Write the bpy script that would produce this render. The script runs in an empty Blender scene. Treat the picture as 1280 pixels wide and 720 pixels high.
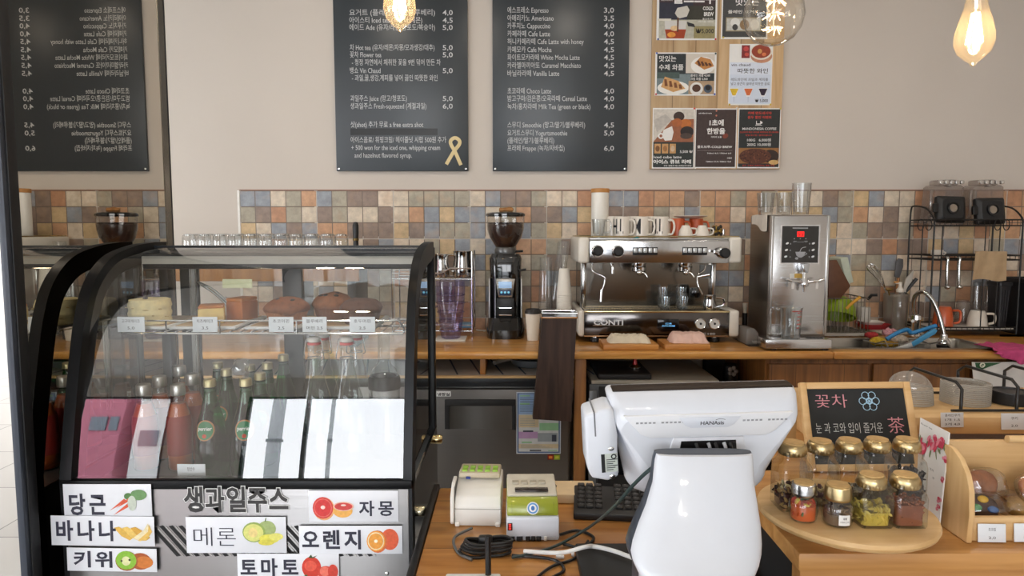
import bpy, bmesh, math, random
from math import sin, cos, pi, radians
from mathutils import Vector, Matrix, noise

random.seed(7)
S = bpy.context.scene
COL = S.collection
# ------------------------------------------------------------------ camera
TH = radians(4.9); F = 850.0; CZ = 1.40
cam = bpy.data.cameras.new('camera'); cam.sensor_width = 36; cam.lens = F/1280*36
cam.clip_start = 0.02
co = bpy.data.objects.new('camera', cam); COL.objects.link(co)
co.location = (0, 0, CZ); co.rotation_euler = (pi/2-TH, 0, 0)
S.camera = co
# ------------------------------------------------------------------ exposure, world, lights
S.view_settings.view_transform = 'Standard'; S.view_settings.look = 'None'
S.view_settings.exposure = -0.1; S.view_settings.gamma = 1; S.view_settings.use_curve_mapping = False
S.cycles.transparent_max_bounces = 40
S.cycles.max_bounces = 10; S.cycles.glossy_bounces = 6; S.cycles.transmission_bounces = 8
S.cycles.caustics_reflective = False; S.cycles.caustics_refractive = False
S.cycles.sample_clamp_indirect = 6
SKY = 9.0; LAMP_W = 3.0
w = bpy.data.worlds.new('overcast_sky'); S.world = w; w.use_nodes = True
wn = w.node_tree.nodes; wl = w.node_tree.links
bg = wn['Background']; bg.inputs[1].default_value = SKY
tcw = wn.new('ShaderNodeTexCoord'); sp = wn.new('ShaderNodeSeparateXYZ'); rp = wn.new('ShaderNodeValToRGB')
wl.new(tcw.outputs['Generated'], sp.inputs[0]); wl.new(sp.outputs[2], rp.inputs[0]); wl.new(rp.outputs[0], bg.inputs[0])
rp.color_ramp.elements[0].position = 0.0; rp.color_ramp.elements[0].color = (.95, .97, 1, 1)
rp.color_ramp.elements[1].position = .7; rp.color_ramp.elements[1].color = (.80, .88, 1, 1)
def portal(name, loc, rot, sx, sy):
    l = bpy.data.lights.new(name, 'AREA'); l.shape = 'RECTANGLE'; l.size = sx; l.size_y = sy
    l.cycles.is_portal = True
    o = bpy.data.objects.new(name, l); COL.objects.link(o); o.location = loc; o.rotation_euler = rot
YF = -6.5; XL = -6.7; XR = 3.4; YB = 3.75; YE = 9.5; ZC = 3.1
portal('daylight_front', (-2.6, YF-.05, 1.36), (pi/2, 0, 0), 7.9, 2.5)
portal('daylight_left', (XL-.05, -2.0, 1.2), (pi/2, 0, -pi/2), 3.6, 2.2)
portal('daylight_far', (-4.5, YE+.05, 1.3), (-pi/2, 0, 0), 4.0, 2.4)
# ------------------------------------------------------------------ pixel <-> place
def P(u, v, Y):
    dx = (u-640)/F; dz = -(v-360)/F
    y = cos(TH)+dz*sin(TH); z = -sin(TH)+dz*cos(TH)
    return Vector((dx/y*Y, Y, CZ+z/y*Y))
def PZ(u, v, zz):
    dx = (u-640)/F; dz = -(v-360)/F
    y = cos(TH)+dz*sin(TH); z = -sin(TH)+dz*cos(TH)
    k = (zz-CZ)/z
    return Vector((dx*k, y*k, zz))
def R(u0, v0, u1, v1, Y):
    a = P(u0, v1, Y); b = P(u1, v0, Y); m = P((u0+u1)/2, (v0+v1)/2, Y)
    a2 = P(u0, (v0+v1)/2, Y); b2 = P(u1, (v0+v1)/2, Y)
    return a2.x, b2.x, a.z, b.z
# ------------------------------------------------------------------ materials
def lin(c):
    return tuple(((x/255)/12.92 if x/255 <= .04045 else ((x/255+.055)/1.055)**2.4) for x in c)
MC = {}
def mat(name):
    m = bpy.data.materials.new(name); m.use_nodes = True
    return m, m.node_tree.nodes, m.node_tree.links, m.node_tree.nodes['Principled BSDF']
def M(rgb, rough=.5, metal=0.0, noise_amt=.06, scale=30, coat=0, ior=1.5, name=None, emit=0, alpha=1):
    key = (tuple(rgb), rough, metal, noise_amt, scale, coat, ior, emit, alpha)
    if key in MC: return MC[key]
    m, n, l, b = mat(name or 'mat_%d_%d_%d' % tuple(rgb))
    c = lin(rgb)
    b.inputs['Roughness'].default_value = rough; b.inputs['Metallic'].default_value = metal
    b.inputs['IOR'].default_value = ior; b.inputs['Coat Weight'].default_value = coat
    b.inputs['Coat Roughness'].default_value = .05
    if noise_amt:
        tc = n.new('ShaderNodeTexCoord'); t = n.new('ShaderNodeTexNoise'); t.inputs['Scale'].default_value = scale
        t.inputs['Detail'].default_value = 3
        l.new(tc.outputs['Object'], t.inputs['Vector'])
        r = n.new('ShaderNodeValToRGB'); l.new(t.outputs['Fac'], r.inputs[0])
        k = noise_amt
        r.color_ramp.elements[0].position = .3; r.color_ramp.elements[1].position = .7
        r.color_ramp.elements[0].color = (*[max(0, x*(1-k)) for x in c], 1)
        r.color_ramp.elements[1].color = (*[min(1, x*(1+k)) for x in c], 1)
        l.new(r.outputs[0], b.inputs['Base Color'])
    else:
        b.inputs['Base Color'].default_value = (*c, 1)
    if emit:
        b.inputs['Emission Color'].default_value = (*c, 1); b.inputs['Emission Strength'].default_value = emit
    b.inputs['Alpha'].default_value = alpha
    MC[key] = m
    return m
def glass(name, tint=(1, 1, 1), refl=.06, rough=.02, grow=.85, power=4):
    m, n, l, b = mat(name); n.remove(b)
    out = n['Material Output']
    tr = n.new('ShaderNodeBsdfTransparent'); tr.inputs[0].default_value = (*tint, 1)
    gl = n.new('ShaderNodeBsdfGlossy'); gl.inputs['Roughness'].default_value = rough
    lw = n.new('ShaderNodeLayerWeight'); lw.inputs[0].default_value = .5
    p = n.new('ShaderNodeMath'); p.operation = 'POWER'; p.inputs[1].default_value = power; l.new(lw.outputs['Facing'], p.inputs[0])
    q = n.new('ShaderNodeMath'); q.operation = 'MULTIPLY_ADD'; q.use_clamp = True
    l.new(p.outputs[0], q.inputs[0]); q.inputs[1].default_value = grow; q.inputs[2].default_value = refl
    mx = n.new('ShaderNodeMixShader'); l.new(q.outputs[0], mx.inputs[0]); l.new(tr.outputs[0], mx.inputs[1]); l.new(gl.outputs[0], mx.inputs[2])
    l.new(mx.outputs[0], out.inputs[0])
    return m
def plastic_clear(name, tint, body, amt, refl=.06, rough=.1):
    """clear plastic with a little milky body"""
    m = glass(name, tint, refl, rough); n = m.node_tree.nodes; l = m.node_tree.links
    out = n['Material Output']; old = out.inputs[0].links[0].from_socket
    d = n.new('ShaderNodeBsdfDiffuse'); d.inputs[0].default_value = (*lin(body), 1)
    tl = n.new('ShaderNodeBsdfTranslucent'); tl.inputs[0].default_value = (*lin(body), 1)
    a = n.new('ShaderNodeMixShader'); a.inputs[0].default_value = .5; l.new(d.outputs[0], a.inputs[1]); l.new(tl.outputs[0], a.inputs[2])
    mx = n.new('ShaderNodeMixShader'); mx.inputs[0].default_value = amt
    l.new(old, mx.inputs[1]); l.new(a.outputs[0], mx.inputs[2]); l.new(mx.outputs[0], out.inputs[0])
    return m
def wood(name, c1, c2, axis='x', rough=.4, scale=1.0, plank=None, knots=True, coat=0):
    m, n, l, b = mat(name)
    tc = n.new('ShaderNodeTexCoord'); mp = n.new('ShaderNodeMapping')
    l.new(tc.outputs['Object'], mp.inputs[0])
    s = [28*scale]*3; s['xyz'.index(axis)] = 2.2*scale
    mp.inputs['Scale'].default_value = s
    t = n.new('ShaderNodeTexNoise'); t.inputs['Scale'].default_value = 1.3; t.inputs['Detail'].default_value = 6; t.inputs['Distortion'].default_value = .6
    l.new(mp.outputs[0], t.inputs['Vector'])
    r = n.new('ShaderNodeValToRGB'); l.new(t.outputs['Fac'], r.inputs[0])
    r.color_ramp.elements[0].position = .32; r.color_ramp.elements[1].position = .68
    r.color_ramp.elements[0].color = (*lin(c1), 1); r.color_ramp.elements[1].color = (*lin(c2), 1)
    cur = r.outputs[0]
    if knots:
        v = n.new('ShaderNodeTexVoronoi'); v.inputs['Scale'].default_value = 5.5
        mp2 = n.new('ShaderNodeMapping'); s2 = [1, 1, 1]; s2['xyz'.index(axis)] = .55; mp2.inputs['Scale'].default_value = s2
        l.new(tc.outputs['Object'], mp2.inputs[0]); l.new(mp2.outputs[0], v.inputs['Vector'])
        kr = n.new('ShaderNodeValToRGB'); l.new(v.outputs['Distance'], kr.inputs[0])
        kr.color_ramp.elements[0].position = .03; kr.color_ramp.elements[0].color = (.35, .28, .22, 1)
        kr.color_ramp.elements[1].position = .11; kr.color_ramp.elements[1].color = (1, 1, 1, 1)
        mu = n.new('ShaderNodeMix'); mu.data_type = 'RGBA'; mu.blend_type = 'MULTIPLY'; mu.inputs[0].default_value = .85
        l.new(cur, mu.inputs[6]); l.new(kr.outputs[0], mu.inputs[7]); cur = mu.outputs[2]
    if plank:
        pa, pw = plank
        sx = n.new('ShaderNodeSeparateXYZ'); l.new(tc.outputs['Object'], sx.inputs[0])
        d = n.new('ShaderNodeMath'); d.operation = 'DIVIDE'; l.new(sx.outputs['xyz'.index(pa)], d.inputs[0]); d.inputs[1].default_value = pw
        fl = n.new('ShaderNodeMath'); fl.operation = 'FLOOR'; l.new(d.outputs[0], fl.inputs[0])
        wn_ = n.new('ShaderNodeTexWhiteNoise'); wn_.noise_dimensions = '1D'; l.new(fl.outputs[0], wn_.inputs['W'])
        hr = n.new('ShaderNodeMapRange'); l.new(wn_.outputs['Value'], hr.inputs[0]); hr.inputs[3].default_value = .72; hr.inputs[4].default_value = 1.12
        fr = n.new('ShaderNodeMath'); fr.operation = 'FRACT'; l.new(d.outputs[0], fr.inputs[0])
        g = n.new('ShaderNodeMath'); g.operation = 'GREATER_THAN'; l.new(fr.outputs[0], g.inputs[0]); g.inputs[1].default_value = .03
        mm = n.new('ShaderNodeMath'); mm.operation = 'MULTIPLY'; l.new(hr.outputs[0], mm.inputs[0])
        g2 = n.new('ShaderNodeMapRange'); l.new(g.outputs[0], g2.inputs[0]); g2.inputs[3].default_value = .45; g2.inputs[4].default_value = 1
        l.new(g2.outputs[0], mm.inputs[1])
        vm = n.new('ShaderNodeVectorMath'); vm.operation = 'SCALE'; l.new(cur, vm.inputs[0]); l.new(mm.outputs[0], vm.inputs['Scale']); cur = vm.outputs[0]
    l.new(cur, b.inputs['Base Color'])
    b.inputs['Roughness'].default_value = rough; b.inputs['Coat Weight'].default_value = coat
    return m
def steel(name, rgb=(196, 196, 194), rough=.28, axis='x', stretch=60):
    m, n, l, b = mat(name)
    b.inputs['Metallic'].default_value = 1; b.inputs['Base Color'].default_value = (*lin(rgb), 1)
    tc = n.new('ShaderNodeTexCoord'); mp = n.new('ShaderNodeMapping'); l.new(tc.outputs['Object'], mp.inputs[0])
    s = [stretch*6]*3; s['xyz'.index(axis)] = 3; mp.inputs['Scale'].default_value = s
    t = n.new('ShaderNodeTexNoise'); t.inputs['Scale'].default_value = 1; t.inputs['Detail'].default_value = 2; l.new(mp.outputs[0], t.inputs['Vector'])
    r = n.new('ShaderNodeMapRange'); l.new(t.outputs['Fac'], r.inputs[0]); r.inputs[3].default_value = rough*.7; r.inputs[4].default_value = rough*1.35
    l.new(r.outputs[0], b.inputs['Roughness'])
    return m

WHITE = M((236, 236, 236), .45); PAPER = M((238, 238, 236), .6, noise_amt=.02); BLACK = M((22, 22, 23), .35, noise_amt=.1)
GLOSSBLACK = M((14, 14, 15), .08, coat=.6, noise_amt=0); MATTBLACK = M((26, 26, 27), .6); CHROME = M((225, 225, 225), .08, 1, noise_amt=0)
STEEL = steel('brushed_steel'); STEELV = steel('brushed_steel_upright', axis='z'); STEELD = steel('dull_steel', (150, 148, 144), .38)
PANELSTEEL = steel('case_panel_steel', (140, 138, 137), .34)
POLISHED = M((190, 190, 188), .12, 1, noise_amt=0)
WGLOSS = M((216, 220, 228), .3, coat=.25, noise_amt=.01, ior=1.45); INK = M((28, 28, 34), .6, noise_amt=0); CHALK = M((206, 208, 209), .8, noise_amt=.03)
GLASS = glass('clear_glass', (.97, .985, .98), .05); GLASSCUP = glass('tumbler_glass', (.92, .93, .93), .10, .03, .9, 2)
CASEGLASS = glass('case_glass', (.96, .975, .97), .145, .004, .8, 5)
JARGLASS = glass('jar_glass', (.93, .95, .94), .07, .03, .8, 3)
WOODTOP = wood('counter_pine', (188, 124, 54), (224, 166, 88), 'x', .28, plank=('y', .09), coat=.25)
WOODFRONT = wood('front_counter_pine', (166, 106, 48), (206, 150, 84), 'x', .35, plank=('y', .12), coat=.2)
WOODPALE = wood('pale_beech', (206, 164, 108), (226, 190, 138), 'x', .45, knots=False)
WOODLEDGE = wood('ledge_pine', (172, 118, 60), (208, 156, 94), 'x', .4)
WOODPALEV = wood('pale_beech_upright', (206, 164, 108), (226, 190, 138), 'z', .45, knots=False)
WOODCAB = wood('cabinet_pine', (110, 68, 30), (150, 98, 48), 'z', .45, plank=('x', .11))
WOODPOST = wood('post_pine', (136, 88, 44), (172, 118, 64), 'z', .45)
WOODDARK = wood('dark_walnut', (42, 28, 22), (74, 52, 42), 'z', .55, knots=False)
PINEBOARD = wood('pin_board_pine', (196, 160, 116), (222, 192, 150), 'z', .6, scale=.8, plank=('x', .12))
# ------------------------------------------------------------------ mesh builder
def spline(pts, n=6, closed=False):
    pts = [Vector(p) for p in pts]; out = []; N = len(pts)
    segs = N if closed else N-1
    for i in range(segs):
        p0 = pts[(i-1) % N] if (closed or i > 0) else pts[0]*2-pts[1]
        p1 = pts[i]; p2 = pts[(i+1) % N]
        p3 = pts[(i+2) % N] if (closed or i+2 < N) else p2*2-p1
        for k in range(n):
            t = k/n
            out.append(.5*((2*p1)+(p2-p0)*t+(2*p0-5*p1+4*p2-p3)*t*t+(3*p1-p0-3*p2+p3)*t**3))
    if not closed: out.append(pts[-1])
    return out
TXT = {}
def text_data(s, bold):
    k = (s, bold)
    if k in TXT: return TXT[k]
    cu = bpy.data.curves.new('lettering', 'FONT'); cu.body = s; cu.size = 1; cu.resolution_u = 2; cu.offset = bold
    o = bpy.data.objects.new('lettering_source', cu)
    me = bpy.data.meshes.new_from_object(o); bpy.data.objects.remove(o); bpy.data.curves.remove(cu)
    vs = [v.co.copy() for v in me.vertices]; fs = [tuple(p.vertices) for p in me.polygons]
    bpy.data.meshes.remove(me)
    TXT[k] = (vs, fs); return TXT[k]
class B:
    def __init__(s): s.v = []; s.f = []; s.m = []; s.s = []; s.mi = 0
    def raw(s, vs, fs, smooth=False, T=None):
        o = len(s.v)
        s.v += [tuple(T @ Vector(x)) if T is not None else tuple(x) for x in vs]
        s.f += [tuple(i+o for i in f) for f in fs]; s.m += [s.mi]*len(fs); s.s += [smooth]*len(fs)
        return s
    def _bm(s, bm, smooth, T=None):
        bmesh.ops.recalc_face_normals(bm, faces=bm.faces)
        bm.verts.index_update()
        s.raw([v.co for v in bm.verts], [[v.index for v in f.verts] for f in bm.faces], smooth, T); bm.free(); return s
    def box(s, x0, x1, y0, y1, z0, z1, bev=0, seg=2, T=None):
        bm = bmesh.new(); bmesh.ops.create_cube(bm, size=1)
        for v in bm.verts: v.co = Vector((x0+(v.co.x+.5)*(x1-x0), y0+(v.co.y+.5)*(y1-y0), z0+(v.co.z+.5)*(z1-z0)))
        if bev: bmesh.ops.bevel(bm, geom=bm.edges[:], offset=bev, segments=seg, affect='EDGES', profile=.5)
        return s._bm(bm, bool(bev), T)
    def cyl(s, x, y, z0, z1, r, r2=None, seg=24, T=None, bev=0):
        r2 = r if r2 is None else r2
        if bev: pr = [(0, z0), (r-bev, z0), (r, z0+bev), (r2, z1-bev), (r2-bev, z1), (0, z1)]
        else: pr = [(0, z0), (r, z0), (r2, z1), (0, z1)]
        return s.lathe(pr, x, y, 0, seg, T)
    def lathe(s, prof, x=0, y=0, z=0, seg=28, T=None, sq=0, closed=False):
        vs = []; fs = []; rings = []
        for r, h in prof:
            if r < 1e-6: rings.append([len(vs)]); vs.append((x, y, z+h))
            else:
                st = len(vs)
                for k in range(seg):
                    a = 2*pi*k/seg; c_, s_ = cos(a), sin(a)
                    if sq:
                        e = 2/sq; c_ = math.copysign(abs(c_)**e, c_); s_ = math.copysign(abs(s_)**e, s_)
                    vs.append((x+r*c_, y+r*s_, z+h))
                rings.append(list(range(st, st+seg)))
        pairs = list(zip(rings, rings[1:]))
        if closed: pairs.append((rings[-1], rings[0]))
        for a, b in pairs:
            for k in range(seg):
                k2 = (k+1) % seg
                if len(a) == 1 and len(b) == 1: continue
                if len(a) == 1: fs.append((a[0], b[k2], b[k])) if False else fs.append((a[0], b[k], b[k2]))
                elif len(b) == 1: fs.append((a[k2], a[k], b[0]))
                else: fs.append((a[k], b[k], b[k2], a[k2]))
        return s.raw(vs, [f[::-1] for f in fs], True, T)
    def ball(s, x, y, z, rx, ry=None, rz=None, seg=14, rings=8, T=None):
        ry = rx if ry is None else ry; rz = rx if rz is None else rz
        vs = [(x, y, z-rz)]; fs = []
        for i in range(1, rings):
            a = -pi/2+pi*i/rings
            for k in range(seg):
                b = 2*pi*k/seg; vs.append((x+rx*cos(a)*cos(b), y+ry*cos(a)*sin(b), z+rz*sin(a)))
        vs.append((x, y, z+rz)); L = len(vs)-1
        for k in range(seg):
            k2 = (k+1) % seg; fs.append((0, 1+k2, 1+k)); fs.append((L, L-seg+k, L-seg+k2))
            for i in range(rings-2):
                a = 1+i*seg; fs.append((a+k, a+k2, a+seg+k2, a+seg+k))
        return s.raw(vs, fs, True, T)
    def tube(s, pts, r, seg=8, closed=False, sm=0, T=None, r2=None):
        pts = spline(pts, sm, closed) if sm else [Vector(p) for p in pts]
        N = len(pts); vs = []; fs = []; prev = None
        for i, p in enumerate(pts):
            if closed: t = pts[(i+1) % N]-pts[(i-1) % N]
            else: t = (pts[min(i+1, N-1)]-pts[max(i-1, 0)])
            if t.length < 1e-9: t = Vector((0, 0, 1))
            t.normalize()
            if prev is None:
                u = t.orthogonal().normalized()
            else:
                u = prev-t*prev.dot(t)
                u = u.normalized() if u.length > 1e-6 else t.orthogonal().normalized()
            prev = u; w_ = t.cross(u)
            rr = r if r2 is None else r+(r2-r)*i/(N-1)
            for k in range(seg):
                a = 2*pi*k/seg; vs.append(p+(u*cos(a)+w_*sin(a))*rr)
        for i in range(N if closed else N-1):
            a = i*seg; b = ((i+1) % N)*seg
            for k in range(seg):
                k2 = (k+1) % seg; fs.append((a+k, a+k2, b+k2, b+k))
        if not closed: fs.append(tuple(range(seg-1, -1, -1))); fs.append(tuple(range((N-1)*seg, N*seg)))
        return s.raw(vs, fs, True, T)
    def prism(s, pts, axis, a, b, T=None, bev=0, smooth=False):
        """polygon (in the two other axes, xyz order) extruded along axis from a to b"""
        bm = bmesh.new()
        def mk(p, q):
            return {'x': (q, p[0], p[1]), 'y': (p[0], q, p[1]), 'z': (p[0], p[1], q)}[axis]
        va = [bm.verts.new(mk(p, a)) for p in pts]; vb = [bm.verts.new(mk(p, b)) for p in pts]; n = len(pts)
        bm.faces.new(va); bm.faces.new(vb[::-1])
        for i in range(n): bm.faces.new((va[i], vb[i], vb[(i+1) % n], va[(i+1) % n]))
        if bev: bmesh.ops.bevel(bm, geom=bm.edges[:], offset=bev, segments=2, affect='EDGES', profile=.5)
        return s._bm(bm, smooth or bool(bev), T)
    def surf(s, rows, thick=0, T=None, wrap=False):
        n = len(rows[0]); vs = [p for r in rows for p in r]; fs = []
        for i in range(len(rows)-1):
            for k in range(n-1+(1 if wrap else 0)):
                k2 = (k+1) % n; fs.append((i*n+k, i*n+k2, (i+1)*n+k2, (i+1)*n+k))
        if not thick: return s.raw(vs, fs, True, T)
        V = [Vector(p) for p in vs]; nr = [Vector() for _ in V]
        for f in fs:
            c_ = (V[f[2]]-V[f[0]]).cross(V[f[3]]-V[f[1]])
            for i in f: nr[i] += c_
        L = len(V); V2 = V+[p-(q.normalized() if q.length > 1e-12 else Vector((0, 0, 1)))*thick for p, q in zip(V, nr)]
        m_ = len(rows); f2 = fs+[tuple(i+L for i in f[::-1]) for f in fs]
        edge = list(range(n))+[i*n+n-1 for i in range(1, m_)]+[(m_-1)*n+k for k in range(n-2, -1, -1)]+[i*n for i in range(m_-2, 0, -1)]
        for i, e in enumerate(edge): e2 = edge[(i+1) % len(edge)]; f2.append((e, e+L, e2+L, e2))
        return s.raw(V2, f2, True, T)
    def text(s, body, x, z, size, y=0, al='l', width=None, bold=0, T=None, warp=None, flip=False):
        """lettering in the XZ plane read from -Y; x,z = left/centre/right of the baseline"""
        vs, fs = text_data(body, bold)
        if not vs: return s
        x0 = min(v.x for v in vs); x1 = max(v.x for v in vs)
        kx = width/max(1e-6, (x1-x0)) if width else size
        ox = {'l': -x0, 'c': -(x0+x1)/2, 'r': -x1}[al]
        out = []
        for v in vs:
            px, pz = (v.x+ox)*kx, v.y*size
            if flip: px, pz = -px, -pz
            q = Vector((x+px, y, z+pz)); out.append(warp(q) if warp else q)
        return s.raw(out, fs, False, T)
    def quad(s, x0, x1, z0, z1, y):
        return s.raw([(x0, y, z0), (x1, y, z0), (x1, y, z1), (x0, y, z1)], [(0, 1, 2, 3)])
    def disc(s, x, z, rx, rz, y, seg=20, rot=0):
        return s.raw([(x+rx*cos(2*pi*k/seg)*cos(rot)-rz*sin(2*pi*k/seg)*sin(rot), y, z+rx*cos(2*pi*k/seg)*sin(rot)+rz*sin(2*pi*k/seg)*cos(rot)) for k in range(seg)], [tuple(range(seg))])
    def poly(s, pts, y):
        return s.raw([(p[0], y, p[1]) for p in pts], [tuple(range(len(pts)))])
WM = {}
def tag(o, label=None, cat=None, group=None, kind=None):
    if label: o['label'] = label
    if cat: o['category'] = cat
    if group: o['group'] = group
    if kind: o['kind'] = kind
    return o
def thing(name, label, cat, loc, rz=0, group=None, rx=0, ry=0):
    o = bpy.data.objects.new(name, None); COL.objects.link(o); o.empty_display_size = .03
    o.location = loc; o.rotation_euler = (rx, ry, rz)
    WM[o] = Matrix.Translation(Vector(loc)) @ (Matrix.Rotation(rz, 4, 'Z') @ Matrix.Rotation(ry, 4, 'Y') @ Matrix.Rotation(rx, 4, 'X'))
    return tag(o, label, cat, group)
def obj(b, name, mats, parent=None, local=False, base=None, sharp=40, label=None):
    """one mesh object; coordinates are in the place (world) unless local"""
    me = bpy.data.meshes.new(name)
    me.from_pydata(b.v, [], b.f)
    if not isinstance(mats, (list, tuple)): mats = [mats]
    for m in mats: me.materials.append(m)
    me.polygons.foreach_set('material_index', b.m); me.polygons.foreach_set('use_smooth', b.s)
    me.update()
    me.set_sharp_from_angle(angle=radians(sharp))
    o = bpy.data.objects.new(name, me); COL.objects.link(o)
    if parent is not None:
        o.parent = parent
        if not local: me.transform(WM[parent].inverted())
        WM[o] = WM[parent].copy()
    else:
        if base is None and b.v:
            xs, ys, zs = zip(*b.v); base = ((min(xs)+max(xs))/2, (min(ys)+max(ys))/2, min(zs))
        if not local: me.transform(Matrix.Translation(-Vector(base)))
        o.location = base; WM[o] = Matrix.Translation(Vector(base))
    if label: o['label'] = label
    return o
def single(b, name, mats, label, cat, group=None, kind=None, local=False, base=None, sharp=40):
    return tag(obj(b, name, mats, None, local, base, sharp), label, cat, group, kind)
def struct(b, name, m):
    return tag(obj(b, name, m, None, False, (0, 0, 0)), kind='structure')
def dup(o, loc, label=None, rz=None, group=None, rx=None, scale=None):
    c = o.copy(); COL.objects.link(c); c.location = loc
    if rz is not None: c.rotation_euler.z = rz
    if rx is not None: c.rotation_euler.x = rx
    if scale: c.scale = scale
    if label: c['label'] = label
    if group: c['group'] = group
    for ch in list(o.children):
        d = ch.copy(); COL.objects.link(d); d.parent = c
        for g in list(ch.children):
            e = g.copy(); COL.objects.link(e); e.parent = d
    return c
ORD = ['first', 'second', 'third', 'fourth', 'fifth', 'sixth', 'seventh', 'eighth', 'ninth', 'tenth', 'eleventh', 'twelfth']
# ================================================================== the room
def tile_material():
    m, n, l, b = mat('slate_look_tiles')
    tc = n.new('ShaderNodeTexCoord'); sx = n.new('ShaderNodeSeparateXYZ'); l.new(tc.outputs['Object'], sx.inputs[0])
    px, pz, x0, z0 = .0838, .0872, -1.487, 1.612
    def ma(op, a, c, clamp=False):
        q = n.new('ShaderNodeMath'); q.operation = op; q.use_clamp = clamp
        for i, t in enumerate((a, c)):
            if isinstance(t, (int, float)): q.inputs[i].default_value = t
            elif t is not None: l.new(t, q.inputs[i])
        return q.outputs[0]
    ux = ma('DIVIDE', ma('SUBTRACT', sx.outputs[0], x0), px); uz = ma('DIVIDE', ma('SUBTRACT', z0, sx.outputs[2]), pz)
    ix = ma('FLOOR', ux, None); iz = ma('FLOOR', uz, None); fx = ma('FRACT', ux, None); fz = ma('FRACT', uz, None)
    cb = n.new('ShaderNodeCombineXYZ'); l.new(ix, cb.inputs[0]); l.new(iz, cb.inputs[1])
    wn_ = n.new('ShaderNodeTexWhiteNoise'); wn_.noise_dimensions = '3D'; l.new(cb.outputs[0], wn_.inputs['Vector'])
    r = n.new('ShaderNodeValToRGB'); r.color_ramp.interpolation = 'CONSTANT'; l.new(wn_.outputs['Value'], r.inputs[0])
    pal = [(190, 148, 114), (206, 192, 172), (198, 172, 132), (164, 156, 138), (144, 149, 156), (140, 122, 110), (214, 198, 178), (182, 136, 104)]
    el = r.color_ramp.elements
    while len(el) < len(pal): el.new(.5)
    for i, (e, c_) in enumerate(zip(el, pal)): e.position = i/len(pal); e.color = (*lin(c_), 1)
    nt = n.new('ShaderNodeTexNoise'); nt.inputs['Scale'].default_value = 26; nt.inputs['Detail'].default_value = 6; nt.inputs['Roughness'].default_value = .65
    l.new(tc.outputs['Object'], nt.inputs['Vector'])
    hr = n.new('ShaderNodeMapRange'); l.new(nt.outputs['Fac'], hr.inputs[0]); hr.inputs[1].default_value = .3; hr.inputs[2].default_value = .7; hr.inputs[3].default_value = .86; hr.inputs[4].default_value = 1.3
    vm = n.new('ShaderNodeVectorMath'); vm.operation = 'SCALE'; l.new(r.outputs[0], vm.inputs[0]); l.new(hr.outputs[0], vm.inputs['Scale'])
    # warm rust clouds
    n2 = n.new('ShaderNodeTexNoise'); n2.inputs['Scale'].default_value = 14; l.new(tc.outputs['Object'], n2.inputs['Vector'])
    m2 = n.new('ShaderNodeMapRange'); l.new(n2.outputs['Fac'], m2.inputs[0]); m2.inputs[1].default_value = .52; m2.inputs[2].default_value = .75; m2.inputs[4].default_value = .35
    mx = n.new('ShaderNodeMix'); mx.data_type = 'RGBA'; l.new(m2.outputs[0], mx.inputs[0]); l.new(vm.outputs[0], mx.inputs[6]); mx.inputs[7].default_value = (*lin((196, 160, 124)), 1)
    # grout
    ex = ma('MINIMUM', fx, ma('SUBTRACT', 1, fx)); ez = ma('MINIMUM', fz, ma('SUBTRACT', 1, fz))
    e = ma('MINIMUM', ex, ez); g = ma('LESS_THAN', e, .026)
    f5 = ma('FRACT', ma('DIVIDE', ma('ADD', ux, .15), 5), None); f4 = ma('FRACT', ma('DIVIDE', ma('ADD', uz, 2.15), 5), None)
    wide = ma('MAXIMUM', ma('LESS_THAN', f5, .045), ma('LESS_THAN', f4, .04))
    mg = n.new('ShaderNodeMix'); mg.data_type = 'RGBA'; l.new(g, mg.inputs[0]); l.new(mx.outputs[2], mg.inputs[6]); mg.inputs[7].default_value = (*lin((122, 108, 96)), 1)
    mw = n.new('ShaderNodeMix'); mw.data_type = 'RGBA'; l.new(ma('MULTIPLY', wide, g), mw.inputs[0]); l.new(mg.outputs[2], mw.inputs[6]); mw.inputs[7].default_value = (*lin((196, 188, 178)), 1)
    l.new(mw.outputs[2], b.inputs['Base Color'])
    bp = n.new('ShaderNodeBump'); bp.inputs['Strength'].default_value = .35; bp.inputs['Distance'].default_value = .004
    hs = n.new('ShaderNodeMapRange'); l.new(e, hs.inputs[0]); hs.inputs[1].default_value = 0; hs.inputs[2].default_value = .06
    l.new(ma('ADD', hs.outputs[0], ma('MULTIPLY', nt.outputs['Fac'], .3)), bp.inputs['Height']); l.new(bp.outputs[0], b.inputs['Normal'])
    b.inputs['Roughness'].default_value = .45
    return m
WALL = M((210, 201, 191), .85, noise_amt=.015, scale=3, name='beige_wall_paint')
CEIL = M((232, 228, 222), .9, noise_amt=.01)
def floor_material():
    m, n, l, b = mat('white_floor_tiles')
    tc = n.new('ShaderNodeTexCoord'); br = n.new('ShaderNodeTexBrick'); mp = n.new('ShaderNodeMapping'); mp.inputs['Rotation'].default_value = (0, 0, radians(0))
    l.new(tc.outputs['Object'], mp.inputs[0]); l.new(mp.outputs[0], br.inputs[0]); br.offset = 0
    br.inputs['Color1'].default_value = (*lin((214, 214, 212)), 1); br.inputs['Color2'].default_value = (*lin((206, 206, 205)), 1); br.inputs['Mortar'].default_value = (*lin((150, 150, 150)), 1)
    br.inputs['Scale'].default_value = 1; br.inputs['Mortar Size'].default_value = .004; br.inputs['Brick Width'].default_value = .6; br.inputs['Row Height'].default_value = .6
    l.new(br.outputs[0], b.inputs['Base Color']); b.inputs['Roughness'].default_value = .12
    return m
struct(B().box(XL, XR, YF, YE, -.1, 0), 'floor', floor_material())
struct(B().box(XL-.1, XR+.1, YF-.1, YE+.1, ZC, ZC+.1), 'ceiling', CEIL)
struct(B().box(-2.45, XR, YB, YB+.15, 0, ZC), 'wall_back', WALL)
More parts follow.
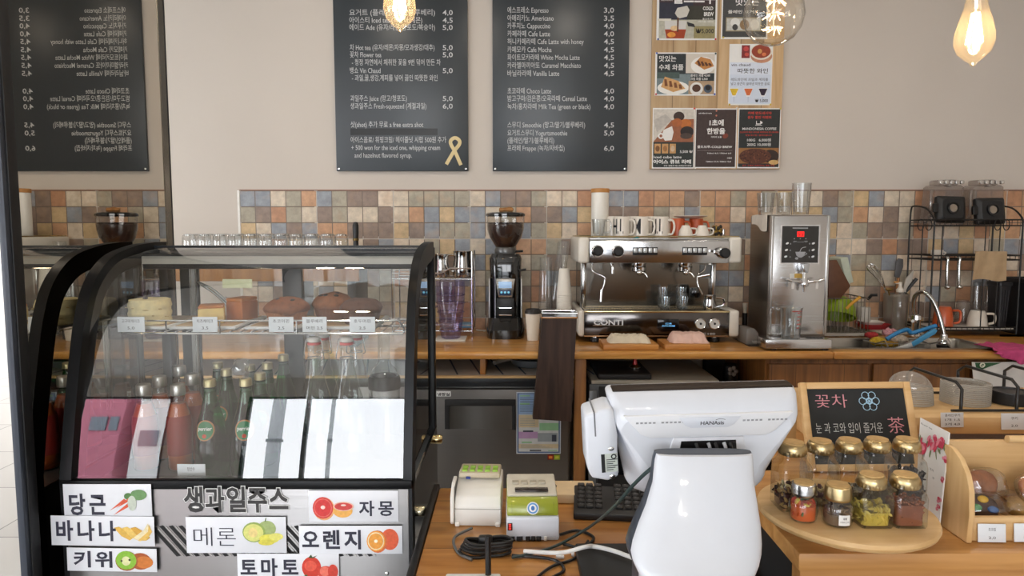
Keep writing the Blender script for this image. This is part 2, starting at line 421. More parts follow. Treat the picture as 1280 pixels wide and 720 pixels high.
struct(B().box(XR, XR+.1, YF, YB+.15, 0, ZC), 'wall_right', WALL)
struct(B().box(-2.45, -2.3, YB+.15, YE, 0, ZC), 'wall_passage', WALL)
def wall_with_openings(axis, c0, c1, a0, a1, ops, name):
    """wall slab with rectangular openings (lo, hi, z0, z1) along its length"""
    b = B(); cur = a0
    def bx(l0, l1, z0, z1):
        if axis == 'x': b.box(l0, l1, c0, c1, z0, z1)
        else: b.box(c0, c1, l0, l1, z0, z1)
    for lo, hi, z0, z1 in ops:
        bx(cur, lo, 0, ZC)
        if z0 > 0: bx(lo, hi, 0, z0)
        bx(lo, hi, z1, ZC); cur = hi
    bx(cur, a1, 0, ZC)
    struct(b, name, WALL)
def window(i, axis, c, lo, hi, z0, z1, mull, zm=None):
    b = B(); t = .03
    def bx(l0, l1, q0, q1):
        if axis == 'x': b.box(l0, l1, c-.03, c+.03, q0, q1)
        else: b.box(c-.03, c+.03, l0, l1, q0, q1)
    bx(lo, lo+t*1.5, z0, z1); bx(hi-t*1.5, hi, z0, z1); bx(lo, hi, z0, z0+t*1.5); bx(lo, hi, z1-t*1.5, z1)
    for m_ in mull: bx(m_-t, m_+t, z0, z1)
    for q in zm or []: bx(lo, hi, q-t*.7, q+t*.7)
    f = struct(b, 'window_%d' % i, M((70, 74, 78), .4))
wall_with_openings('x', YF-.1, YF, XL, XR, [(-6.5, -4.78, 0.12, 2.62), (-3.72, 1.35, 0.12, 2.62)], 'wall_front')
window(1, 'x', YF-.05, -3.72, 1.35, 0.12, 2.62, [-2.87, -1.35, .2], [])
window(4, 'x', YF-.05, -6.5, -4.78, 0.12, 2.62, [], [])
wall_with_openings('y', XL-.1, XL, YF, YE, [(-4.0, .8, .1, 2.3)], 'wall_left')
window(2, 'y', XL-.05, -4.0, .8, .1, 2.3, [-2.4, -.8])
wall_with_openings('x', YE, YE+.1, XL, -2.45, [(-6.4, -2.55, .05, 2.5)], 'wall_far')
window(3, 'x', YE+.05, -6.4, -2.55, .05, 2.5, [-4.4])
# outside, seen mirrored in the case glass
struct(B().box(-40, 40, -60, YF-.1, -.3, -.05), 'ground', M((176, 174, 170), .9))
OUTP = M((196, 118, 134), .8); OUTW = M((226, 224, 220), .8); OUTG = M((120, 128, 136), .5)
def house(x0, x1, y, h, m, lab, wins):
    t = thing('building', lab, 'building', ((x0+x1)/2, y, -.05))
    obj(B().box(x0, x1, y-1.6, y, -.05, h), 'wall', m, t); obj(B().box(x0-.05, x1+.05, y-1.7, y+.1, h, h+.25), 'roof', OUTG, t)
    for a, c_, d, e in wins:
        k = obj(B().box(a, c_, y, y+.06, d, e), 'window', OUTG, t)
house(-13.4, -11.95, -18, 5.6, OUTP, 'pink house across the street, mirrored in the case glass', [(-12.9, -12.4, 3.2, 3.9), (-12.3, -12.05, 3.2, 3.9), (-13.2, -12.1, .3, .6)])
house(-11.5, -10.4, -18, 4.8, OUTW, 'white house beside the pink house, mirrored in the case glass', [(-11.3, -10.75, 2.2, 3.2)])
for x, r_, lab in ((-5.15, .16, 'thick grey utility pole across the pavement, mirrored in the case glass'), (-3.95, .05, 'thin pale street pole, mirrored in the case glass')):
    t = thing('utility_pole', lab, 'pole', (x, -12, -.05))
    obj(B().cyl(x, -12, -.05, 7, r_, r_*.8, 20), 'shaft', M((190, 192, 192), .7), t)
    obj(B().cyl(x, -12, 2.0, 2.12, r_*1.15, None, 20), 'band', M((120, 122, 124), .6), t)
# tiles
t_ = B(); a = R(300, 238, 300, 239, YB)
TZ = 1.612; TX = -1.487
struct(B().box(TX, XR, YB-.008, YB, .80, TZ), 'trim_1', tile_material())
struct(B().box(TX-.012, TX, YB-.012, YB, .85, TZ+.004), 'trim_2', M((240, 238, 232), .4))
struct(B().box(TX-.012, XR, YB-.011, YB, TZ, TZ+.006), 'trim_3', M((150, 112, 92), .5))
# ------------------------------------------------------------------ mirror on the left
MX = -1.04
t = thing('wall_mirror', 'tall black framed mirror standing left of the display case, reflecting the menu board', 'mirror', (MX, 1.75, 0))
MIR = M((206, 200, 190), .01, 1, noise_amt=0, name='mirror_silver')
obj(B().box(MX-.012, MX, 1.41, 2.085, .01, 2.75), 'mirror_glass', MIR, t)
obj(B().box(-1.052, -1.037, 1.398, 1.412, 0, 2.76, .002), 'front_stile', M((52, 58, 70), .4), t)
obj(B().box(-1.052, -1.034, 1.412, 1.44, 0, 2.76, .002), 'front_reveal', M((20, 21, 24), .5), t)
obj(B().box(MX-.03, MX-.0, 2.085, 2.10, 0, 2.76, .002), 'rear_stile', M((22, 22, 24), .4), t)
obj(B().box(MX-.006, MX+.002, 2.055, 2.085, .0, 2.76), 'chrome_edge', M((150, 146, 138), .2, 1, noise_amt=0), t)
obj(B().box(MX-.03, MX, 1.41, 2.10, 2.75, 2.77), 'top_rail', M((28, 28, 30), .4), t)
# ------------------------------------------------------------------ menu boards
BOARD = M((42, 50, 56), .34, noise_amt=.03, scale=4, ior=1.6, name='menu_board_slate')
def board(u0, u1, vb, lab, lines, prices, xl, xr, extra=None):
    x0, x1, z0, _ = R(u0, vb-10, u1, vb, YB-.012)
    z0 = P((u0+u1)/2, vb, YB-.012).z; y = YB-.02
    t = thing('menu_board', lab, 'menu board', ((x0+x1)/2, YB-.012, z0))
    obj(B().box(x0, x1, YB-.02, YB-.004, z0, 2.88, .002), 'panel', BOARD, t)
    b = B()
    for v, u, uw, s in lines:
        p = P(u, v, y); q = P(uw, v, y)
        b.text(s, p.x, p.z-.012, .037, y-.0012, width=q.x-p.x, bold=.002)
    obj(b, 'lettering', CHALK, t)
    b = B()
    for v, s in prices:
        p = P(xr, v, y); b.text(s, p.x, p.z-.012, .037, y-.0012, al='r', width=.054, bold=.008)
    obj(b, 'price_lettering', CHALK, t)
    for u in (u0+3, u1-3):
        for v in (vb-3, -20):
            p = P(u, v, y); obj(B().lathe([(0, 0), (.007, 0), (.006, .003), (0, .005)], T=Matrix.Translation((p.x, y, p.z)) @ Matrix.Rotation(pi/2, 4, 'X'), seg=10), 'screw', CHROME, t)
    if extra: extra(t, y, x0, x1)
    return t
L2 = [(13, 268, '에스프레소 Espresso', '3,0'), (23, 288, '아메리카노 Americano', '3,5'), (32.6, 275, '카푸치노 Cappuccino', '4,0'), (42.5, 274, '카페라떼 Cafe Latte', '4,0'), (52.2, 406, '허니카페라떼 Cafe Latte with honey', '4,5'), (62.3, 280, '카페모카 Cafe Mocha', '4,5'), (72, 390, '화이트모카라떼 White Mocha Latte', '4,5'), (82, 395, '카라멜마끼아또 Caramel Macchiato', '4,5'), (92, 310, '바닐라라떼 Vanilla Latte', '4,5'), (114, 278, '초코라떼 Choco Latte', '4,0'), (123.5, 418, '밤고구마/검은콩/오곡라떼 Cereal Latte', '4,0'), (133.5, 432, '녹차/홍차라떼 Milk Tea (green or black)', '4,0'), (156.5, 411, '스무디 Smoothie (망고/딸기/블루베리)', '4,5'), (166.5, 341, '요거트스무디 Yogurtsmoothie', '5,0'), (176, 290, '(플레인/딸기/블루베리)', None), (185.5, 331, '프라페 Frappe (녹차/자바칩)', '6,0')]
board(616, 784, 214, 'dark slate coffee menu board listing Espresso to Frappe, beside the poster board', [(v, 634.3, 600+w_/3.13, s) for v, w_, s, p in L2], [(v, p) for v, w_, s, p in L2 if p], 634, 767.5)
L1 = [(50, 115, 450, '요거트 (플레인/딸기/블루베리)', '4,0'), (80, 115, 400, '아이스티 Iced tea (복숭아/레몬)', '4,5'), (108, 115, 450, '에이드 Ade (유자/레몬/청포도/복숭아)', '5,0'), (187, 117, 448, '차 Hot tea (유자/레몬/자몽/모과생강/대추)', '5,0'), (215, 117, 240, '꽃차 Flower tea', '5,0'), (245, 125, 472, '- 청정 자연에서 채취한 꽃을 9번 덖어 만든 차', None), (277, 117, 237, '뱅쇼 Vin Chaud', '5,0'), (306, 125, 460, '- 과일,꿀,생강,계피를 넣어 끓인 따뜻한 와인', None), (386, 119, 340, '과일주스 Juice (망고/청포도)', '5,0'), (416, 119, 416, '생과일주스 Fresh-squeezed (계절과일)', '6,0'), (488, 120, 404, '샷(shot) 추가 무료 a free extra shot', None), (548, 120, 494, '아이스음료/ 휘핑크림/ 헤이즐넛 시럽 500원 추가', None), (578, 123, 470, '+ 500 won for the iced one, whipping cream', None), (608, 135, 360, 'and hazelnut flavored syrup.', None)]
def ribbon(t, y, x0, x1):
    p0 = P(438, 169, y); p1 = P(547, 160.5, y)
    obj(B().box(p0.x, p1.x, y-.001, y, p0.z, p1.z), 'covering_strip', M((24, 26, 29), .3), t)
    c = P(568, 190, y); k = 3.75/850
    pts = [(-10, -15), (-1, 0), (6, 9), (6, 14), (1, 17), (-4, 14), (-4, 9), (1, 0), (8, -16)]
    rows = []
    pp = spline([(c.x+a*k, 0, c.z+b_*k) for a, b_ in pts], 6)
    for i, q in enumerate(pp):
        tn = (pp[min(i+1, len(pp)-1)]-pp[max(i-1, 0)]).normalized(); nx = Vector((-tn.z, 0, tn.x))*.0095
        yy = y-.002-.003*i/len(pp)
        rows.append([(q.x-nx.x, yy, q.z-nx.z), (q.x+nx.x, yy, q.z+nx.z)])
    obj(B().surf(rows, .0012), 'ribbon_emblem', M((222, 202, 150), .5), t)
board(421, 585.5, 214, 'dark slate tea and juice menu board with a cream ribbon emblem', [(v/3.13, 400+a_/3.13, 400+w_/3.13, s) for v, a_, w_, s, p in L1], [(v/3.13, p) for v, a_, w_, s, p in L1 if p], 436, 566, ribbon)
# ------------------------------------------------------------------ pin board and posters
x0, x1, z0, _ = R(813, 100, 976, 212, YB-.012); z0 = P(895, 211.5, YB-.012).z
t = thing('pin_board', 'pale pine plank board holding the posters, on the beige wall', 'board', ((x0+x1)/2, YB-.01, z0))
obj(B().box(x0, x1, YB-.02, YB-.002, z0, 2.8, .002), 'planks', PINEBOARD, t)
PY = YB-.0215
def poster(name, u0, v0, u1, v1, lab, draw, pins):
    a = P(u0, (v0+v1)/2, PY); c_ = P(u1, (v0+v1)/2, PY); zt = P((u0+u1)/2, v0, PY).z; zb = P((u0+u1)/2, v1, PY).z
    W_ = c_.x-a.x; H_ = zt-zb
    t = thing('poster', lab, 'poster', ((a.x+c_.x)/2, PY, zb))
    obj(B().box(a.x, c_.x, PY-.001, PY, zb, zt), 'paper', PAPER, t)
    D = {}; order = [0]
    fx = lambda q: a.x+q*W_; fz = lambda q: zt-q*H_
    def ink(rgb):
        if rgb not in D: D[rgb] = B()
        order[0] += 1; return D[rgb], PY-.0012-.00006*order[0]
    class Q: pass
    q = Q()
    def rect(rgb, x0, y0, x1, y1): b, y = ink(rgb); b.quad(fx(x0), fx(x1), fz(y1), fz(y0), y)
    def ell(rgb, x, y_, rx, ry, rot=0): b, y = ink(rgb); b.disc(fx(x), fz(y_), rx*W_, ry*H_, y, rot=rot)
    def poly(rgb, pts): b, y = ink(rgb); b.poly([(fx(p), fz(r)) for p, r in pts], y)
    def txt(rgb, s, x, y_, h, al='l', width=None, bold=.01): b, y = ink(rgb); b.text(s, fx(x), fz(y_), h*H_, y, al, width*W_ if width else None, bold)
    q.rect, q.ell, q.poly, q.txt = rect, ell, poly, txt
    draw(q)
    b = B(); ms = []
    for i, (rgb, bb) in enumerate(D.items()):
        b.mi = i; ms.append(M(rgb, .35, noise_amt=.12 if sum(rgb) < 600 else .02, scale=60)); b.raw(bb.v, bb.f)
    obj(b, 'printed_picture', ms, t)
    for (px, py, rgb) in pins:
        obj(B().ball(fx(px), PY-.004, fz(py), .005), 'push_pin', M(rgb, .3), t)
W_ = (238, 238, 236); K = (30, 30, 32); BR = (92, 52, 30); OR = (190, 96, 40)
rnd = random.Random(3)
def d_cold(q):
    q.rect((58, 40, 46), .04, .0, .97, .42); q.rect((44, 46, 62), .04, .3, .6, .62); q.rect((52, 52, 44), .5, .36, .97, .72)
    q.rect((186, 184, 168), .04, .62, .97, .97); q.rect((150, 140, 96), .62, .74, .97, .97)
    q.poly((210, 206, 198), [(.3, .5), (.34, .4), (.5, .36), (.54, .44), (.5, .56), (.36, .6)])
    q.poly((214, 212, 208), [(.13, .64), (.5, .64), (.46, .97), (.16, .97)]); q.poly((160, 60, 20), [(.14, .8), (.49, .8), (.46, .97), (.17, .97)])
    q.ell((224, 150, 60), .25, .9, .07, .05); q.ell((228, 196, 150), .3, .78, .07, .05); q.poly(BR, [(.34, .58), (.37, .58), (.36, .85), (.34, .85)])
    q.poly((32, 34, 40), [(.5, .66), (.62, .7), (.64, .76), (.52, .74)])
    q.rect((226, 222, 210), .02, .6, .24, .64); q.txt(W_, '콜드브루', .27, .3, .25, width=.69, bold=.03); q.txt(W_, 'Eat', .07, .19, .08); q.txt((200, 196, 190), 'Mandonesia', .07, .27, .05, width=.19)
    q.txt(W_, 'COLD', .76, .44, .09, width=.17, bold=.03); q.txt(W_, 'BREW', .78, .55, .1, width=.16, bold=.03); q.txt(W_, '콜드브루 커피', .76, .62, .04, width=.17); q.txt(W_, '진하게 내린 더치커피', .68, .67, .035, width=.26)
    q.txt(K, '₩5,000', .65, .87, .115, width=.3)
poster('a', 820.8, -17, 896.5, 50.2, 'poster with a glass of iced black coffee, priced at 5,000 won', d_cold, [(.03, .985, (60, 80, 150)), (.98, .985, (200, 40, 40))])
def d_bap(q):
    q.rect((44, 46, 50), .03, 0, .97, .96); q.rect((150, 140, 110), .1, .58, .86, .85); q.rect((196, 196, 190), .12, .6, .84, .83)
    q.ell((226, 226, 222), .3, .68, .1, .09); q.ell((140, 110, 70), .5, .72, .1, .1); q.ell(K, .3, .77, .06, .06); q.ell((226, 226, 222), .72, .72, .1, .1)
    q.txt(W_, '맛있는', .3, .34, .14, width=.5); q.txt(W_, '플레인 요거트', .14, .5, .07, width=.66)
poster('b', 901.7, -16, 960, 49, 'black poster with a breakfast tray, behind the round globe bulb', d_bap, [(.05, .97, (220, 200, 80))])
def d_waf(q):
    q.rect((40, 48, 52), .03, .03, .97, .97); q.rect((214, 206, 194), .5, .03, .97, .48); q.rect((120, 136, 140), .03, .5, .58, .97); q.rect((70, 88, 84), .03, .46, .4, .6)
    q.ell((236, 234, 228), .3, .82, .26, .16); q.poly((206, 160, 104), [(.1, .8), (.16, .56), (.38, .66), (.5, .84), (.3, .92)])
    for i in range(4): q.poly((120, 72, 40), [(.15+i*.08, .62+i*.04), (.19+i*.08, .62+i*.04), (.21+i*.08, .78+i*.02), (.16+i*.08, .78+i*.02)])
    q.ell((238, 236, 232), .78, .3, .2, .2); q.poly((190, 130, 70), [(.64, .25), (.74, .1), (.9, .16), (.96, .32), (.8, .4)])
    for i in range(4): q.poly((90, 50, 30), [(.68+i*.06, .2+i*.02), (.71+i*.06, .18+i*.02), (.75+i*.06, .3), (.71+i*.06, .32)])
    q.rect((176, 150, 120), .55, .66, .97, .97); q.ell((226, 224, 220), .68, .84, .11, .15); q.ell((80, 50, 34), .68, .83, .07, .09); q.ell((70, 84, 100), .87, .84, .07, .1); q.ell((20, 20, 22), .87, .82, .045, .06)
    q.txt(W_, '맛있는', .06, .2, .15, width=.28); q.txt(W_, '수제 와플', .06, .4, .15, width=.4); q.txt(W_, '플레인 와플 4,500', .58, .56, .07, width=.32); q.txt(W_, '크림 와플 5,500', .58, .64, .07, width=.28)
poster('c', 818.8, 65.6, 895.2, 119.5, 'poster of plated waffles with white brush lettering on black', d_waf, [(.02, .97, (200, 50, 50)), (.98, .97, (50, 80, 190)), (.02, .02, (60, 90, 190)), (.98, .03, (40, 60, 60))])
def d_vin(q):
    q.rect((214, 224, 240), .02, .5, .98, .98); q.rect((222, 230, 244), .02, .3, .98, .5); q.rect((130, 24, 30), .28, .02, .47, .23); q.ell((196, 60, 60), .38, .08, .06, .04); q.ell((196, 70, 60), .4, .17, .05, .03)
    q.ell((198, 140, 110), .74, .2, .25, .11); q.ell((232, 220, 206), .73, .13, .25, .13); q.ell((150, 54, 24), .73, .12, .22, .11); q.ell((210, 150, 80), .7, .12, .05, .04); q.ell((220, 120, 70), .8, .17, .05, .03)
    q.txt((60, 60, 80), 'vin chaud', .05, .36, .06, width=.44); q.txt(K, '따뜻한 와인', .2, .47, .085, width=.7)
    q.txt((110, 116, 130), '레드와인에 과일과 계피를', .05, .6, .055, width=.86); q.txt((110, 116, 130), '넣고 뭉근히 끓여낸 따뜻한 음료', .05, .67, .055, width=.9)
    for x, c_ in ((.13, (226, 190, 50)), (.46, (214, 110, 60)), (.8, (40, 28, 50))):
        q.poly((238, 240, 244), [(x-.11, .72), (x+.11, .72), (x+.04, .86), (x-.04, .86)]); q.poly(c_, [(x-.1, .73), (x+.1, .73), (x+.035, .84), (x-.035, .84)]); q.rect((196, 206, 224), x-.012, .86, x+.012, .95)
    q.txt(K, '₩ 5,000', .62, .95, .07, width=.3)
poster('d', 911, 55, 965, 131.5, 'white poster headed vin chaud with three coloured wine glasses', d_vin, [(.98, .01, (220, 190, 60)), (.98, .99, (220, 190, 60)), (.03, .99, (220, 190, 60))])
def d_ice(q):
    q.rect((206, 200, 190), .02, .02, .98, .56); q.poly((150, 92, 62), [(.02, .56), (.45, .2), (.98, .18), (.98, .56)]); q.poly((186, 180, 172), [(.02, .2), (.3, .1), (.45, .2), (.1, .4)])
    q.ell((60, 44, 38), .62, .14, .13, .08); q.ell((190, 110, 50), .78, .26, .14, .08); q.ell((170, 96, 50), .58, .24, .12, .07); q.ell((40, 30, 28), .82, .39, .16, .09); q.ell((70, 56, 50), .8, .46, .14, .05)
    q.poly((232, 230, 226), [(.26, .36), (.46, .3), (.5, .4), (.46, .53), (.3, .54), (.22, .46)]); q.ell((232, 230, 226), .2, .46, .07, .05); q.ell((150, 92, 62), .2, .46, .035, .025)
    q.rect((38, 46, 44), .02, .56, .98, .98)
    for i, c_ in enumerate(((120, 80, 40), (160, 110, 60), (206, 180, 150))): q.rect((196, 150, 96), .05+i*.18, .59, .2+i*.18, .75); q.ell(c_, .125+i*.18, .67, .05, .05)
    q.txt(W_, '5,500 ₩', .66, .74, .06, width=.3); q.txt(W_, 'Iced cube latte', .04, .83, .06, width=.66); q.txt(W_, '아이스 큐브 라떼', .03, .915, .075, width=.9, bold=.03); q.txt(W_, '우유 얼음과 에스프레소의 만남', .28, .965, .03, width=.66)
poster('e', 815.5, 135, 868, 210.7, 'bottom left poster on the pine board headed Iced cube latte', d_ice, [(.98, .01, (210, 60, 50)), (.02, .99, W_)])
def d_drop(q):
    q.rect((64, 50, 48), .02, .02, .98, .98); q.txt(W_, 'cafe Mandonesia', .07, .09, .03, width=.32)
    q.ell((190, 120, 100), .5, .04, .02, .015); q.ell((190, 120, 100), .5, .12, .02, .015); q.txt(W_, '1초에', .34, .28, .11, width=.34, bold=.03); q.txt(W_, '한방울', .28, .42, .11, width=.44, bold=.03); q.txt(W_, '커피의 눈물', .38, .49, .035, width=.26)
    q.ell((130, 62, 44), .73, .46, .07, .04, .5); q.txt(W_, '콜드브루-COLD BREW', .06, .66, .05, width=.84, bold=.02); q.rect((190, 180, 176), .06, .7, .9, .703)
    q.txt(W_, '300ml 4,5 / 500ml 6,0', .3, .76, .032, width=.58); q.txt(W_, '선물용', .78, .84, .028, width=.12); q.txt(W_, '1000ml 21,0 / 500ml 12,0', .28, .9, .032, width=.6)
poster('f', 868.7, 135.5, 920.6, 210.3, 'dark brown cold brew poster at the middle of the bottom row', d_drop, [(.02, 1, W_), (.98, .99, W_), (.98, 0, W_)])
def d_man(q):
    q.rect((40, 44, 44), .02, .02, .98, .98); RD = (206, 62, 48)
    q.txt(RD, '카페 만도네시아', .22, .1, .05, width=.56, bold=.02); q.txt(RD, '원두 할인 이벤트', .22, .17, .05, width=.56, bold=.02); q.rect(W_, .42, .21, .53, .27); q.ell(W_, .54, .24, .03, .02); q.rect((40, 44, 44), .435, .2, .515, .255); q.rect(W_, .4, .28, .56, .288)
    q.txt(W_, 'MANDONESIA COFFEE', .1, .36, .055, width=.8, bold=.01); q.txt(RD, '신선하게 볶은 원두를 매장에서 만나보세요', .04, .41, .03, width=.92); q.txt(RD, '당일 로스팅 / 갈아드립니다', .18, .46, .03, width=.62)
    q.txt(W_, '100G   6,000원', .22, .55, .06, width=.56, bold=.01); q.txt(W_, '200G 10,000원', .22, .625, .06, width=.56, bold=.01)
    q.rect((150, 106, 62), .02, .66, .98, .92); q.ell((50, 36, 30), .78, .8, .2, .11); q.ell((92, 52, 36), .42, .8, .38, .13); q.ell((206, 170, 110), .86, .9, .12, .04)
    for i in range(60):
        an = rnd.random()*6.28; r_ = rnd.random()**.5; q.ell((60, 30, 20) if i % 2 else (120, 74, 52), .42+.35*r_*cos(an), .8+.115*r_*sin(an), .02, .009, an)
    q.txt(RD, '원두 구매시 아메리카노 한잔 무료', .12, .965, .03, width=.76)
poster('g', 922.2, 135.2, 975.2, 210.4, 'bottom right poster headed MANDONESIA COFFEE with a scoop of beans', d_man, [(.98, .01, (210, 200, 90)), (.02, .99, W_), (.98, .99, W_)])
# ------------------------------------------------------------------ pendant bulbs
def tl_light(name, loc, e, r, par):
    l = bpy.data.lights.new(name, 'POINT'); l.energy = e; l.color = (1, .72, .42); l.shadow_soft_size = r
    o = bpy.data.objects.new(name, l); COL.objects.link(o); o.parent = par; o.location = loc
FIL = M((255, 214, 150), .5, emit=38, noise_amt=0, name='glowing_filament'); FILG = M((255, 220, 170), .5, emit=9, noise_amt=0, name='starburst_filament')
BULBGLASS = glass('bulb_glass', (1, .97, .91), .05, .01, .8, 2.2)
BULBWARM = plastic_clear('bulb_glass_warm', (1, .97, .90), (255, 236, 200), .03, .06, .02)
def pendant(u, v, Y, s, lab, kind):
    p = P(u, v, Y)                                  # lowest point of the bulb
    t = thing('pendant_lamp', lab, 'lamp', (p.x, p.y, p.z))
    if kind == 'tear':
        pr = [(0, 0), (.004, .001), (.006, .006), (.014, .012), (.026, .024), (.0318, .042), (.031, .056), (.026, .078), (.019, .100), (.0155, .118), (.014, .126)]; top = .122
    else:
        pr = [(0, 0), (.02, .003), (.04, .014), (.054, .034), (.06, .058), (.056, .084), (.043, .105), (.026, .117), (.016, .126), (.014, .134)]; top = .13
    gl = obj(B().lathe([(r*s, h*s) for r, h in pr], seg=32), 'glass_bulb', BULBWARM if kind == 'tear' else BULBGLASS, t, True)
    f = B()
    if kind == 'tear':
        for k in range(8):
            a0 = 2*pi*k/8; a1 = a0+.5
            f.tube([(.013*s*cos(a0), .013*s*sin(a0), .04*s), (.006*s*cos(a1), .006*s*sin(a1), .092*s)], .0011*s, 5)
        f.tube([(0, 0, .1*s), (0, 0, .12*s)], .002*s)
    else:
        rr = random.Random(5)
        for z in (.035, .062, .09):
            for k in range(12):
                a0 = 2*pi*k/12+z*40; q = rr.uniform(.014, .026)*s
                f.tube([(.010*s*cos(a0), .010*s*sin(a0), z*s), (q*cos(a0+.3), q*sin(a0+.3), (z-.006+rr.uniform(-.004, .006))*s)], .0007*s, 5)
    obj(f, 'filament', FIL if kind == 'tear' else FILG, t, True)
    obj(B().tube([(0, 0, .03*s), (0, 0, .115*s)], .0016*s, 6), 'filament_post', M((230, 220, 200), .2), t, True)
    if kind != 'tear':
        obj(B().cyl(0, 0, .126*s, .134*s, .016*s), 'brass_collar', M((200, 150, 70), .3, 1), t, True)
    obj(B().lathe([(0, top*s-.001), (.0185*s, top*s-.001), (.0205*s, top*s+.006*s), (.019*s, top*s+.01*s), (.019*s, .19*s), (.012*s, .2*s), (0, .2*s)], seg=24), 'socket', M((44, 46, 50), .45), t, True)
    obj(B().tube([(0, 0, .195*s), (0, 0, ZC-p.z)], .003, 6), 'cord', BLACK, t, True)
    return t
t = pendant(500, 40, 1.36, 1.0, 'glowing teardrop filament bulb hanging before the tea menu board', 'tear')
tl_light('bulb_glow', (0, 0, .062), 3.2, .013, t)
t = pendant(1216, 83, 1.24, 1.0, 'teardrop filament bulb in a black socket, before bare wall on the right', 'tear')
tl_light('bulb_glow', (0, 0, .062), 2.6, .012, t)
t = pendant(966, 57, 1.42, 1.0, 'round clear globe bulb with starburst filaments, before the posters', 'globe')
tl_light('bulb_glow', (0, 0, .09), 1.2, .004, t)
# recessed lamps over the customer side
LAMPON = M((255, 226, 180), .5, emit=22, noise_amt=0, name='lamp_diffuser')
for i, (x, y, lab) in enumerate([(-.9, 2.35, 'recessed twin ceiling lamp near the mirror'), (.45, 2.35, 'recessed twin ceiling lamp over the espresso machine'), (1.8, 2.35, 'recessed twin ceiling lamp over the sink'), (-1.1, -.9, 'recessed twin ceiling lamp before the display case, customer side'), (.6, -.9, 'recessed twin ceiling lamp before the till, customer side')]):
    t = thing('ceiling_lamp', lab, 'lamp', (x, y, ZC))
    obj(B().box(x-.16, x+.16, y-.09, y+.09, ZC-.012, ZC, .003), 'frame', M((220, 218, 212), .5), t)
    for dx in (-.075, .075):
        obj(B().cyl(x+dx, y, ZC-.018, ZC-.012, .05), 'diffuser', LAMPON, t)
        l = bpy.data.lights.new('lamp_beam', 'AREA'); l.shape = 'DISK'; l.size = .09; l.energy = LAMP_W; l.color = (1, .93, .84)
        o = bpy.data.objects.new('lamp_beam', l); COL.objects.link(o); o.parent = t; o.location = (dx, 0, -.02)
# ================================================================== display case
CX0, CX1 = -1.005, -.222
PROF = spline([(1.479, .845), (1.499, .95), (1.528, 1.08), (1.558, 1.19), (1.598, 1.268), (1.67, 1.322), (1.775, 1.346), (1.87, 1.354)], 5)
PROF = [(p[0], p[1]) for p in [(q.x, q.y) for q in [Vector((a.x, a.y, 0)) for a in PROF]]] if False else [(p[0], p[1]) for p in PROF]
case = thing('display_case', 'refrigerated cake display case with curved glass, black frame and steel front', 'display case', ((CX0+CX1)/2, 1.72, 0))
FRM = M((16, 17, 19), .34, noise_amt=0, ior=1.3, name='case_black_frame')
CY0, CY1 = 1.468, 1.965; ZB = .80        # front panel plane, back plane, deck of the chamber
obj(B().box(CX0+.012, CX1-.012, CY0+.004, CY1, .0, ZB, .003), 'cabinet_body', MATTBLACK, case)
# steel front with sloping slots
b = B().box(CX0+.012, CX1-.008, CY0-.002, CY0+.004, .05, .826, .0015); fp = obj(b, 'front_panel', PANELSTEEL, case)
b = B()
for k in range(21):
    xa, _, za = PZ(192, 656, .0) if False else P(192+k*12.0, 656, CY0)
    p0 = P(190+k*12.0, 657, CY0); p1 = P(190+k*12.0+34, 694, CY0); d = .0042
    b.prism([(p0.x-d, p0.z), (p0.x+d, p0.z+.0015), (p1.x+d, p1.z), (p1.x-d, p1.z-.0015)], 'y', CY0-.0032, CY0-.001)
obj(b, 'vent_slots', M((10, 10, 11), .6), case)
b = B()
for k in range(21):
    p0 = P(196+k*12.0, 657, CY0); p1 = P(196+k*12.0+34, 694, CY0); d = .0012
    b.prism([(p0.x-d, p0.z), (p0.x+d, p0.z), (p1.x+d, p1.z), (p1.x-d, p1.z)], 'y', CY0-.004, CY0-.001)
obj(b, 'vent_ribs', CHROME, case)
for u, v in ((484, 716),):
    p = P(u, v, CY0); obj(B().ball(p.x, CY0-.002, p.z, .005, .003, .005), 'screw', CHROME, case)
obj(B().box(CX0, CX1, CY0-.004, CY0+.03, .826, .846, .003), 'lower_rail', FRM, case)
obj(B().box(CX0+.012, CX1-.012, CY0+.02, CY1, ZB-.001, ZB+.004), 'chamber_floor', M((120, 122, 124), .35, .6), case)
# glass
rows = [[(CX0+.026, y, z), (CX1-.018, y, z)] for y, z in PROF]
gl = B().surf(rows); obj(gl, 'curved_front_glass', CASEGLASS, case)
obj(B().box(CX0+.02, CX1-.012, 1.862, 1.892, 1.343, 1.357, .003), 'top_glass_trim', M((40, 46, 54), .25, coat=.4), case)
# side frames: a band following the curve, closed along the back and the bottom
def side_frame(x0, x1):
    b = B()
    def off(d):
        out = []
        for i, (y, z) in enumerate(PROF):
            a = PROF[max(0, i-1)]; c_ = PROF[min(len(PROF)-1, i+1)]
            ty, tz = c_[0]-a[0], c_[1]-a[1]; L = math.hypot(ty, tz); out.append((y-d*(-tz/L)*-1*-1 if False else y+d*tz/L, z-d*ty/L))
        return out
    outer = off(-.012); inner = off(.040)
    outer = [(outer[0][0], .60)]+outer+[(1.93, 1.366)]; inner = [(inner[0][0], .60)]+inner+[(1.93, 1.325)]
    n = len(outer); vs = []; fs = []
    for x in (x0, x1):
        vs += [(x, *p) for p in outer]+[(x, *p) for p in inner]
    m = 2*n
    for i in range(n-1):
        fs += [(i, i+1, n+i+1, n+i), (m+i, m+n+i, m+n+i+1, m+i+1), (i, m+i, m+i+1, i+1), (n+i, n+i+1, m+n+i+1, m+n+i)]
    fs += [(0, n, m+n, m), (n-1, m+n-1, m+2*n-1, 2*n-1)]
    b.raw(vs, fs, True)
    return b
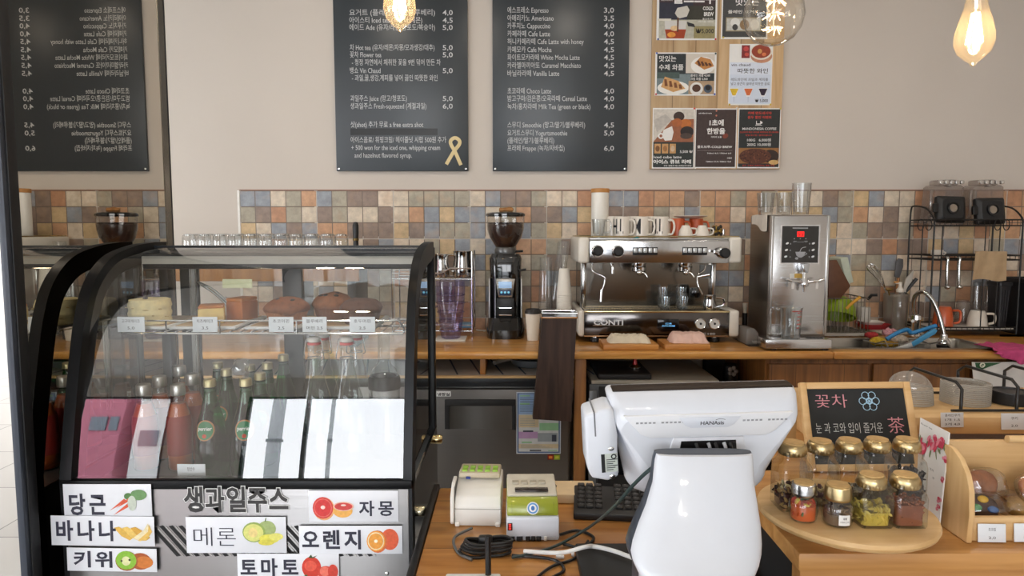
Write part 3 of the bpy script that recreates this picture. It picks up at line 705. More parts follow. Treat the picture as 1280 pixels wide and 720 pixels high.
def side_outline(inset):
    return [(1.52, .845)]+[(y+inset, z-inset*.5) for y, z in PROF[1:-1]]+[(1.95, 1.335), (1.95, .845)]
SIDEGLASS = glass('case_side_glass', (.30, .33, .34), .10, .003, .85, 2.2)
for x0, x1 in ((CX0, CX0+.026), (CX1-.020, CX1)):
    obj(side_frame(x0, x1), 'side_frame', FRM, case)
    obj(B().box(x0, x1, CY1-.035, CY1, 0, 1.35, .003), 'rear_post', FRM, case)
    xg = (x0+x1)/2
    obj(B().raw([(xg, y, z) for y, z in side_outline(.02)], [tuple(range(len(side_outline(.02))))]), 'side_glass', CASEGLASS if x0 < -.5 else SIDEGLASS, case)
obj(B().box(CX1-.006, CX1+.001, CY0+.03, CY1-.002, .05, .826), 'side_panel', GLOSSBLACK, case)
p = P(543, 549, 1.93); obj(B().lathe([(0, 0), (.013, 0), (.013, .016), (.010, .02), (0, .02)], T=Matrix.Translation((CX1, 1.93, p.z)) @ Matrix.Rotation(pi/2, 4, 'Y'), seg=20), 'lock', M((210, 190, 140), .2, 1), case)
p = P(521, 641, 1.55); obj(B().lathe([(0, 0), (.012, 0), (.012, .014), (.009, .018), (0, .018)], T=Matrix.Translation((CX1, 1.56, p.z)) @ Matrix.Rotation(pi/2, 4, 'Y'), seg=20), 'lock', M((210, 200, 170), .2, 1), case)
# top plate, lamp housing, back doors
obj(B().box(CX0+.012, CX1-.012, 1.892, 2.03, 1.336, 1.351, .002), 'top_plate', M((214, 204, 194), .45), case)
obj(B().box(CX0+.026, CX1-.020, 1.80, 1.90, 1.296, 1.336, .004), 'lamp_housing', M((52, 54, 58), .3, .3), case)
obj(B().box(CX0+.03, CX1-.024, 1.79, 1.80, 1.31, 1.33), 'lamp_strip', M((190, 186, 176), .3), case)
bk = B().box(CX0+.02, CX1-.014, 1.94, CY1, 1.30, 1.34).box(CX0+.02, CX1-.014, 1.94, CY1, ZB, .90)
obj(bk, 'rear_frame', FRM, case)
for u0, u1 in ((228, 250), (355, 379)):
    a = P(u0, 400, 1.95); c_ = P(u1, 400, 1.95)
    obj(B().box(a.x, c_.x, 1.944, 1.96, .88, 1.31, .002), 'door_stile', M((58, 60, 62), .35), case)
obj(B().box(P(241, 400, 1.945).x, P(248, 400, 1.945).x, 1.934, 1.944, .88, 1.31), 'shelf_support', STEELV, case)
obj(B().box(CX0+.03, CX1-.03, 1.957, 1.959, .9, 1.3), 'rear_glass', GLASS, case)
# wire shelf
SZ = 1.150; SY0, SY1 = 1.655, 1.915; SX0, SX1 = CX0+.045, CX1-.045
b = B(); r = .0022
for k in range(27):
    x = SX0+(SX1-SX0)*k/26; b.tube([(x, SY0, SZ), (x, SY1, SZ)], .0016, 6)
for y in (SY0, (SY0+SY1)/2, SY1): b.tube([(SX0, y, SZ-.004), (SX1, y, SZ-.004)], .003, 8)
ws = obj(b, 'wire_shelf', CHROME, case)
b = B(); h = .028
b.tube([(SX0, SY0+.01, SZ-.003), (SX0, SY0, SZ+.012), (SX0+.012, SY0-.002, SZ+h), (SX0+.03, SY0-.002, SZ+h)], .0022, 8, sm=3)
b.tube([(SX1, SY0+.01, SZ-.003), (SX1, SY0, SZ+.012), (SX1-.012, SY0-.002, SZ+h), (SX1-.03, SY0-.002, SZ+h)], .0022, 8, sm=3)
b.tube([(SX0+.03, SY0-.002, SZ+h), (SX1-.03, SY0-.002, SZ+h)], .0022, 8)
for u in (208, 275, 371, 440): x = P(u, 405, SY0).x; b.tube([(x, SY0-.002, SZ-.003), (x, SY0-.002, SZ+h)], .002, 6)
obj(b, 'shelf_rail', CHROME, case)
ZS = SZ+.003
# cake boards on the shelf
CREAMB = M((226, 214, 192), .6)
for i, (u0, u1, d) in enumerate(((134, 214, 'under the round cream cake'), (217, 300, 'under the cheesecake slices'), (310, 378, 'under the plain muffin'), (382, 470, 'under the two right muffins'))):
    a = P(u0, 408, 1.70); c_ = P(u1, 408, 1.70); a.x = max(a.x, CX0+.05)
    t = thing('cake_board', 'white rectangular serving board '+d, 'tray', ((a.x+c_.x)/2, 1.78, ZS))
    obj(B().box(a.x, c_.x, 1.672, 1.895, ZS, ZS+.007, .003), 'board', WHITE, t)
    obj(B().box(a.x+.012, c_.x-.012, 1.685, 1.885, ZS+.007, ZS+.0082), 'baking_paper', M((204, 172, 130), .7), t)
ZK = ZS+.0085
def cake_noise(b, amp, sc):
    b.v = [(x+amp*noise.noise(Vector((x, y, z))*sc), y+amp*noise.noise(Vector((x+5, y, z))*sc), z+amp*.6*noise.noise(Vector((x, y+7, z))*sc)) for x, y, z in b.v]; return b
# round cream cake
p = P(188, 396, 1.722); x = p.x
t = thing('round_cake', 'small round pale yellow layer cake with a chocolate chip on top', 'cake', (x, 1.722, ZK))
r_ = .0495
pr = [(0, 0), (r_-.003, 0)]+[(r_+.0015*sin(k*1.7), .002+k*.0055) for k in range(11)]+[(r_-.002, .0625), (r_-.008, .064), (.03, .0645), (0, .065)]
obj(cake_noise(B().lathe(pr, x, 1.722, ZK, 48), .0022, 45), 'sponge', M((238, 220, 164), .8, noise_amt=.12, scale=60), t)
b = B()
for k in range(9):
    a = 3.4+k*.32; rr_ = r_+.0012; b.ball(x+rr_*cos(a), 1.722+rr_*sin(a), ZK+.022+.003*sin(k*2.3)+(.02 if k % 2 else 0), .004+.002*(k % 3), .0012, .0012, 8, 6)
obj(b, 'filling_crumbs', M((190, 160, 98), .8), t)
obj(B().prism([(x-.006, ZK+.064), (x+.004, ZK+.064), (x+.007, ZK+.088), (x-.001, ZK+.079)], 'y', 1.70, 1.706), 'chocolate_chip', M((40, 26, 20), .4), t)
# cheesecake slices
def slice_cake(u, Y, w_, h, rot, lab, top, side, name):
    p = P(u, 396, Y)
    t = thing(name, lab, 'cake', (p.x, Y, ZK), rot)
    obj(cake_noise(B().box(-w_/2, w_/2, -.035, .035, 0, h*.86, .004, T=None), .0015, 50), 'cake_body', side, t, True)
    obj(B().box(-w_/2+.001, w_/2-.001, -.034, .034, h*.84, h, .003), 'baked_top', top, t, True)
CHC = M((240, 212, 140), .75, noise_amt=.1); CHT = M((196, 122, 56), .6, noise_amt=.15)
slice_cake(265, 1.745, .062, .046, .35, 'pale cheesecake slice lying with its golden top, beside the tongs', CHT, CHC, 'cheesecake_slice')
slice_cake(303, 1.80, .05, .060, -.25, 'brown topped cheesecake slice standing behind the paler slice', CHT, M((190, 112, 54), .65, noise_amt=.15), 'cheesecake_slice')
# tongs in a clear sleeve
t = thing('serving_tongs', 'clear sleeved serving tongs lying beside the cheesecake slices', 'tongs', (P(278, 380, 1.84).x, 1.84, ZK))
for k, o_ in enumerate((-.008, .008)):
    a = P(246, 352, 1.86); c_ = P(292, 383, 1.85)
    obj(B().tube([(a.x, 1.86, a.z), ((a.x+c_.x)/2, 1.855, (a.z+c_.z)/2+.004+o_*.5), (c_.x, 1.85+o_, c_.z-.01)], .0035, 8, sm=5), 'arm', POLISHED, t)
b = B()
for k in range(10): q = P(282+rnd.random()*14, 372+rnd.random()*14, 1.85); b.ball(q.x, 1.85, q.z, .006, .006, .005, 6, 4)
obj(b, 'crumpled_sleeve', glass('crinkled_film', (.9, .9, .9), .2, .1), t)
# muffins
def muffin(u, Y, r_, hc, hd, rgb, lab, pleat=(150, 96, 60), chips=5, seed=1):
    x = P(u, 396, Y).x
    t = thing('muffin', lab, 'muffin', (x, Y, ZK)); n = 56
    vs = []; rows_ = []
    for h, rr_ in ((0, r_*.80), (hc, r_*.97)):
        rows_.append([(x+rr_*(1+.03*(k % 2))*cos(2*pi*k/n), Y+rr_*(1+.03*(k % 2))*sin(2*pi*k/n), ZK+h) for k in range(n)])
    b = B().surf(rows_, wrap=True); b.raw([q for q in rows_[0]], [tuple(range(n))])
    obj(b, 'paper_case', M(pleat, .7), t, sharp=15)
    pr = [(0, hc*.9), (r_*.9, hc*.9), (r_*1.05, hc+hd*.12), (r_*1.08, hc+hd*.3), (r_*1.0, hc+hd*.55), (r_*.78, hc+hd*.82), (r_*.4, hc+hd*.97), (0, hc+hd)]
    b = B().lathe(pr, x, Y, ZK, 40)
    random.seed(seed); s = random.random()*50
    b.v = [(vx+.004*noise.noise(Vector((vx*40+s, vy*40, vz*40))), vy+.004*noise.noise(Vector((vx*40, vy*40+s, vz*40))), vz+.006*noise.noise(Vector((vx*35, vy*35, s)))) for vx, vy, vz in b.v]
    obj(b, 'muffin_top', M(rgb, .75, noise_amt=.25, scale=70), t, sharp=80)
    b = B()
    for k in range(chips):
        a = random.uniform(3.6, 5.8); q = random.uniform(.3, .75)*r_; zz = ZK+hc+hd*(1-.45*(q/r_)**2)
        b.ball(x+q*cos(a), Y+q*sin(a), zz+.001, .007, .006, .004, 8, 5)
    if chips: obj(b, 'chocolate_chips', M((34, 22, 20), .5), t)
muffin(359, 1.74, .053, .030, .036, (136, 80, 46), 'plain brown muffin in a paper case, left of the three muffins', (168, 110, 72), 2, 1)
muffin(417, 1.79, .050, .036, .036, (140, 84, 46), 'tall golden brown muffin behind the dark chocolate muffin', (126, 74, 44), 4, 2)
muffin(452, 1.735, .050, .030, .034, (96, 60, 44), 'dark chocolate muffin in a pleated paper case, rightmost muffin', (104, 66, 46), 0, 3)
# price cards on the rail
def price_card(u0, v0, u1, v1, Y, lines, lab, rz=0, thick=.0012, cat='price card', tilt=0, h=.26):
    x0, x1, z0, z1 = R(u0, v0, u1, v1, Y); cx = (x0+x1)/2
    t = thing('price_card', lab, cat, (cx, Y, z0), rz, rx=tilt)
    obj(B().box(x0-cx, x1-cx, -thick, 0, 0, z1-z0, .0003), 'card', M((226, 230, 234), .35, noise_amt=.01), t, True)
    b = B(); H_ = z1-z0; W_ = x1-x0; n = len(lines)
    for i, s in enumerate(lines): b.text(s, 0, H_*(1-(i+.78)/n*.9-.02), H_*h, -thick-.0004, 'c', W_*(.66 if len(s) > 3 else .26))
    obj(b, 'lettering', INK, t, True)
for u0, u1, l_, d in ((147, 181, ['고구마케이크', '5,0'], 'under the round cream cake'), (241, 272, ['치즈케이크', '3,5'], 'under the cheesecake slices'), (336, 367, ['초코머핀', '2,5'], 'under the plain brown muffin'), (378, 408.5, ['블루베리', '머핀 2,5'], 'under the tall golden muffin'), (437, 469, ['호두머핀', '2,5'], 'under the dark chocolate muffin')):
    price_card(u0, 396, u1, 415, SY0-.006, l_, 'small white price card on the shelf rail '+d)
price_card(222, 580, 257, 602, 1.52, ['탄산수', '3,5'], 'small white price card before the green bottles')
# ---------------------------------------------------------------- bottles in the case
BG = glass('green_glass', (.13, .58, .22), .06, .03, .8, 3); 
ZD = ZB+.0045
def bottle_obj(name, lab, prof, x, Y, body_mat, parts, group=None, seg=24):
    t = thing(name, lab, 'bottle', (x, Y, ZD), group=group)
    obj(B().lathe(prof, seg=seg), 'glass_body', body_mat, t, True)
    for nm, bb, m in parts: obj(bb, nm, m, t, True)
    return t
def wrap(r, yoff=0):
    return lambda q: Vector((r*sin(q.x/r), -r*cos(q.x/r), q.z))
PERR = [(0, 0), (.032, 0), (.037, .004), (.0395, .03), (.040, .07), (.037, .11), (.030, .145), (.021, .175), (.0145, .205), (.0128, .225), (.0128, .238)]
def green_bottle(u, v, Y, lab, first=None):
    x = P(u, v, Y).x; ztop = P(u, v, Y).z
    k = (ztop-ZD)/.246
    if first is None:
        lb = B(); lb.mi = 0
        rr_ = .0335
        rows_ = []
        for r0 in (0, .5, 1.0): rows_.append([(r0*.021*cos(2*pi*j/24), 0, .128+r0*.023*sin(2*pi*j/24)) for j in range(24)])
        def put(q, e=0): 
            r1 = .0355-(q[2]-.128)*.2+.001+e; return (r1*sin(q[0]/r1), -r1*cos(q[0]/r1), q[2])
        ring = [put((.0225*cos(2*pi*j/24), 0, .128+.0245*sin(2*pi*j/24))) for j in range(24)]
        lb.mi = 2; lb.surf([[put((0, 0, .128))]*24, [put((.0115*cos(2*pi*j/24), 0, .128+.012*sin(2*pi*j/24))) for j in range(24)], ring], wrap=True)
        lb.mi = 0; lb.surf([[put((0, 0, .128), .0006)]*24, [put((.010*cos(2*pi*j/24), 0, .128+.011*sin(2*pi*j/24)), .0006) for j in range(24)], [put((.0195*cos(2*pi*j/24), 0, .128+.0215*sin(2*pi*j/24)), .0006) for j in range(24)]], wrap=True)
        lb.mi = 1; lb.text('perrier', 0, .128, .013, 0, 'c', .033, .02, warp=lambda q: Vector(put(q, .0012)))
        lb.mi = 3; lb.surf([[put((0, 0, .115), .0011)]*12, [put((.005*cos(2*pi*j/12), 0, .115+.005*sin(2*pi*j/12)), .0011) for j in range(12)]], wrap=True)
        nk = B().lathe([(.0165, .19), (.0138, .205), (.0132, .224)], seg=24)
        cp = B().lathe([(0, .2465), (.0125, .2465), (.0142, .244), (.0146, .236), (.0148, .229), (.0138, .228)], seg=24)
        t = bottle_obj('green_glass_bottle', lab, PERR, x, Y, BG, [('round_label', lb, [M((40, 120, 70), .4), M((236, 236, 230), .5), M((176, 116, 60), .4), M((200, 70, 40), .5)]), ('bottle_cap', cp, M((196, 184, 140), .3, .7)), ('neck_foil', nk, M((34, 84, 46), .3))], 'green sparkling water bottles in the case')
    else:
        t = dup(first, (x, Y, ZD), lab, rz=random.uniform(-.9, .9))
    t.scale = (1, 1, k)
    return t
g0 = green_bottle(262, 474, 1.60, 'green bottle with the round label facing out, nearest the price card')
for u, v, Y, d in ((272, 453, 1.89, 'green bottle at the rear left of the green group'), (283, 461, 1.735, 'green bottle half hidden behind the label bottle'), (307, 473, 1.60, 'green bottle under the crumpled clear wrap'), (325, 466, 1.70, 'green bottle just right of the clear wrap'), (334, 453, 1.80, 'green bottle at the rear, between two others'), (354, 443, 1.885, 'tallest standing green bottle, nearest the swing-top bottles'), (312, 456, 1.86, 'green bottle hidden behind the clear wrap')):
    green_bottle(u, v, Y, d, g0)
t = thing('plastic_wrap', 'crumpled clear plastic wrap over a green bottle cap', 'plastic wrap', (P(301, 474, 1.60).x, 1.60, P(301, 476, 1.60).z))
b = B().ball(P(301, 474, 1.60).x, 1.60, P(301, 462, 1.60).z, .021, .021, .024, 14, 10)
b.v = [tuple(Vector(q)+noise.noise_vector(Vector(q)*90)*.009) for q in b.v]
obj(b, 'film', glass('wrap_film', (.93, .94, .95), .16, .08), t)
JUICE = [(0, 0), (.026, 0), (.029, .004), (.029, .10), (.026, .125), (.018, .15), (.0155, .162), (.0155, .17)]
def juice(u, v, Y, rgb, lab, first=None):
    p = P(u, v, Y); k = (p.z-ZD)/.19
    if first is None:
        lb = B().lathe([(.0294, .035), (.0296, .04), (.0296, .105), (.0275, .122)], seg=24)
        cp = B().lathe([(0, .19), (.0155, .19), (.017, .188), (.0175, .168), (.0165, .166)], seg=28)
        lq = B().lathe([(0, .003), (.026, .003), (.028, .006), (.028, .10), (.025, .124), (.017, .148), (0, .148)], seg=20)
        t = bottle_obj('juice_bottle', lab, JUICE, p.x, Y, GLASS, [('label', lb, M((150, 44, 36), .5)), ('bottle_cap', cp, M((200, 198, 192), .28, .9, noise_amt=0)), ('juice', lq, M(rgb, .3))])
    else:
        t = dup(first, (p.x, Y, ZD), lab)
    t.scale = (1, 1, k); t['group'] = 'juice bottles with silver caps'
    return t
j0 = juice(179, 480, 1.66, (196, 90, 40), 'orange juice bottle with silver cap, leftmost juice bottle')
for u, v, Y, d in ((199, 470, 1.74, 'red juice bottle second from the mirror side'), (224, 457, 1.84, 'red juice bottle at the very back of the juices'), (222, 480, 1.66, 'red juice bottle at the front, left of the front pair'), (240, 467, 1.74, 'red juice bottle beside the green bottles')):
    juice(u, v, Y, None, d, j0)
SWING = [(0, 0), (.038, 0), (.042, .005), (.042, .135), (.038, .165), (.026, .205), (.019, .235), (.0155, .27), (.0150, .285), (.0175, .287), (.0175, .293), (.0135, .294)]
def swing(u, v, Y, lab, first=None):
    p = P(u, v, Y); k = (p.z-ZD)/.312
    if first is None:
        st = B().lathe([(0, .312), (.012, .312), (.0155, .308), (.0155, .301), (.012, .299)], seg=20)
        ws_ = B().lathe([(.012, .300), (.0165, .299), (.0165, .294), (.012, .293)], seg=20)
        wr = B()
        for s_ in (-1, 1): wr.tube([(s_*.005, -.0, .311), (s_*.018, -.004, .306), (s_*.022, -.006, .285), (s_*.025, -.006, .262), (s_*.019, -.002, .257)], .0014, 6, sm=4)
        wr.tube([(.0175*cos(2*pi*j/16), .0175*sin(2*pi*j/16), .262) for j in range(16)], .0013, 6, closed=True)
        t = bottle_obj('swing_top_bottle', lab, SWING, p.x, Y, JARGLASS, [('ceramic_stopper', st, M((224, 220, 212), .3)), ('rubber_washer', ws_, M((206, 70, 62), .5)), ('wire_bail', wr, CHROME)], 'clear swing-top bottles')
    else: t = dup(first, (p.x, Y, ZD), lab)
    t.scale = (1, 1, k); return t
s0 = swing(392.5, 421, 1.68, 'clear swing-top bottle, front left of the swing-top bottles')
swing(433, 421, 1.68, 'clear swing-top bottle, front right, beside the decanter', s0)
swing(403, 416, 1.82, 'clear swing-top bottle standing behind the front left one', s0)
swing(445, 416, 1.82, 'clear swing-top bottle standing behind the front right one', s0)
p = P(480, 448, 1.76)
t = thing('glass_decanter', 'clear glass bottle with a long straight neck and black band, rightmost in the case', 'bottle', (p.x, 1.76, ZD))
zz = P(480, 418, 1.76).z-ZD
obj(B().lathe([(0, 0), (.036, 0), (.04, .006), (.04, zz*.55), (.037, zz*.66), (.030, zz*.72), (.017, zz*.76), (.0155, zz*.8), (.0155, zz)], seg=28), 'glass_body', JARGLASS, t, True)
obj(B().lathe([(.0318, zz*.56), (.0418, zz*.56), (.0418, zz*.64), (.038, zz*.665), (.0318, zz*.66)], seg=28), 'black_band', M((40, 42, 46), .5), t, True)
# ---------------------------------------------------------------- upturned glasses along the case top
# wooden cup shelf on the back counter behind the case
GT = P(330, 313, 3.10).z; GX0, GX1 = -2.0, P(453, 313, 3.2).x
cup_shelf = thing('cup_shelf', 'wooden cup shelf behind the display case carrying a row of upturned glasses', 'shelf', ((GX0+GX1)/2, 3.25, .853))
zap = P(300, 352, 3.10).z
obj(B().box(GX0, GX1, 3.10, 3.42, GT-.018, GT, .003), 'top_board', M((214, 200, 184), .5, noise_amt=.04), cup_shelf)
obj(B().box(GX0, GX1, 3.115, 3.13, zap, GT-.019, .003), 'front_apron', WOODPOST, cup_shelf)
for x in (GX0+.02, P(368, 400, 3.15).x, GX1-.04):
    obj(B().box(x-.02, x+.02, 3.14, 3.40, .854, GT-.019, .003), 'upright', M((52, 50, 50), .5), cup_shelf)
a_, c_, e_, f_ = R(278, 349, 315, 360, 3.112)
single(B().box(a_, c_, 3.1125, 3.1145, e_, f_), 'paper_note', M((206, 206, 168), .6), 'pale yellow note taped to the cup shelf, seen through the display case', 'note')
GK = 1.62
GL = [(r*GK, h*GK) for r, h in [(.0185, 0), (.0195, 0), (.0196, .024), (.0186, .038), (.015, .0445), (.008, .046), (0, .046)]]
first = None
for row, Y, us in ((0, 3.155, [237, 256, 275, 294, 313, 332, 351, 370, 389, 408, 427]), (1, 3.235, [246, 264, 283, 301, 320, 338, 356, 375, 393, 412])):
    for i, u in enumerate(us):
        x = P(u, 311, Y).x
        lab = 'upturned glass on the cup shelf, %s from the mirror in the %s row' % ((ORD[i], 'front') if not row else (ORD[i], 'rear'))
        if first is None:
            first = thing('upturned_glass', lab, 'glass', (x, Y, GT+.0005), group='upturned glasses along the cup shelf')
            obj(B().lathe(GL, seg=24), 'bowl', GLASSCUP, first, True); obj(B().lathe([(0, .040*GK), (.0145*GK, .040*GK), (.0145*GK, .0442*GK), (.007*GK, .0462*GK), (0, .0462*GK)], seg=24), 'thick_base', glass('glass_base', (.8, .8, .78), .16, .05), first, True)
        else: dup(first, (x, Y, GT+.0005), lab)
p = P(445, 311, 3.17); k9 = 1.62
t = thing('cake_server', 'black handled server standing upright at the end of the glass row', 'utensil', (p.x, 3.17, GT+.0005))
obj(B().lathe([(r*k9, h*k9) for r, h in [(0, 0), (.007, 0), (.008, .01), (.0075, .028), (.0088, .05), (.0088, .070), (.006, .079), (0, .0805)]], seg=16), 'handle', BLACK, t, True)
obj(B().lathe([(r*k9, h*k9) for r, h in [(.0083, .026), (.009, .028), (.009, .031), (.0083, .033)]], seg=16), 'collar', M((120, 100, 60), .3, 1), t, True)
# ---------------------------------------------------------------- lettering and laminated signs on the steel front
YS = CY0-.0045
t = thing('lettering_decal', 'large outlined black lettering stuck across the top of the steel front', 'lettering', (P(295, 640, YS).x, YS, P(295, 640, YS).z))
a = P(229, 637, YS); c_ = P(362, 637, YS)
lw_ = (c_.x-a.x)/5
for i, ch in enumerate('생과일주스'):
    cx = a.x+lw_*(i+.5)
    obj(B().text(ch, cx, a.z, .062, YS, 'c', lw_*.98, .055), 'white_outline', M((232, 232, 230), .4), t)
    obj(B().text(ch, cx, a.z, .062, YS-.0006, 'c', lw_*.90, .028), 'letter', M((52, 50, 50), .4, noise_amt=0), t)
LAM = glass('laminate_film', (.97, .97, .97), .06, .05)
def fruit_sign(u0, v0, u1, v1, word, tx0, tx1, lab, draw, bold=.03, yo=0, fh=.62, tilt=0, tz=.24):
    y = YS-.002-yo; x0, x1, z0, z1 = R(u0, v0, u1, v1, y); cx = (x0+x1)/2; W_ = x1-x0; H_ = z1-z0
    t = thing('fruit_sign', lab, 'sign', (cx, y, z0), ry=tilt)
    obj(B().box(-W_/2, W_/2, -.0012, 0, 0, H_, .0004), 'laminated_card', M((232, 234, 240), .3, noise_amt=.01, coat=.4), t, True)
    fx = lambda q: -W_/2+q*W_
    b = B(); n = len(word); cw = (tx1-tx0)/n
    for i, ch in enumerate(word): b.text(ch, fx(tx0+cw*(i+.5)), H_*tz, H_*fh, -.0018, 'c', W_*cw*.80, bold)
    obj(b, 'lettering', M((44, 44, 62), .5, noise_amt=0), t, True)
    D = []; o_ = [0]
    def ell(rgb, x, z, rx, rz, rot=0): o_[0] += 1; D.append((rgb, B().disc(fx(x), z*H_, rx*W_, rz*H_, -.0016-.00012*o_[0], rot=rot)))
    def poly(rgb, pts): o_[0] += 1; D.append((rgb, B().poly([(fx(p), r*H_) for p, r in pts], -.0016-.00012*o_[0])))
    draw(ell, poly)
    b = B(); ms = []
    for i, (rgb, bb) in enumerate(D): b.mi = i; ms.append(M(rgb, .45, noise_amt=.1, scale=150)); b.raw(bb.v, bb.f)
    obj(b, 'fruit_picture', ms, t, True)
def carrot(e, p):
    for k, (x, z) in enumerate(((.62, .48), (.70, .55), (.66, .36))): p((216, 92, 60), [(x-.1, z-.18), (x+.07, z+.14), (x+.10, z+.07)]); e((86, 128, 70), x+.12, z+.2, .05, .09)
    e((110, 150, 96), .86, .72, .09, .14); e((196, 204, 190), .78, .5, .05, .2)
def banana(e, p):
    for x0, rgb in ((.66, (222, 178, 80)), (.74, (232, 196, 104)), (.82, (214, 164, 66))):
        p(rgb, [(x0-.05, .62), (x0+.02, .34), (x0+.1, .2), (x0+.14, .3), (x0+.08, .5), (x0+.0, .66)])
    p((236, 222, 180), [(.8, .3), (.9, .56), (.94, .78), (.96, .6), (.93, .32), (.86, .16)]); p((226, 186, 96), [(.84, .2), (.94, .5), (.95, .76), (.98, .5), (.92, .2)])
def kiwi(e, p):
    e((170, 84, 40), .82, .46, .12, .36); e((206, 120, 50), .86, .42, .1, .26); e((160, 90, 50), .665, .47, .125, .43); e((140, 190, 60), .66, .5, .115, .4); e((226, 226, 170), .66, .47, .05, .2); e((70, 80, 40), .61, .47, .012, .05); e((70, 80, 40), .70, .52, .012, .05)
def melon(e, p):
    e((166, 184, 120), .81, .68, .09, .22); e((150, 172, 90), .68, .58, .115, .28); e((222, 222, 130), .675, .57, .1, .24); e((236, 214, 140), .67, .57, .045, .13); e((226, 220, 90), .83, .4, .1, .13); e((232, 228, 120), .9, .46, .07, .1); e((216, 206, 80), .8, .3, .08, .08); p((90, 110, 60), [(.79, .88), (.8, .98), (.81, .98), (.8, .88)])
def grapefruit(e, p):
    e((236, 176, 120), .17, .42, .12, .37); e((216, 70, 64), .16, .45, .115, .35); e((226, 110, 100), .16, .45, .1, .3); e((216, 60, 60), .16, .45, .09, .27); e((246, 220, 210), .16, .47, .025, .06)
    e((240, 180, 90), .38, .36, .11, .22); e((236, 190, 170), .39, .5, .115, .15); e((212, 70, 66), .39, .5, .1, .12); e((246, 220, 210), .39, .54, .03, .03)
def orange(e, p):
    e((222, 96, 60), .88, .52, .085, .38); e((214, 110, 60), .76, .44, .095, .4); e((240, 160, 60), .745, .46, .09, .37); e((248, 224, 180), .745, .46, .08, .32); e((240, 164, 70), .745, .46, .07, .28); e((250, 236, 210), .745, .46, .018, .06)
def tomato(e, p):
    e((210, 60, 44), .73, .5, .095, .4); e((228, 90, 70), .72, .56, .06, .2); p((50, 80, 40), [(.70, .86), (.73, .98), (.74, .88), (.79, .95), (.75, .84)])
    e((216, 70, 56), .87, .3, .08, .26); e((236, 120, 100), .86, .36, .05, .18); e((206, 64, 50), .94, .36, .05, .26); p((60, 110, 60), [(.63, .14), (.68, .26), (.7, .14), (.75, .08), (.66, .02)])
fruit_sign(80, 605, 190, 652, '당근', .04, .50, 'laminated sign with carrots at the upper left of the steel front', carrot, .03, 0, .6)
fruit_sign(64, 645, 193, 682, '바나나', .03, .65, 'laminated sign with bananas, sticking out past the case corner', banana, .03, .004, .72, radians(.8))
fruit_sign(84, 685, 196, 714, '키위', .05, .53, 'laminated sign with a halved kiwi below the banana sign', kiwi, .03, .002, .74, radians(1))
fruit_sign(233, 646, 358, 691, '메론', .05, .52, 'laminated sign with a cut melon in thin lettering, at the middle', melon, -.012, .002, .58, radians(0))
fruit_sign(386, 613, 498, 652, '자몽', .54, .97, 'laminated sign with grapefruit halves, upper right of the steel front', grapefruit, .024, .001, .52)
fruit_sign(374, 657, 503, 692, '오렌지', .01, .62, 'laminated sign with cut oranges, right of the melon sign', orange, .03, .003, .72)
fruit_sign(297, 692, 424, 726, '토마토', .01, .62, 'laminated sign with tomatoes, along the bottom of the picture', tomato, .03, .004, .70)
# clear tape over the carrot sign
# ================================================================== front counter (staff side top, raised ledge, till and snacks)
ZT = .76
single(B().box(-.180, .80, .80, 1.645, ZT-.035, ZT, .004), 'front_counter', WOODFRONT, 'low pine counter top carrying the card terminals and the till', 'counter', base=(.3, 1.2, ZT-.035))
single(B().box(-.196, -.181, .80, 1.66, .02, ZT+.004, .002), 'counter_end_strip', BLACK, 'black end strip between the display case and the pine counter', 'strip')
# counter carcass
single(B().box(-.15, .80, .86, 1.60, 0, ZT-.036), 'counter_cupboard', WOODPOST, 'plain pine cupboard under the low counter top', 'cupboard')
ZL = .90
led = thing('counter_ledge', 'raised pine ledge at the right carrying the jar tray and the snack box', 'counter', (1.1, 1.3, 0))
obj(B().box(.445, 1.75, 1.015, 1.78, ZL-.03, ZL, .004), 'ledge_top', WOODLEDGE, led)
obj(B().box(.452, 1.74, 1.045, 1.70, ZT+.002 if False else .0, ZL-.031), 'ledge_body', WOODLEDGE, led) if False else obj(B().box(.81, 1.74, 1.025, 1.76, 0, ZL-.031), 'ledge_body', WOODLEDGE, led)
obj(B().box(.452, .83, 1.025, 1.055, ZT+.001, ZL-.031), 'front_board', WOODLEDGE, led)
obj(B().box(.452, .48, 1.056, 1.64, ZT+.001, ZL-.031), 'side_board', MATTBLACK, led)
# ------------------------------------------------------------------ card terminals
def rounded_terminal(lab, u, v, w_, d_, h_, shell, band):
    p = PZ(u, v, ZT)
    t = thing('card_terminal', lab, 'card terminal', (p.x, p.y, ZT), radians(0 if band else 3))
    return t
IVORY = M((234, 232, 226), .4, noise_amt=.02); GREENK = M((150, 196, 70), .4); TAUPE = M((196, 184, 160), .45, noise_amt=.03)
t = thing('card_terminal', 'cream card terminal with bright green keys, nearer the display case', 'card terminal', (PZ(597, 658, ZT).x, PZ(597, 658, ZT).y, ZT), radians(-2))
side = [(0, 0), (-.002, .046), (.008, .064), (.03, .074), (.098, .090), (.116, .088), (.122, .070), (.124, .0)]      # (depth, height), front to back
obj(B().prism(side, 'x', -.050, .050, bev=.004), 'body', IVORY, t, True, sharp=30)
obj(B().box(-.0505, .0505, .0005, .05, .0385, .040, T=Matrix.Translation((0, -.003, 0))), 'seam', M((170, 168, 158), .5), t, True)
def slope(y): return .074+(y-.03)*(.016/.068)
obj(B().box(-.046, .046, .055, .118, .086, .099, .004, T=Matrix.Rotation(radians(0), 4, 'X')), 'keypad_plate', TAUPE, t, True)
for i in range(5):
    x = -.034+i*.017
    obj(B().box(x-.006, x+.006, .062, .075, .0985, .1025, .0015).box(x-.006, x+.006, .083, .096, .0985, .1025, .0015), 'key', GREENK, t, True)
obj(B().box(-.030, -.020, .051, .055, .086, .0905), 'logo_patch', M((40, 60, 140), .4), t, True)
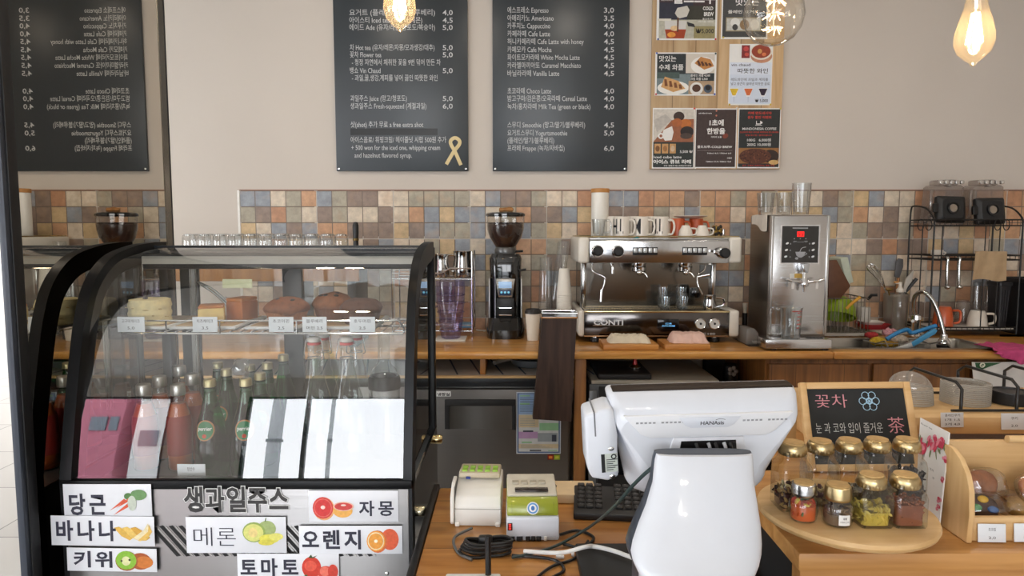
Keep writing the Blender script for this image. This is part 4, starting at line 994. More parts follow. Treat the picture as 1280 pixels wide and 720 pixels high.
obj(B().prism([(.0, .004), (-.008, .012), (-.006, .068), (.024, .088), (.06, .09), (.06, .004)], 'x', -.0585, -.0505, bev=.002), 'swipe_slot_wall', IVORY, t, True)
obj(B().box(-.0506, -.0495, .004, .1, .03, .084), 'swipe_slot', BLACK, t, True)
for x in (-.044, .044): obj(B().box(x-.005, x+.005, -.004, .006, -.0, .01, .002), 'foot', IVORY, t, True)
# second terminal
t = thing('card_terminal', 'white and green card terminal with a dark display, next to the keyboard', 'card terminal', (PZ(666, 677, ZT).x, PZ(666, 677, ZT).y, ZT), radians(1))
OL = M((150, 160, 44), .3, noise_amt=.03, coat=.4)
w_ = .054
obj(B().prism([(0, .010), (0, .050), (.004, .053), (.10, .053), (.124, .040), (.124, 0), (.004, 0), (.004, .010)], 'x', -w_, w_, bev=.003), 'lower_body', WGLOSS, t, True)
obj(B().prism([(.003, .053), (.010, .075), (.024, .084), (.110, .096), (.124, .085), (.126, .045), (.10, .045), (.1, .053)], 'x', -w_+.001, w_-.001, bev=.003), 'green_shell', OL, t, True)
obj(B().prism([(.028, .083), (.026, .089), (.110, .103), (.118, .1), (.122, .09)], 'x', -w_+.002, w_-.002, bev=.003), 'keypad_top', M((204, 198, 182), .4), t, True)
obj(B().box(-.036, .034, .032, .052, .0925, .0955, .001, T=Matrix.Translation((0, 0, 0))), 'display', M((52, 44, 40), .12), t, True)
for i in range(4):
    x = -.034+i*.019; obj(B().box(x-.007, x+.007, .066, .080, .0955, .1005, .001), 'key', M((176, 168, 150), .5), t, True)
T_ = Matrix.Translation((0, .007, .068)) @ Matrix.Rotation(radians(-22), 4, 'X')
b = B(); b.mi = 0; b.disc(0, 0, .0125, .0125, -.0045, 28); b.mi = 1; b.disc(0, 0, .0105, .0105, -.005, 28); b.mi = 0; b.disc(0, 0, .0075, .0075, -.0055, 28); b.mi = 2; b.disc(.0, 0, .0038, .0048, -.006, 20)
b.v = [tuple(T_ @ Vector(q)) for q in b.v]; obj(b, 'round_emblem', [WHITE, M((90, 150, 210), .3), M((50, 110, 180), .3)], t, True)
b = B()
for x0, x1 in ((-.04, .04),): b.tube([T_ @ Vector(q) for q in ((-.043, -.0025, .012), (-.043, -.0025, -.012), (.043, -.0025, -.012), (.043, -.0025, .012))], .0004, 4)
obj(b, 'paper_lid_seam', M((110, 120, 30), .4), t, True)
b = B().box(-.052, -.042, -.0012, .002, .024, .040, .001); obj(b, 'label_patch', M((60, 20, 24), .3), t, True)
b = B()
for k in range(3): b.box(-.0495, -.0445, -.0016, 0, .0265+k*.0045, .0295+k*.0045)
obj(b, 'indicator_marks', M((230, 60, 50), .4, emit=.6, noise_amt=0), t, True)
for x, wd, m_ in ((-.043, .012, MATTBLACK), (-.027, .013, MATTBLACK), (-.010, .009, MATTBLACK), (.001, .009, MATTBLACK), (.012, .010, MATTBLACK), (.026, .006, M((236, 232, 224), .4))):
    obj(B().box(x-wd/2, x+wd/2, -.0008, .003, .0015, .011, .0008), 'socket', m_, t, True)
# ------------------------------------------------------------------ keyboard
t = thing('keyboard', 'black keyboard lying behind the till screen', 'keyboard', (PZ(780, 636, ZT).x, PZ(780, 636, ZT).y, ZT), radians(-6))
obj(B().prism([(-.072, 0), (-.072, .016), (.07, .026), (.072, 0)], 'x', -.115, .185, bev=.003), 'case', M((28, 27, 28), .45), t, True)
b = B()
for r_ in range(6):
    y = -.048+r_*.021; z = .016+(y+.072)*.07
    for k in range(20):
        x = -.107+k*.0200+(.006 if k >= 4 else 0)
        if k == 3 or x > .165: continue
        b.box(x, x+.0165, y, y+.0165, z-.001, z+.006, .002, 1)
obj(b, 'keys', M((34, 33, 34), .4, noise_amt=.2, scale=80), t, True)
b = B()
rk = random.Random(4)
for r_ in range(6):
    y = -.044+r_*.021; z = .016+(y+.072)*.07+.0065
    for k in range(20):
        x = -.107+k*.0200+(.006 if k >= 4 else 0)
        if k == 3 or x > .165: continue
        b.raw([(x+.005, y+.004, z), (x+.009, y+.004, z), (x+.009, y+.008, z), (x+.005, y+.008, z)], [(0, 1, 2, 3)])
obj(b, 'key_legends', M((120, 120, 120), .6), t, True)
# ------------------------------------------------------------------ till: cash drawer, screen on a flared stand
t = thing('rubber_mat', 'flat black rubber mat under the till screen', 'mat', (.31, 1.16, ZT))
obj(B().box(.125, .440, .80, 1.30, ZT+.001, ZT+.022, .004), 'mat_body', M((22, 23, 25), .5), t)
obj(B().box(.135, .425, .796, .801, ZT+.004, ZT+.018, .002), 'front_strip', M((30, 31, 33), .45), t)
ZDW = ZT+.023
till = thing('till_monitor', 'white till monitor seen from behind on a flared glossy white stand', 'monitor', (P(882, 560, .99).x, .96, ZDW), 0)
SC = Matrix.Translation((P(878, 560, 1.22).x, 1.235, 0))
TILW = WGLOSS
# stand: loft of rounded sections, narrow neck flaring to the foot
def sect(cx, cy, hw, hd, z, n=28, e=3.2):
    out = []
    for k in range(n):
        a = 2*pi*k/n; c_, s_ = cos(a), sin(a)
        out.append((cx+hw*math.copysign(abs(c_)**(2/e), c_), cy+hd*math.copysign(abs(s_)**(2/e), s_), z))
    return out
def uv(u, v, Y): return P(u, v, Y)
secs = []
for v, ul, ur, Y, hd in ((571, 823, 944, 1.13, .016), (580, 822, 946, 1.128, .022), (610, 820, 949, 1.115, .030), (640, 812, 955, 1.10, .036), (665, 803, 960, 1.088, .042), (690, 796, 963, 1.075, .05), (705, 794, 963.5, 1.07, .056), (718, 797, 962, 1.062, .062), (728, 801, 959, 1.06, .068), (738, 806, 955, 1.06, .07)):
    Y *= .858; hd *= .9; a = P(ul, v, Y-hd); c_ = P(ur, v, Y-hd); secs.append(sect((a.x+c_.x)/2, Y, (c_.x-a.x)/2, hd, max((a.z+c_.z)/2, ZDW+.0005), 40))
s9 = secs[-1]; secs.append([(q[0], q[1], ZDW+.0005) for q in s9])
b = B().surf(secs, wrap=True); b.raw(secs[0], [tuple(range(40))]); b.raw(secs[-1], [tuple(range(39, -1, -1))])
obj(b, 'stand', TILW, till)
back = [[(x*1.0+0, y+.012, z) for x, y, z in s_] for s_ in secs]
b = B()
for s_ in secs: pass
cxm = sum(p[0] for p in secs[0])/40
rows_ = []
for s_ in secs:
    cx = sum(p[0] for p in s_)/40; cy = sum(p[1] for p in s_)/40
    rows_.append([(cx+(p[0]-cx)*1.018, cy+.004+(p[1]-cy)*.93+.004, p[2]+.001 if s_ is secs[0] else p[2]) for p in s_])
b.surf(rows_, wrap=True); b.raw(rows_[0], [tuple(range(40))]); obj(b, 'stand_back_cover', M((58, 64, 74), .4), till)
# screen head: local frame, x across, z up, -y towards the customer
tilt = radians(10); yaw = radians(2.0)
HM = Matrix.Translation((P(877, 540, 1.04).x, 1.040, P(876, 488, 1.035).z)) @ Matrix.Rotation(yaw, 4, 'Z') @ Matrix.Rotation(radians(-1.1), 4, 'Y') @ Matrix.Rotation(tilt, 4, 'X') @ Matrix.Scale(.8625, 4)
def rr(hw_t, hw_b, zt, zb, y, rad=.014, nb=6, rb=None, skew=0):
    rb = rb or rad; pts = []
    for cx, cz, r_, a0 in ((hw_t-rad, zt-rad, rad, 0), (-hw_t+rad, zt-rad, rad, pi/2), (-hw_b+rb, zb+rb, rb, pi), (hw_b-rb, zb+rb, rb, 1.5*pi)):
        for k in range(nb+1):
            a = a0+k*(pi/2)/nb; pts.append((cx+r_*cos(a), y, cz+r_*sin(a)))
    return pts
H = .207
LO = [rr(.170, .130, 0, -H, .034, .008, rb=.03), rr(.172, .132, .001, -H-.001, .030, .008, rb=.03), rr(.172, .132, .001, -H, .010, .008, rb=.035), rr(.170, .126, -.001, -H+.004, -.006, .012, rb=.04), rr(.166, .116, -.020, -H+.012, -.026, .02, rb=.045), rr(.160, .108, -.030, -H+.020, -.034, .022, rb=.045), rr(.152, .10, -.036, -H+.028, -.037, .024, rb=.045)]
b = B().surf(LO, wrap=True); b.raw(LO[0], [tuple(range(len(LO[0])))]); b.raw(LO[-1], [tuple(range(len(LO[0])-1, -1, -1))])
obj(b.raw([], []) if False else b, 'screen_shell', TILW, till) if False else None
b.v = [tuple(HM @ Vector(q)) for q in b.v]; obj(b, 'screen_shell', TILW, till, sharp=50)
def hp(b): b.v = [tuple(HM @ Vector(q)) for q in b.v]; return b
obj(hp(B().box(-.163, .166, .001, .027, -.004, .0035, .0025)), 'bezel_top', M((48, 38, 31), .5, noise_amt=.02, ior=1.25), till)
obj(hp(B().box(-.155, .155, .034, .036, -H+.02, -.015)), 'screen_panel', GLOSSBLACK, till)
# vent field: a shallow raised plate with two rows of slots and the maker's name
pl = [(-.150, -.030), (.152, -.030), (.120, -.066), (.106, -.073), (-.100, -.073), (-.118, -.066)]
obj(hp(B().prism(pl, 'y', -.0395, -.030, bev=.0015)), 'vent_field', M((226, 228, 232), .3, noise_amt=.01), till)
for u0, n_ in ((-.128, 12), (.062, 11)):
    b = B()
    for k in range(n_):
        if k == 5: continue
        x = u0+k*.0075; b.box(x, x+.0045, -.0401, -.0385, -.0445, -.0415)
    obj(hp(b), 'vent_slots', M((150, 152, 156), .5), till)
pn = [(-.052, -.0345), (.058, -.0345), (.047, -.049), (.036, -.0545), (-.030, -.0545), (-.041, -.049)]
obj(hp(B().prism(pn, 'y', -.0412, -.0385, bev=.001)), 'name_plate', WGLOSS, till)
obj(hp(B().text('HANAsis', .007, -.0485, .0095, -.0418, 'c', .042, .02)), 'lettering', M((70, 72, 78), .4), till)
arc = [(.009+k*.0028, 0, -.0395+.0018*sin(k/6*pi)) for k in range(7)]
obj(hp(B().tube([(x+.004, -.0416, z) for x, _, z in arc], .0004, 4)), 'logo_swoosh', M((70, 72, 78), .4), till)
# connector bay above the neck
obj(hp(B().prism([(-.060, -.074), (.066, -.074), (.074, -.112), (-.070, -.112)], 'y', -.0402, -.030, bev=.002)), 'bay_rim', M((214, 216, 222), .3), till)
obj(hp(B().prism([(-.046, -.080), (.052, -.080), (.056, -.110), (-.050, -.110)], 'y', -.0408, -.035)), 'connector_bay', M((18, 18, 20), .5), till)
for x, m_ in ((-.020, BLACK), (.002, M((170, 172, 176), .4)), (.014, BLACK), (.030, M((190, 192, 196), .4)), (.040, BLACK)):
    obj(hp(B().tube([(x, -.042, -.084), (x+.002, -.048, -.092), (x+.003, -.044, -.108)], .0032, 8, sm=3)), 'plug', m_, till)
# card reader on the side
RM = HM @ Matrix.Translation((-.186, -.006, -.088)) @ Matrix.Rotation(radians(-4), 4, 'Y')
def rp(b): b.v = [tuple(RM @ Vector(q)) for q in b.v]; return b
obj(rp(B().prism([(-.028, .060), (.012, .071), (.024, .068), (.028, .02), (.028, -.064), (.008, -.072), (-.022, -.063), (-.029, -.04)], 'y', -.028, .03, bev=.006)), 'card_reader', TILW, till, sharp=50)
obj(rp(B().box(-.012, -.0095, -.0285, .031, .02, .0665)), 'reader_slot', M((120, 122, 128), .5), till)
lb = B(); lb.mi = 0; lb.box(-.003, .026, -.0296, -.028, -.052, -.016); lb.mi = 1; lb.box(-.003, .0035, -.0300, -.029, -.052, -.016); lb.mi = 1
for k in range(6): lb.box(.006, .006+.012+.004*(k % 3), -.0300, -.029, -.048+k*.004, -.0466+k*.004)
lb.disc(.0195, -.0215, .0052, .0052, -.0302, 18); lb.mi = 0; lb.disc(.0195, -.0215, .0028, .0028, -.0304, 14)
obj(rp(lb), 'rating_label', [M((196, 204, 196), .4), M((30, 32, 34), .4)], till)
for z in (-.007, -.062): obj(rp(B().ball(.016, -.0285, z, .0055, .0015, .004)), 'screw', CHROME, till)
# cream paper behind the screen
single(B().box(.105, .20, 1.545, 1.635, ZT+.0005, ZT+.022, .002), 'paper_box', M((226, 200, 160), .7), 'flat cream cardboard box behind the till screen', 'box')
# dark mouse behind the second terminal
p = PZ(680, 612, ZT)
single(B().ball(p.x, 1.60, ZT+.012, .034, .03, .022), 'computer_mouse', MATTBLACK, 'dark rounded mouse behind the green card terminal', 'mouse')
# ------------------------------------------------------------------ cables and the router
def cable(name, pts, r, m_, lab, cat='cable', sm=8):
    b = B().tube(pts, r, 8, sm=sm); return single(b, name, m_, lab, cat)
def zc(u, v, h=.004): return tuple(PZ(u, v, ZT+h))
obj(B().tube([tuple(P(838, 574, 1.02)), tuple(P(815, 585, 1.005)), tuple(P(790, 608, 1.03)), tuple(P(765, 636, 1.10)), tuple(PZ(735, 660, ZT+.03)), zc(700, 680, .008), zc(672, 690, .006), zc(640, 697, .006)], .0030, 8, sm=8), 'screen_cable', M((44, 62, 62), .4), till)
b = B()
rc = random.Random(2)
for k in range(6):
    cx, cy = PZ(606+k*1.0, 692, ZT)[:2]; a_, b_ = .045+rc.uniform(-.006, .006), .026+rc.uniform(-.005, .005)
    b.tube([(cx+a_*cos(q*pi/8+.2)*(1 if True else 0), cy+b_*sin(q*pi/8+.2)*(.55+.45*abs(cos(q*pi/8))), ZT+.004+k*.0045+.002*sin(q)) for q in range(16)], .0032, 7, closed=True, sm=2)
b.box(*(lambda c_: (c_.x-.014, c_.x+.014, c_.y-.008, c_.y+.008))(PZ(607, 690, ZT)), ZT+.003, ZT+.034, .004)
cl = single(b, 'cable_coil', M((24, 24, 25), .45), 'tied coil of black cable in front of the cream terminal', 'cable')
cable('terminal_cable', [zc(590, 660, .006), zc(568, 672), zc(572, 690), zc(590, 700)], .0028, M((90, 92, 92), .5), 'thin grey cable from under the cream card terminal')
obj(B().tube([zc(655, 689, .010), zc(700, 691, .020), zc(730, 684, .034), zc(742, 683, .03), zc(765, 688, .034), zc(790, 697, .034), zc(812, 706, .034)], .0042, 8, sm=8), 'white_cable', M((222, 222, 220), .4), till)
cable('black_cable', [zc(640, 694), zc(690, 699), zc(705, 712), zc(690, 722)], .003, BLACK, 'black cable with a white tag lying left of the till drawer')
cable('black_cable', [zc(700, 668), zc(722, 663), zc(742, 672), zc(728, 684), zc(704, 680)], .003, BLACK, 'black cable loop beside the white and green terminal')
cable('black_cable', [zc(735, 676), zc(720, 697), zc(690, 708), zc(668, 724)], .0028, BLACK, 'black cable running to the bottom edge left of the till')
for i, (u, v, d) in enumerate(((700, 699, 'flat'), (716, 696, 'upright'))):
    p = PZ(u, v, ZT)
    single(B().box(p.x-.008 if i == 0 else p.x-.003, p.x+.008 if i == 0 else p.x+.003, p.y-.002, p.y+.002, ZT+.001, ZT+(.008 if i == 0 else .016), .001), 'cable_tag', PAPER, 'small white tag on the black cables, the %s one' % d, 'tag')
t = thing('router', 'white router with a black upright antenna at the bottom edge', 'router', (PZ(590, 722, ZT).x, 1.15, ZT))
zr = ZT+.026; xl = PZ(557, 717, zr).x; xr = PZ(626, 717, zr).x; yb = PZ(590, 716, zr).y
obj(B().box(xl, xr, yb-.10, yb, ZT+.0005, zr, .004), 'case', WHITE, t)
a = P(610, 671, yb-.01); obj(B().tube([(a.x, yb-.006, ZT+.012), (a.x, yb-.006, a.z)], .0055, 12), 'antenna', BLACK, t)
obj(B().tube([(a.x+.01, yb-.006, ZT+.01), (a.x-.01, yb-.006, ZT+.01)], .006, 10), 'antenna_hinge', BLACK, t)
# ------------------------------------------------------------------ jar tray
TZ_ = .050; TCX, TCY = .541, 1.071
t = thing('round_tray', 'round pale wooden turntable carrying the tea jars', 'tray', (TCX, TCY, ZL))
TR = .135
obj(B().lathe([(0, TZ_-.016), (.06, TZ_-.016), (TR-.008, TZ_-.016), (TR-.002, TZ_-.012), (TR, TZ_-.007), (TR-.002, TZ_-.0015), (TR-.008, TZ_), (0, TZ_)], TCX, TCY, ZL, 64), 'top', WOODPALE, t)
obj(B().cyl(TCX, TCY, ZL+.0005, ZL+TZ_-.015, .052, seg=40), 'base_ring', WOODPALE, t)
ZJ = ZL+TZ_+.0008
GOLD = M((198, 176, 132), .30, 1, noise_amt=.05); CORK = M((196, 160, 104), .6, noise_amt=.12, scale=120); SILV = M((190, 190, 190), .25, 1, noise_amt=.05)
def jar(u, v, w_, h_, kind, lab, lid, fill, fh, rgbs, clab, seed, ydep=None):
    """u,v: the middle of the lid top"""
    w_ *= .945; h_ *= .945
    zl = ZJ+h_
    p = PZ(u, v, zl); x, y = p.x, p.y
    t = thing('tea_jar', lab, 'jar', (x, y, ZJ), group=None)
    r_ = w_/2
    if kind == 'square': pr = [(0, 0), (r_*1.02, 0), (r_*1.08, .003), (r_*1.08, h_*.58), (r_*1.0, h_*.68), (r_*.78, h_*.75), (r_*.74, h_*.78), (r_*.74, h_*.86)]; e = 7
    elif kind == 'hex': pr = [(0, 0), (r_*.9, 0), (r_*1.0, .004), (r_*1.05, h_*.45), (r_*.98, h_*.62), (r_*.8, h_*.72), (r_*.8, h_*.8)]; e = 3
    else: pr = [(0, 0), (r_*.8, 0), (r_*.95, .004), (r_*1.06, h_*.3), (r_*1.0, h_*.52), (r_*.76, h_*.66), (r_*.72, h_*.7), (r_*.72, h_*.78)]; e = 2.3
    o = B().lathe(pr, seg=40, sq=e); obj(o, 'glass_body', JARGLASS, t, True, sharp=60)
    lr = r_*.86 if kind == 'square' else r_*.9
    lz = h_-(.017 if kind != 'short' else .020)
    lp = [(lr*.93, lz-.002), (lr, lz), (lr*1.02, lz+.003)]
    if kind == 'short' or kind == 'heart':
        lp += [(lr*1.0, lz+.005), (lr*1.02, lz+.0075), (lr*1.0, lz+.0095), (lr*1.0, lz+.013), (lr*.94, h_-.001), (lr*.8, h_)]
    else: lp += [(lr*1.04, lz+.006), (lr*1.02, lz+.011), (lr*.93, h_-.002), (lr*.82, h_-.0005)]
    L = B().lathe(lp+[(0, h_-.0008)], seg=48)
    if kind in ('square', 'hex'):
        L.v = [((vx*(1+.03*cos(24*math.atan2(vy, vx))) if vz < lz+.007 else vx), (vy*(1+.03*cos(24*math.atan2(vy, vx))) if vz < lz+.007 else vy), vz) for vx, vy, vz in L.v]
    ld = obj(L, 'lid', lid, t, True)
    obj(B().cyl(0, 0, h_-.002, h_+.0014, lr*.82, seg=36), 'cork_disc', CORK, t, True)
    # contents
    rr_ = random.Random(seed); b = B(); sq_ = 6 if kind == 'square' else 2
    n = 190 if fill == 'grain' else 90
    for k in range(n):
        a = rr_.random()*2*pi; q = r_*.93*(.55+.45*rr_.random()) if k > 30 else r_*.8*rr_.random()**.5
        if sq_ == 6:
            cx, sy = rr_.uniform(-1, 1)*r_*.78, rr_.uniform(-1, 1)*r_*.78
            if k % 2: (cx, sy) = (cx, -r_*.82+rr_.random()*.003) if k % 4 == 1 else (math.copysign(r_*.82, cx), sy)
        else: cx, sy = q*cos(a)*.80, q*sin(a)*.80
        z = .004+rr_.random()*fh*h_*(1 if k > 30 else .0)+(fh*h_ if k <= 30 else 0)+.003*rr_.random()
        b.mi = rr_.randrange(len(rgbs))
        s_ = (.0022 if fill == 'grain' else .0048)*(.8+.5*rr_.random())
        T_ = Matrix.Translation((cx, sy, z)) @ Matrix.Rotation(rr_.random()*3, 4, 'X') @ Matrix.Rotation(rr_.random()*3, 4, 'Y')
        if fill == 'petal': b.ball(0, 0, 0, s_*1.2, s_*.9, s_*.35, 6, 4, T_)
        elif fill == 'grain': b.ball(0, 0, 0, s_*1.3, s_*.7, s_*.7, 6, 4, T_)
        else: b.ball(0, 0, 0, s_, s_, s_*.8, 6, 4, T_)
    b.mi = 0
    b.lathe([(0, .003), (r_*.86, .003), (r_*.88, fh*h_), (0, fh*h_+.003)], seg=24, sq=6 if sq_ == 6 else 2.2)
    b.v = [(x+vx, y+vy, ZJ+vz) for vx, vy, vz in b.v]
    single(b, 'dried_flowers', [M(c_, .8, noise_amt=.2) for c_ in rgbs], clab, 'dried flower tea', kind='stuff')
    return t, x, y
jar(991, 553, .052, .112, 'square', 'tall square jar with gold lid nearest the till screen, dark petals inside', GOLD, 'petal', .26, [(60, 30, 28), (206, 190, 140), (120, 50, 36), (150, 120, 70)], 'dark red and cream dried petals in the jar nearest the till', 11)
jar(1026, 551, .050, .108, 'square', 'tall square gold lidded jar with a low pale fill, second from the till', GOLD, 'petal', .12, [(160, 140, 104), (90, 60, 70), (190, 170, 130)], 'low layer of pale dried leaves in the second tall jar', 12)
jar(1062, 550, .050, .108, 'square', 'tall square gold lidded jar directly behind the small labelled jar', GOLD, 'petal', .14, [(104, 90, 70), (80, 60, 60), (150, 130, 100)], 'brown dried leaves in the middle tall jar', 13)
jar(1097, 549, .050, .108, 'square', 'tall square gold lidded jar behind the jar of yellow flowers', GOLD, 'petal', .20, [(110, 100, 80), (140, 124, 96)], 'grey brown dried leaves in the fourth tall jar', 14)
jar(1134, 549, .050, .108, 'square', 'tall square gold lidded jar with dark contents beside the flower card', GOLD, 'petal', .42, [(40, 36, 40), (60, 54, 60), (90, 80, 76)], 'near black dried leaves in the tall jar by the flower card', 15)
jar(1005, 603, .043, .062, 'heart', 'small squat jar with silver lid and orange flowers', SILV, 'petal', .42, [(206, 92, 40), (190, 60, 34), (220, 190, 90), (90, 110, 60)], 'orange and red dried flowers in the silver lidded jar', 16)
t9, jx, jy = jar(1048, 606, .046, .064, 'short', 'small jar with ribbed gold screw lid and a white label', GOLD, 'petal', .30, [(120, 96, 76), (150, 120, 90), (96, 70, 66)], 'brown dried petals in the small labelled jar', 17)
lb = B(); rl = .0236
lb.mi = 0; lb.surf([[(rl*sin(a*.12), -rl*cos(a*.12)-.0005, z) for a in range(-3, 4)] for z in (.006, .022)]); lb.mi = 1
lb.text('국화', 0, .0155, .004, -.0012, 'c', .006, .02, warp=lambda q: Vector((rl*sin(q.x/rl), -rl*cos(q.x/rl)-.0014, q.z))); lb.text('국화차 꽃차', 0, .0105, .003, -.0012, 'c', .014, 0, warp=lambda q: Vector((rl*sin(q.x/rl), -rl*cos(q.x/rl)-.0014, q.z)))
obj(lb, 'label', [PAPER, INK], t9, True)
jar(1090, 593, .050, .080, 'square', 'low square jar with gold lid and yellow dried flowers', GOLD, 'petal', .30, [(196, 170, 70), (220, 196, 100), (130, 110, 50)], 'yellow dried flowers in the low square jar', 18)
jar(1132, 593, .050, .080, 'square', 'low square jar with gold lid and red brown grains', GOLD, 'grain', .45, [(130, 72, 46), (156, 92, 60), (110, 60, 40)], 'red brown dried grains in the low square jar', 19)
# ------------------------------------------------------------------ chalkboard
Yc = 1.362
cw = P(1152, 586, Yc).x-P(1012, 586, Yc).x
CT = Matrix.Translation(((P(1152, 586, Yc).x+P(1012, 586, Yc).x)/2, Yc, ZL+.005)) @ Matrix.Rotation(radians(-2), 4, 'Z') @ Matrix.Rotation(radians(-20), 4, 'X') @ Matrix.Rotation(radians(-1.0), 4, 'Y')
cb = thing('chalkboard', 'small wood framed chalkboard standing behind the tea jars', 'chalkboard', tuple(CT.translation))
hw = cw/2; hh = (P(1060, 481, Yc+.06).z-ZL)/cos(radians(20)); fr = .014
def cp(b): b.v = [tuple(CT @ Vector(q)) for q in b.v]; return b
for nm, a_ in (('frame_side', (-hw, -hw+fr, 0, hh)), ('frame_side', (hw-fr, hw, 0, hh)), ('frame_rail', (-hw+fr, hw-fr, 0, fr)), ('frame_rail', (-hw+fr, hw-fr, hh-fr, hh))):
    obj(cp(B().box(a_[0], a_[1], -.006, .008, a_[2], a_[3], .002)), nm, WOODPALE, cb)
obj(cp(B().box(-hw+fr-.002, hw-fr+.002, -.001, .004, fr-.002, hh-fr+.002)), 'slate', M((34, 37, 38), .7, noise_amt=.15, scale=20), cb)
PK = M((214, 150, 160), .9); CH = M((214, 216, 214), .9, noise_amt=.1); BLC = M((170, 206, 230), .9)
iw = hw-fr
obj(cp(B().text('꽃차', -iw*.52, hh*.72, hh*.17, -.0022, 'c', iw*.66, -.006)), 'chalk_lettering', PK, cb)
obj(cp(B().text('눈 과 코와 입이 즐거운', -iw*.22, hh*.43, hh*.13, -.0022, 'c', iw*1.36, -.008)), 'chalk_lettering', CH, cb)
obj(cp(B().text('茶', iw*.74, hh*.43, hh*.20, -.0022, 'c', None, -.006)), 'chalk_lettering', PK, cb)
b = B(); fx_, fz_ = iw*.26, hh*.78
for k in range(6):
    a = k*pi/3; cx, cz = fx_+.0135*cos(a), fz_+.0135*sin(a); b.tube([(cx+.0075*cos(q*pi/6), -.0025, cz+.0075*sin(q*pi/6)) for q in range(12)], .0008, 5, closed=True)
b.tube([(fx_+.0055*cos(q*pi/6), -.0025, fz_+.0055*sin(q*pi/6)) for q in range(12)], .0012, 5, closed=True)
for k in range(6): b.tube([(fx_, -.0025, fz_), (fx_+.006*cos(k*1.05), -.0025, fz_+.006*sin(k*1.05))], .0008, 5)
obj(cp(b), 'chalk_flower', BLC, cb)
single(B().box(P(984, 540, 1.5).x-.04, P(996, 540, 1.5).x, 1.50, 1.54, ZL+.0005, ZL+.075, .003), 'wooden_block', WOODPALE, 'pale wooden block just left of the chalkboard foot', 'block')
# ------------------------------------------------------------------ flowered card
b0 = PZ(1149, 641, ZL); b1 = PZ(1180, 662, ZL)
tL = P(1156, 522, b0.y+.012); tR = P(1193, 541, b1.y+.012)
t = thing('flower_card', 'folded white card with pink roses standing beside the jar tray', 'card', ((b0.x+b1.x)/2, (b0.y+b1.y)/2, ZL))
sh_ = Vector((-.008, 0, 0)); A0, A1 = Vector((b0.x, b0.y, ZL+.001))+sh_, Vector((b1.x, b1.y, ZL+.001))+sh_; U0, U1 = Vector(tL)+sh_, Vector(tR)+sh_
def bil(s_, q, off=0):
    n_ = (A1-A0).cross(U0-A0).normalized()
    if n_.y > 0: n_ = -n_
    return (A0*(1-s_)+A1*s_)*(1-q)+(U0*(1-s_)+U1*s_)*q+n_*off
def flat(b): b.v = [tuple(bil(x, z, .0012+(.0009-y))) for x, y, z in b.v]; return b
CARDW = M((228, 226, 222), .5, noise_amt=.03)
obj(B().surf([[bil(i/4, k/4) for i in range(5)] for k in range(5)], .0012), 'front_leaf', CARDW, t)
bk_ = Vector((-.006, .030, 0))
obj(B().surf([[bil(1, k/4)*(1-i/3)+(bil(1, k/4)+bk_*(1-k/4*.6)+Vector((-.002, .03, 0)))*(i/3) for i in range(4)] for k in range(5)], .0012), 'rear_leaf', CARDW, t)
b = B(); rr_ = random.Random(8); ms = [M((206, 70, 96), .6, noise_amt=.2), M((226, 140, 156), .6, noise_amt=.2), M((120, 130, 90), .6), M((60, 56, 60), .6)]
for cx, cz, s_ in ((.55, .80, .2), (.22, .72, .16), (.8, .86, .1)):
    for k in range(16):
        a = rr_.random()*6.28; q = rr_.random()*s_; b.mi = 0 if k % 3 else 1; b.disc(cx+q*cos(a), cz+q*.45*sin(a), .07, .028, 0-.0001*k, 10, rr_.random())
    for k in range(5):
        a = rr_.random()*6.28; b.mi = 2; b.disc(cx+s_*1.15*cos(a), cz+s_*.5*sin(a), .06, .018, -.0001, 8, a)
for cx, cz in ((.95, .72), (.93, .28), (.9, .2), (.96, .5)):
    for k in range(4): b.mi = k % 2; b.disc(cx+rr_.uniform(-.05, .05), cz+rr_.uniform(-.03, .03), .05, .02, -.0001*k, 8)
obj(flat(b), 'printed_roses', ms, t)
b = B(); b.text('꽃차', .5, .36, .085, -.0003, 'c', .42, 0); b.text('향기로운 꽃차', .40, .53, .03, -.0003, 'c', .5); b.text('한 잔의 여유', .45, .46, .028, -.0003, 'c', .5); b.text('flower tea', .28, .945, .025, -.0003, 'c', .4)
obj(flat(b), 'lettering', ms[3], t)
# ------------------------------------------------------------------ biscuit box, step shelf behind it
BX0 = .735; BX1 = 1.30; BY0 = 1.047; BY1 = 1.170
bb = thing('biscuit_box', 'pale wooden display box with curved side panel holding wrapped biscuits', 'display box', ((BX0+BX1)/2, 1.1, ZL))
sidep = [(BY0, ZL+.001), (BY0-.002, ZL+.05), (BY0+.000, ZL+.085), (BY0+.010, ZL+.110), (BY0+.028, ZL+.130), (BY0+.05, ZL+.142), (BY1, ZL+.144), (BY1, ZL+.001)]
obj(B().prism(sidep, 'x', BX0-.009, BX0, bev=.002), 'side_panel', WOODPALEV, bb)
obj(B().prism(sidep, 'x', BX1, BX1+.014, bev=.002), 'side_panel', WOODPALEV, bb)
obj(B().box(BX0, BX1, BY0+.008, BY0+.018, ZL+.001, ZL+.040, .002), 'front_lip', WOODPALE, bb)
obj(B().box(BX0, BX1, BY0+.02, BY1, ZL+.001, ZL+.008), 'floor_board', WOODPALE, bb)
obj(B().box(BX0, BX1, BY1-.008, BY1+.004, ZL+.008, ZL+.132, .002), 'rear_panel', WOODPALE, bb)
obj(B().tube([(P(1259, 548, 1.15).x, 1.150, ZL+.139), (BX1-.01, 1.150, ZL+.139)], .0065, 14), 'top_rod', WOODPALE, bb)
SY = 1.44; SZ2 = P(1200, 521, SY).z
shf = thing('step_shelf', 'pale wooden step shelf behind the biscuit box carrying the cup lids', 'shelf', (1.2, 1.55, ZL))
obj(B().box(.70, 1.62, SY, 1.72, SZ2-.040, SZ2, .007), 'shelf_board', WOODPALE, shf)
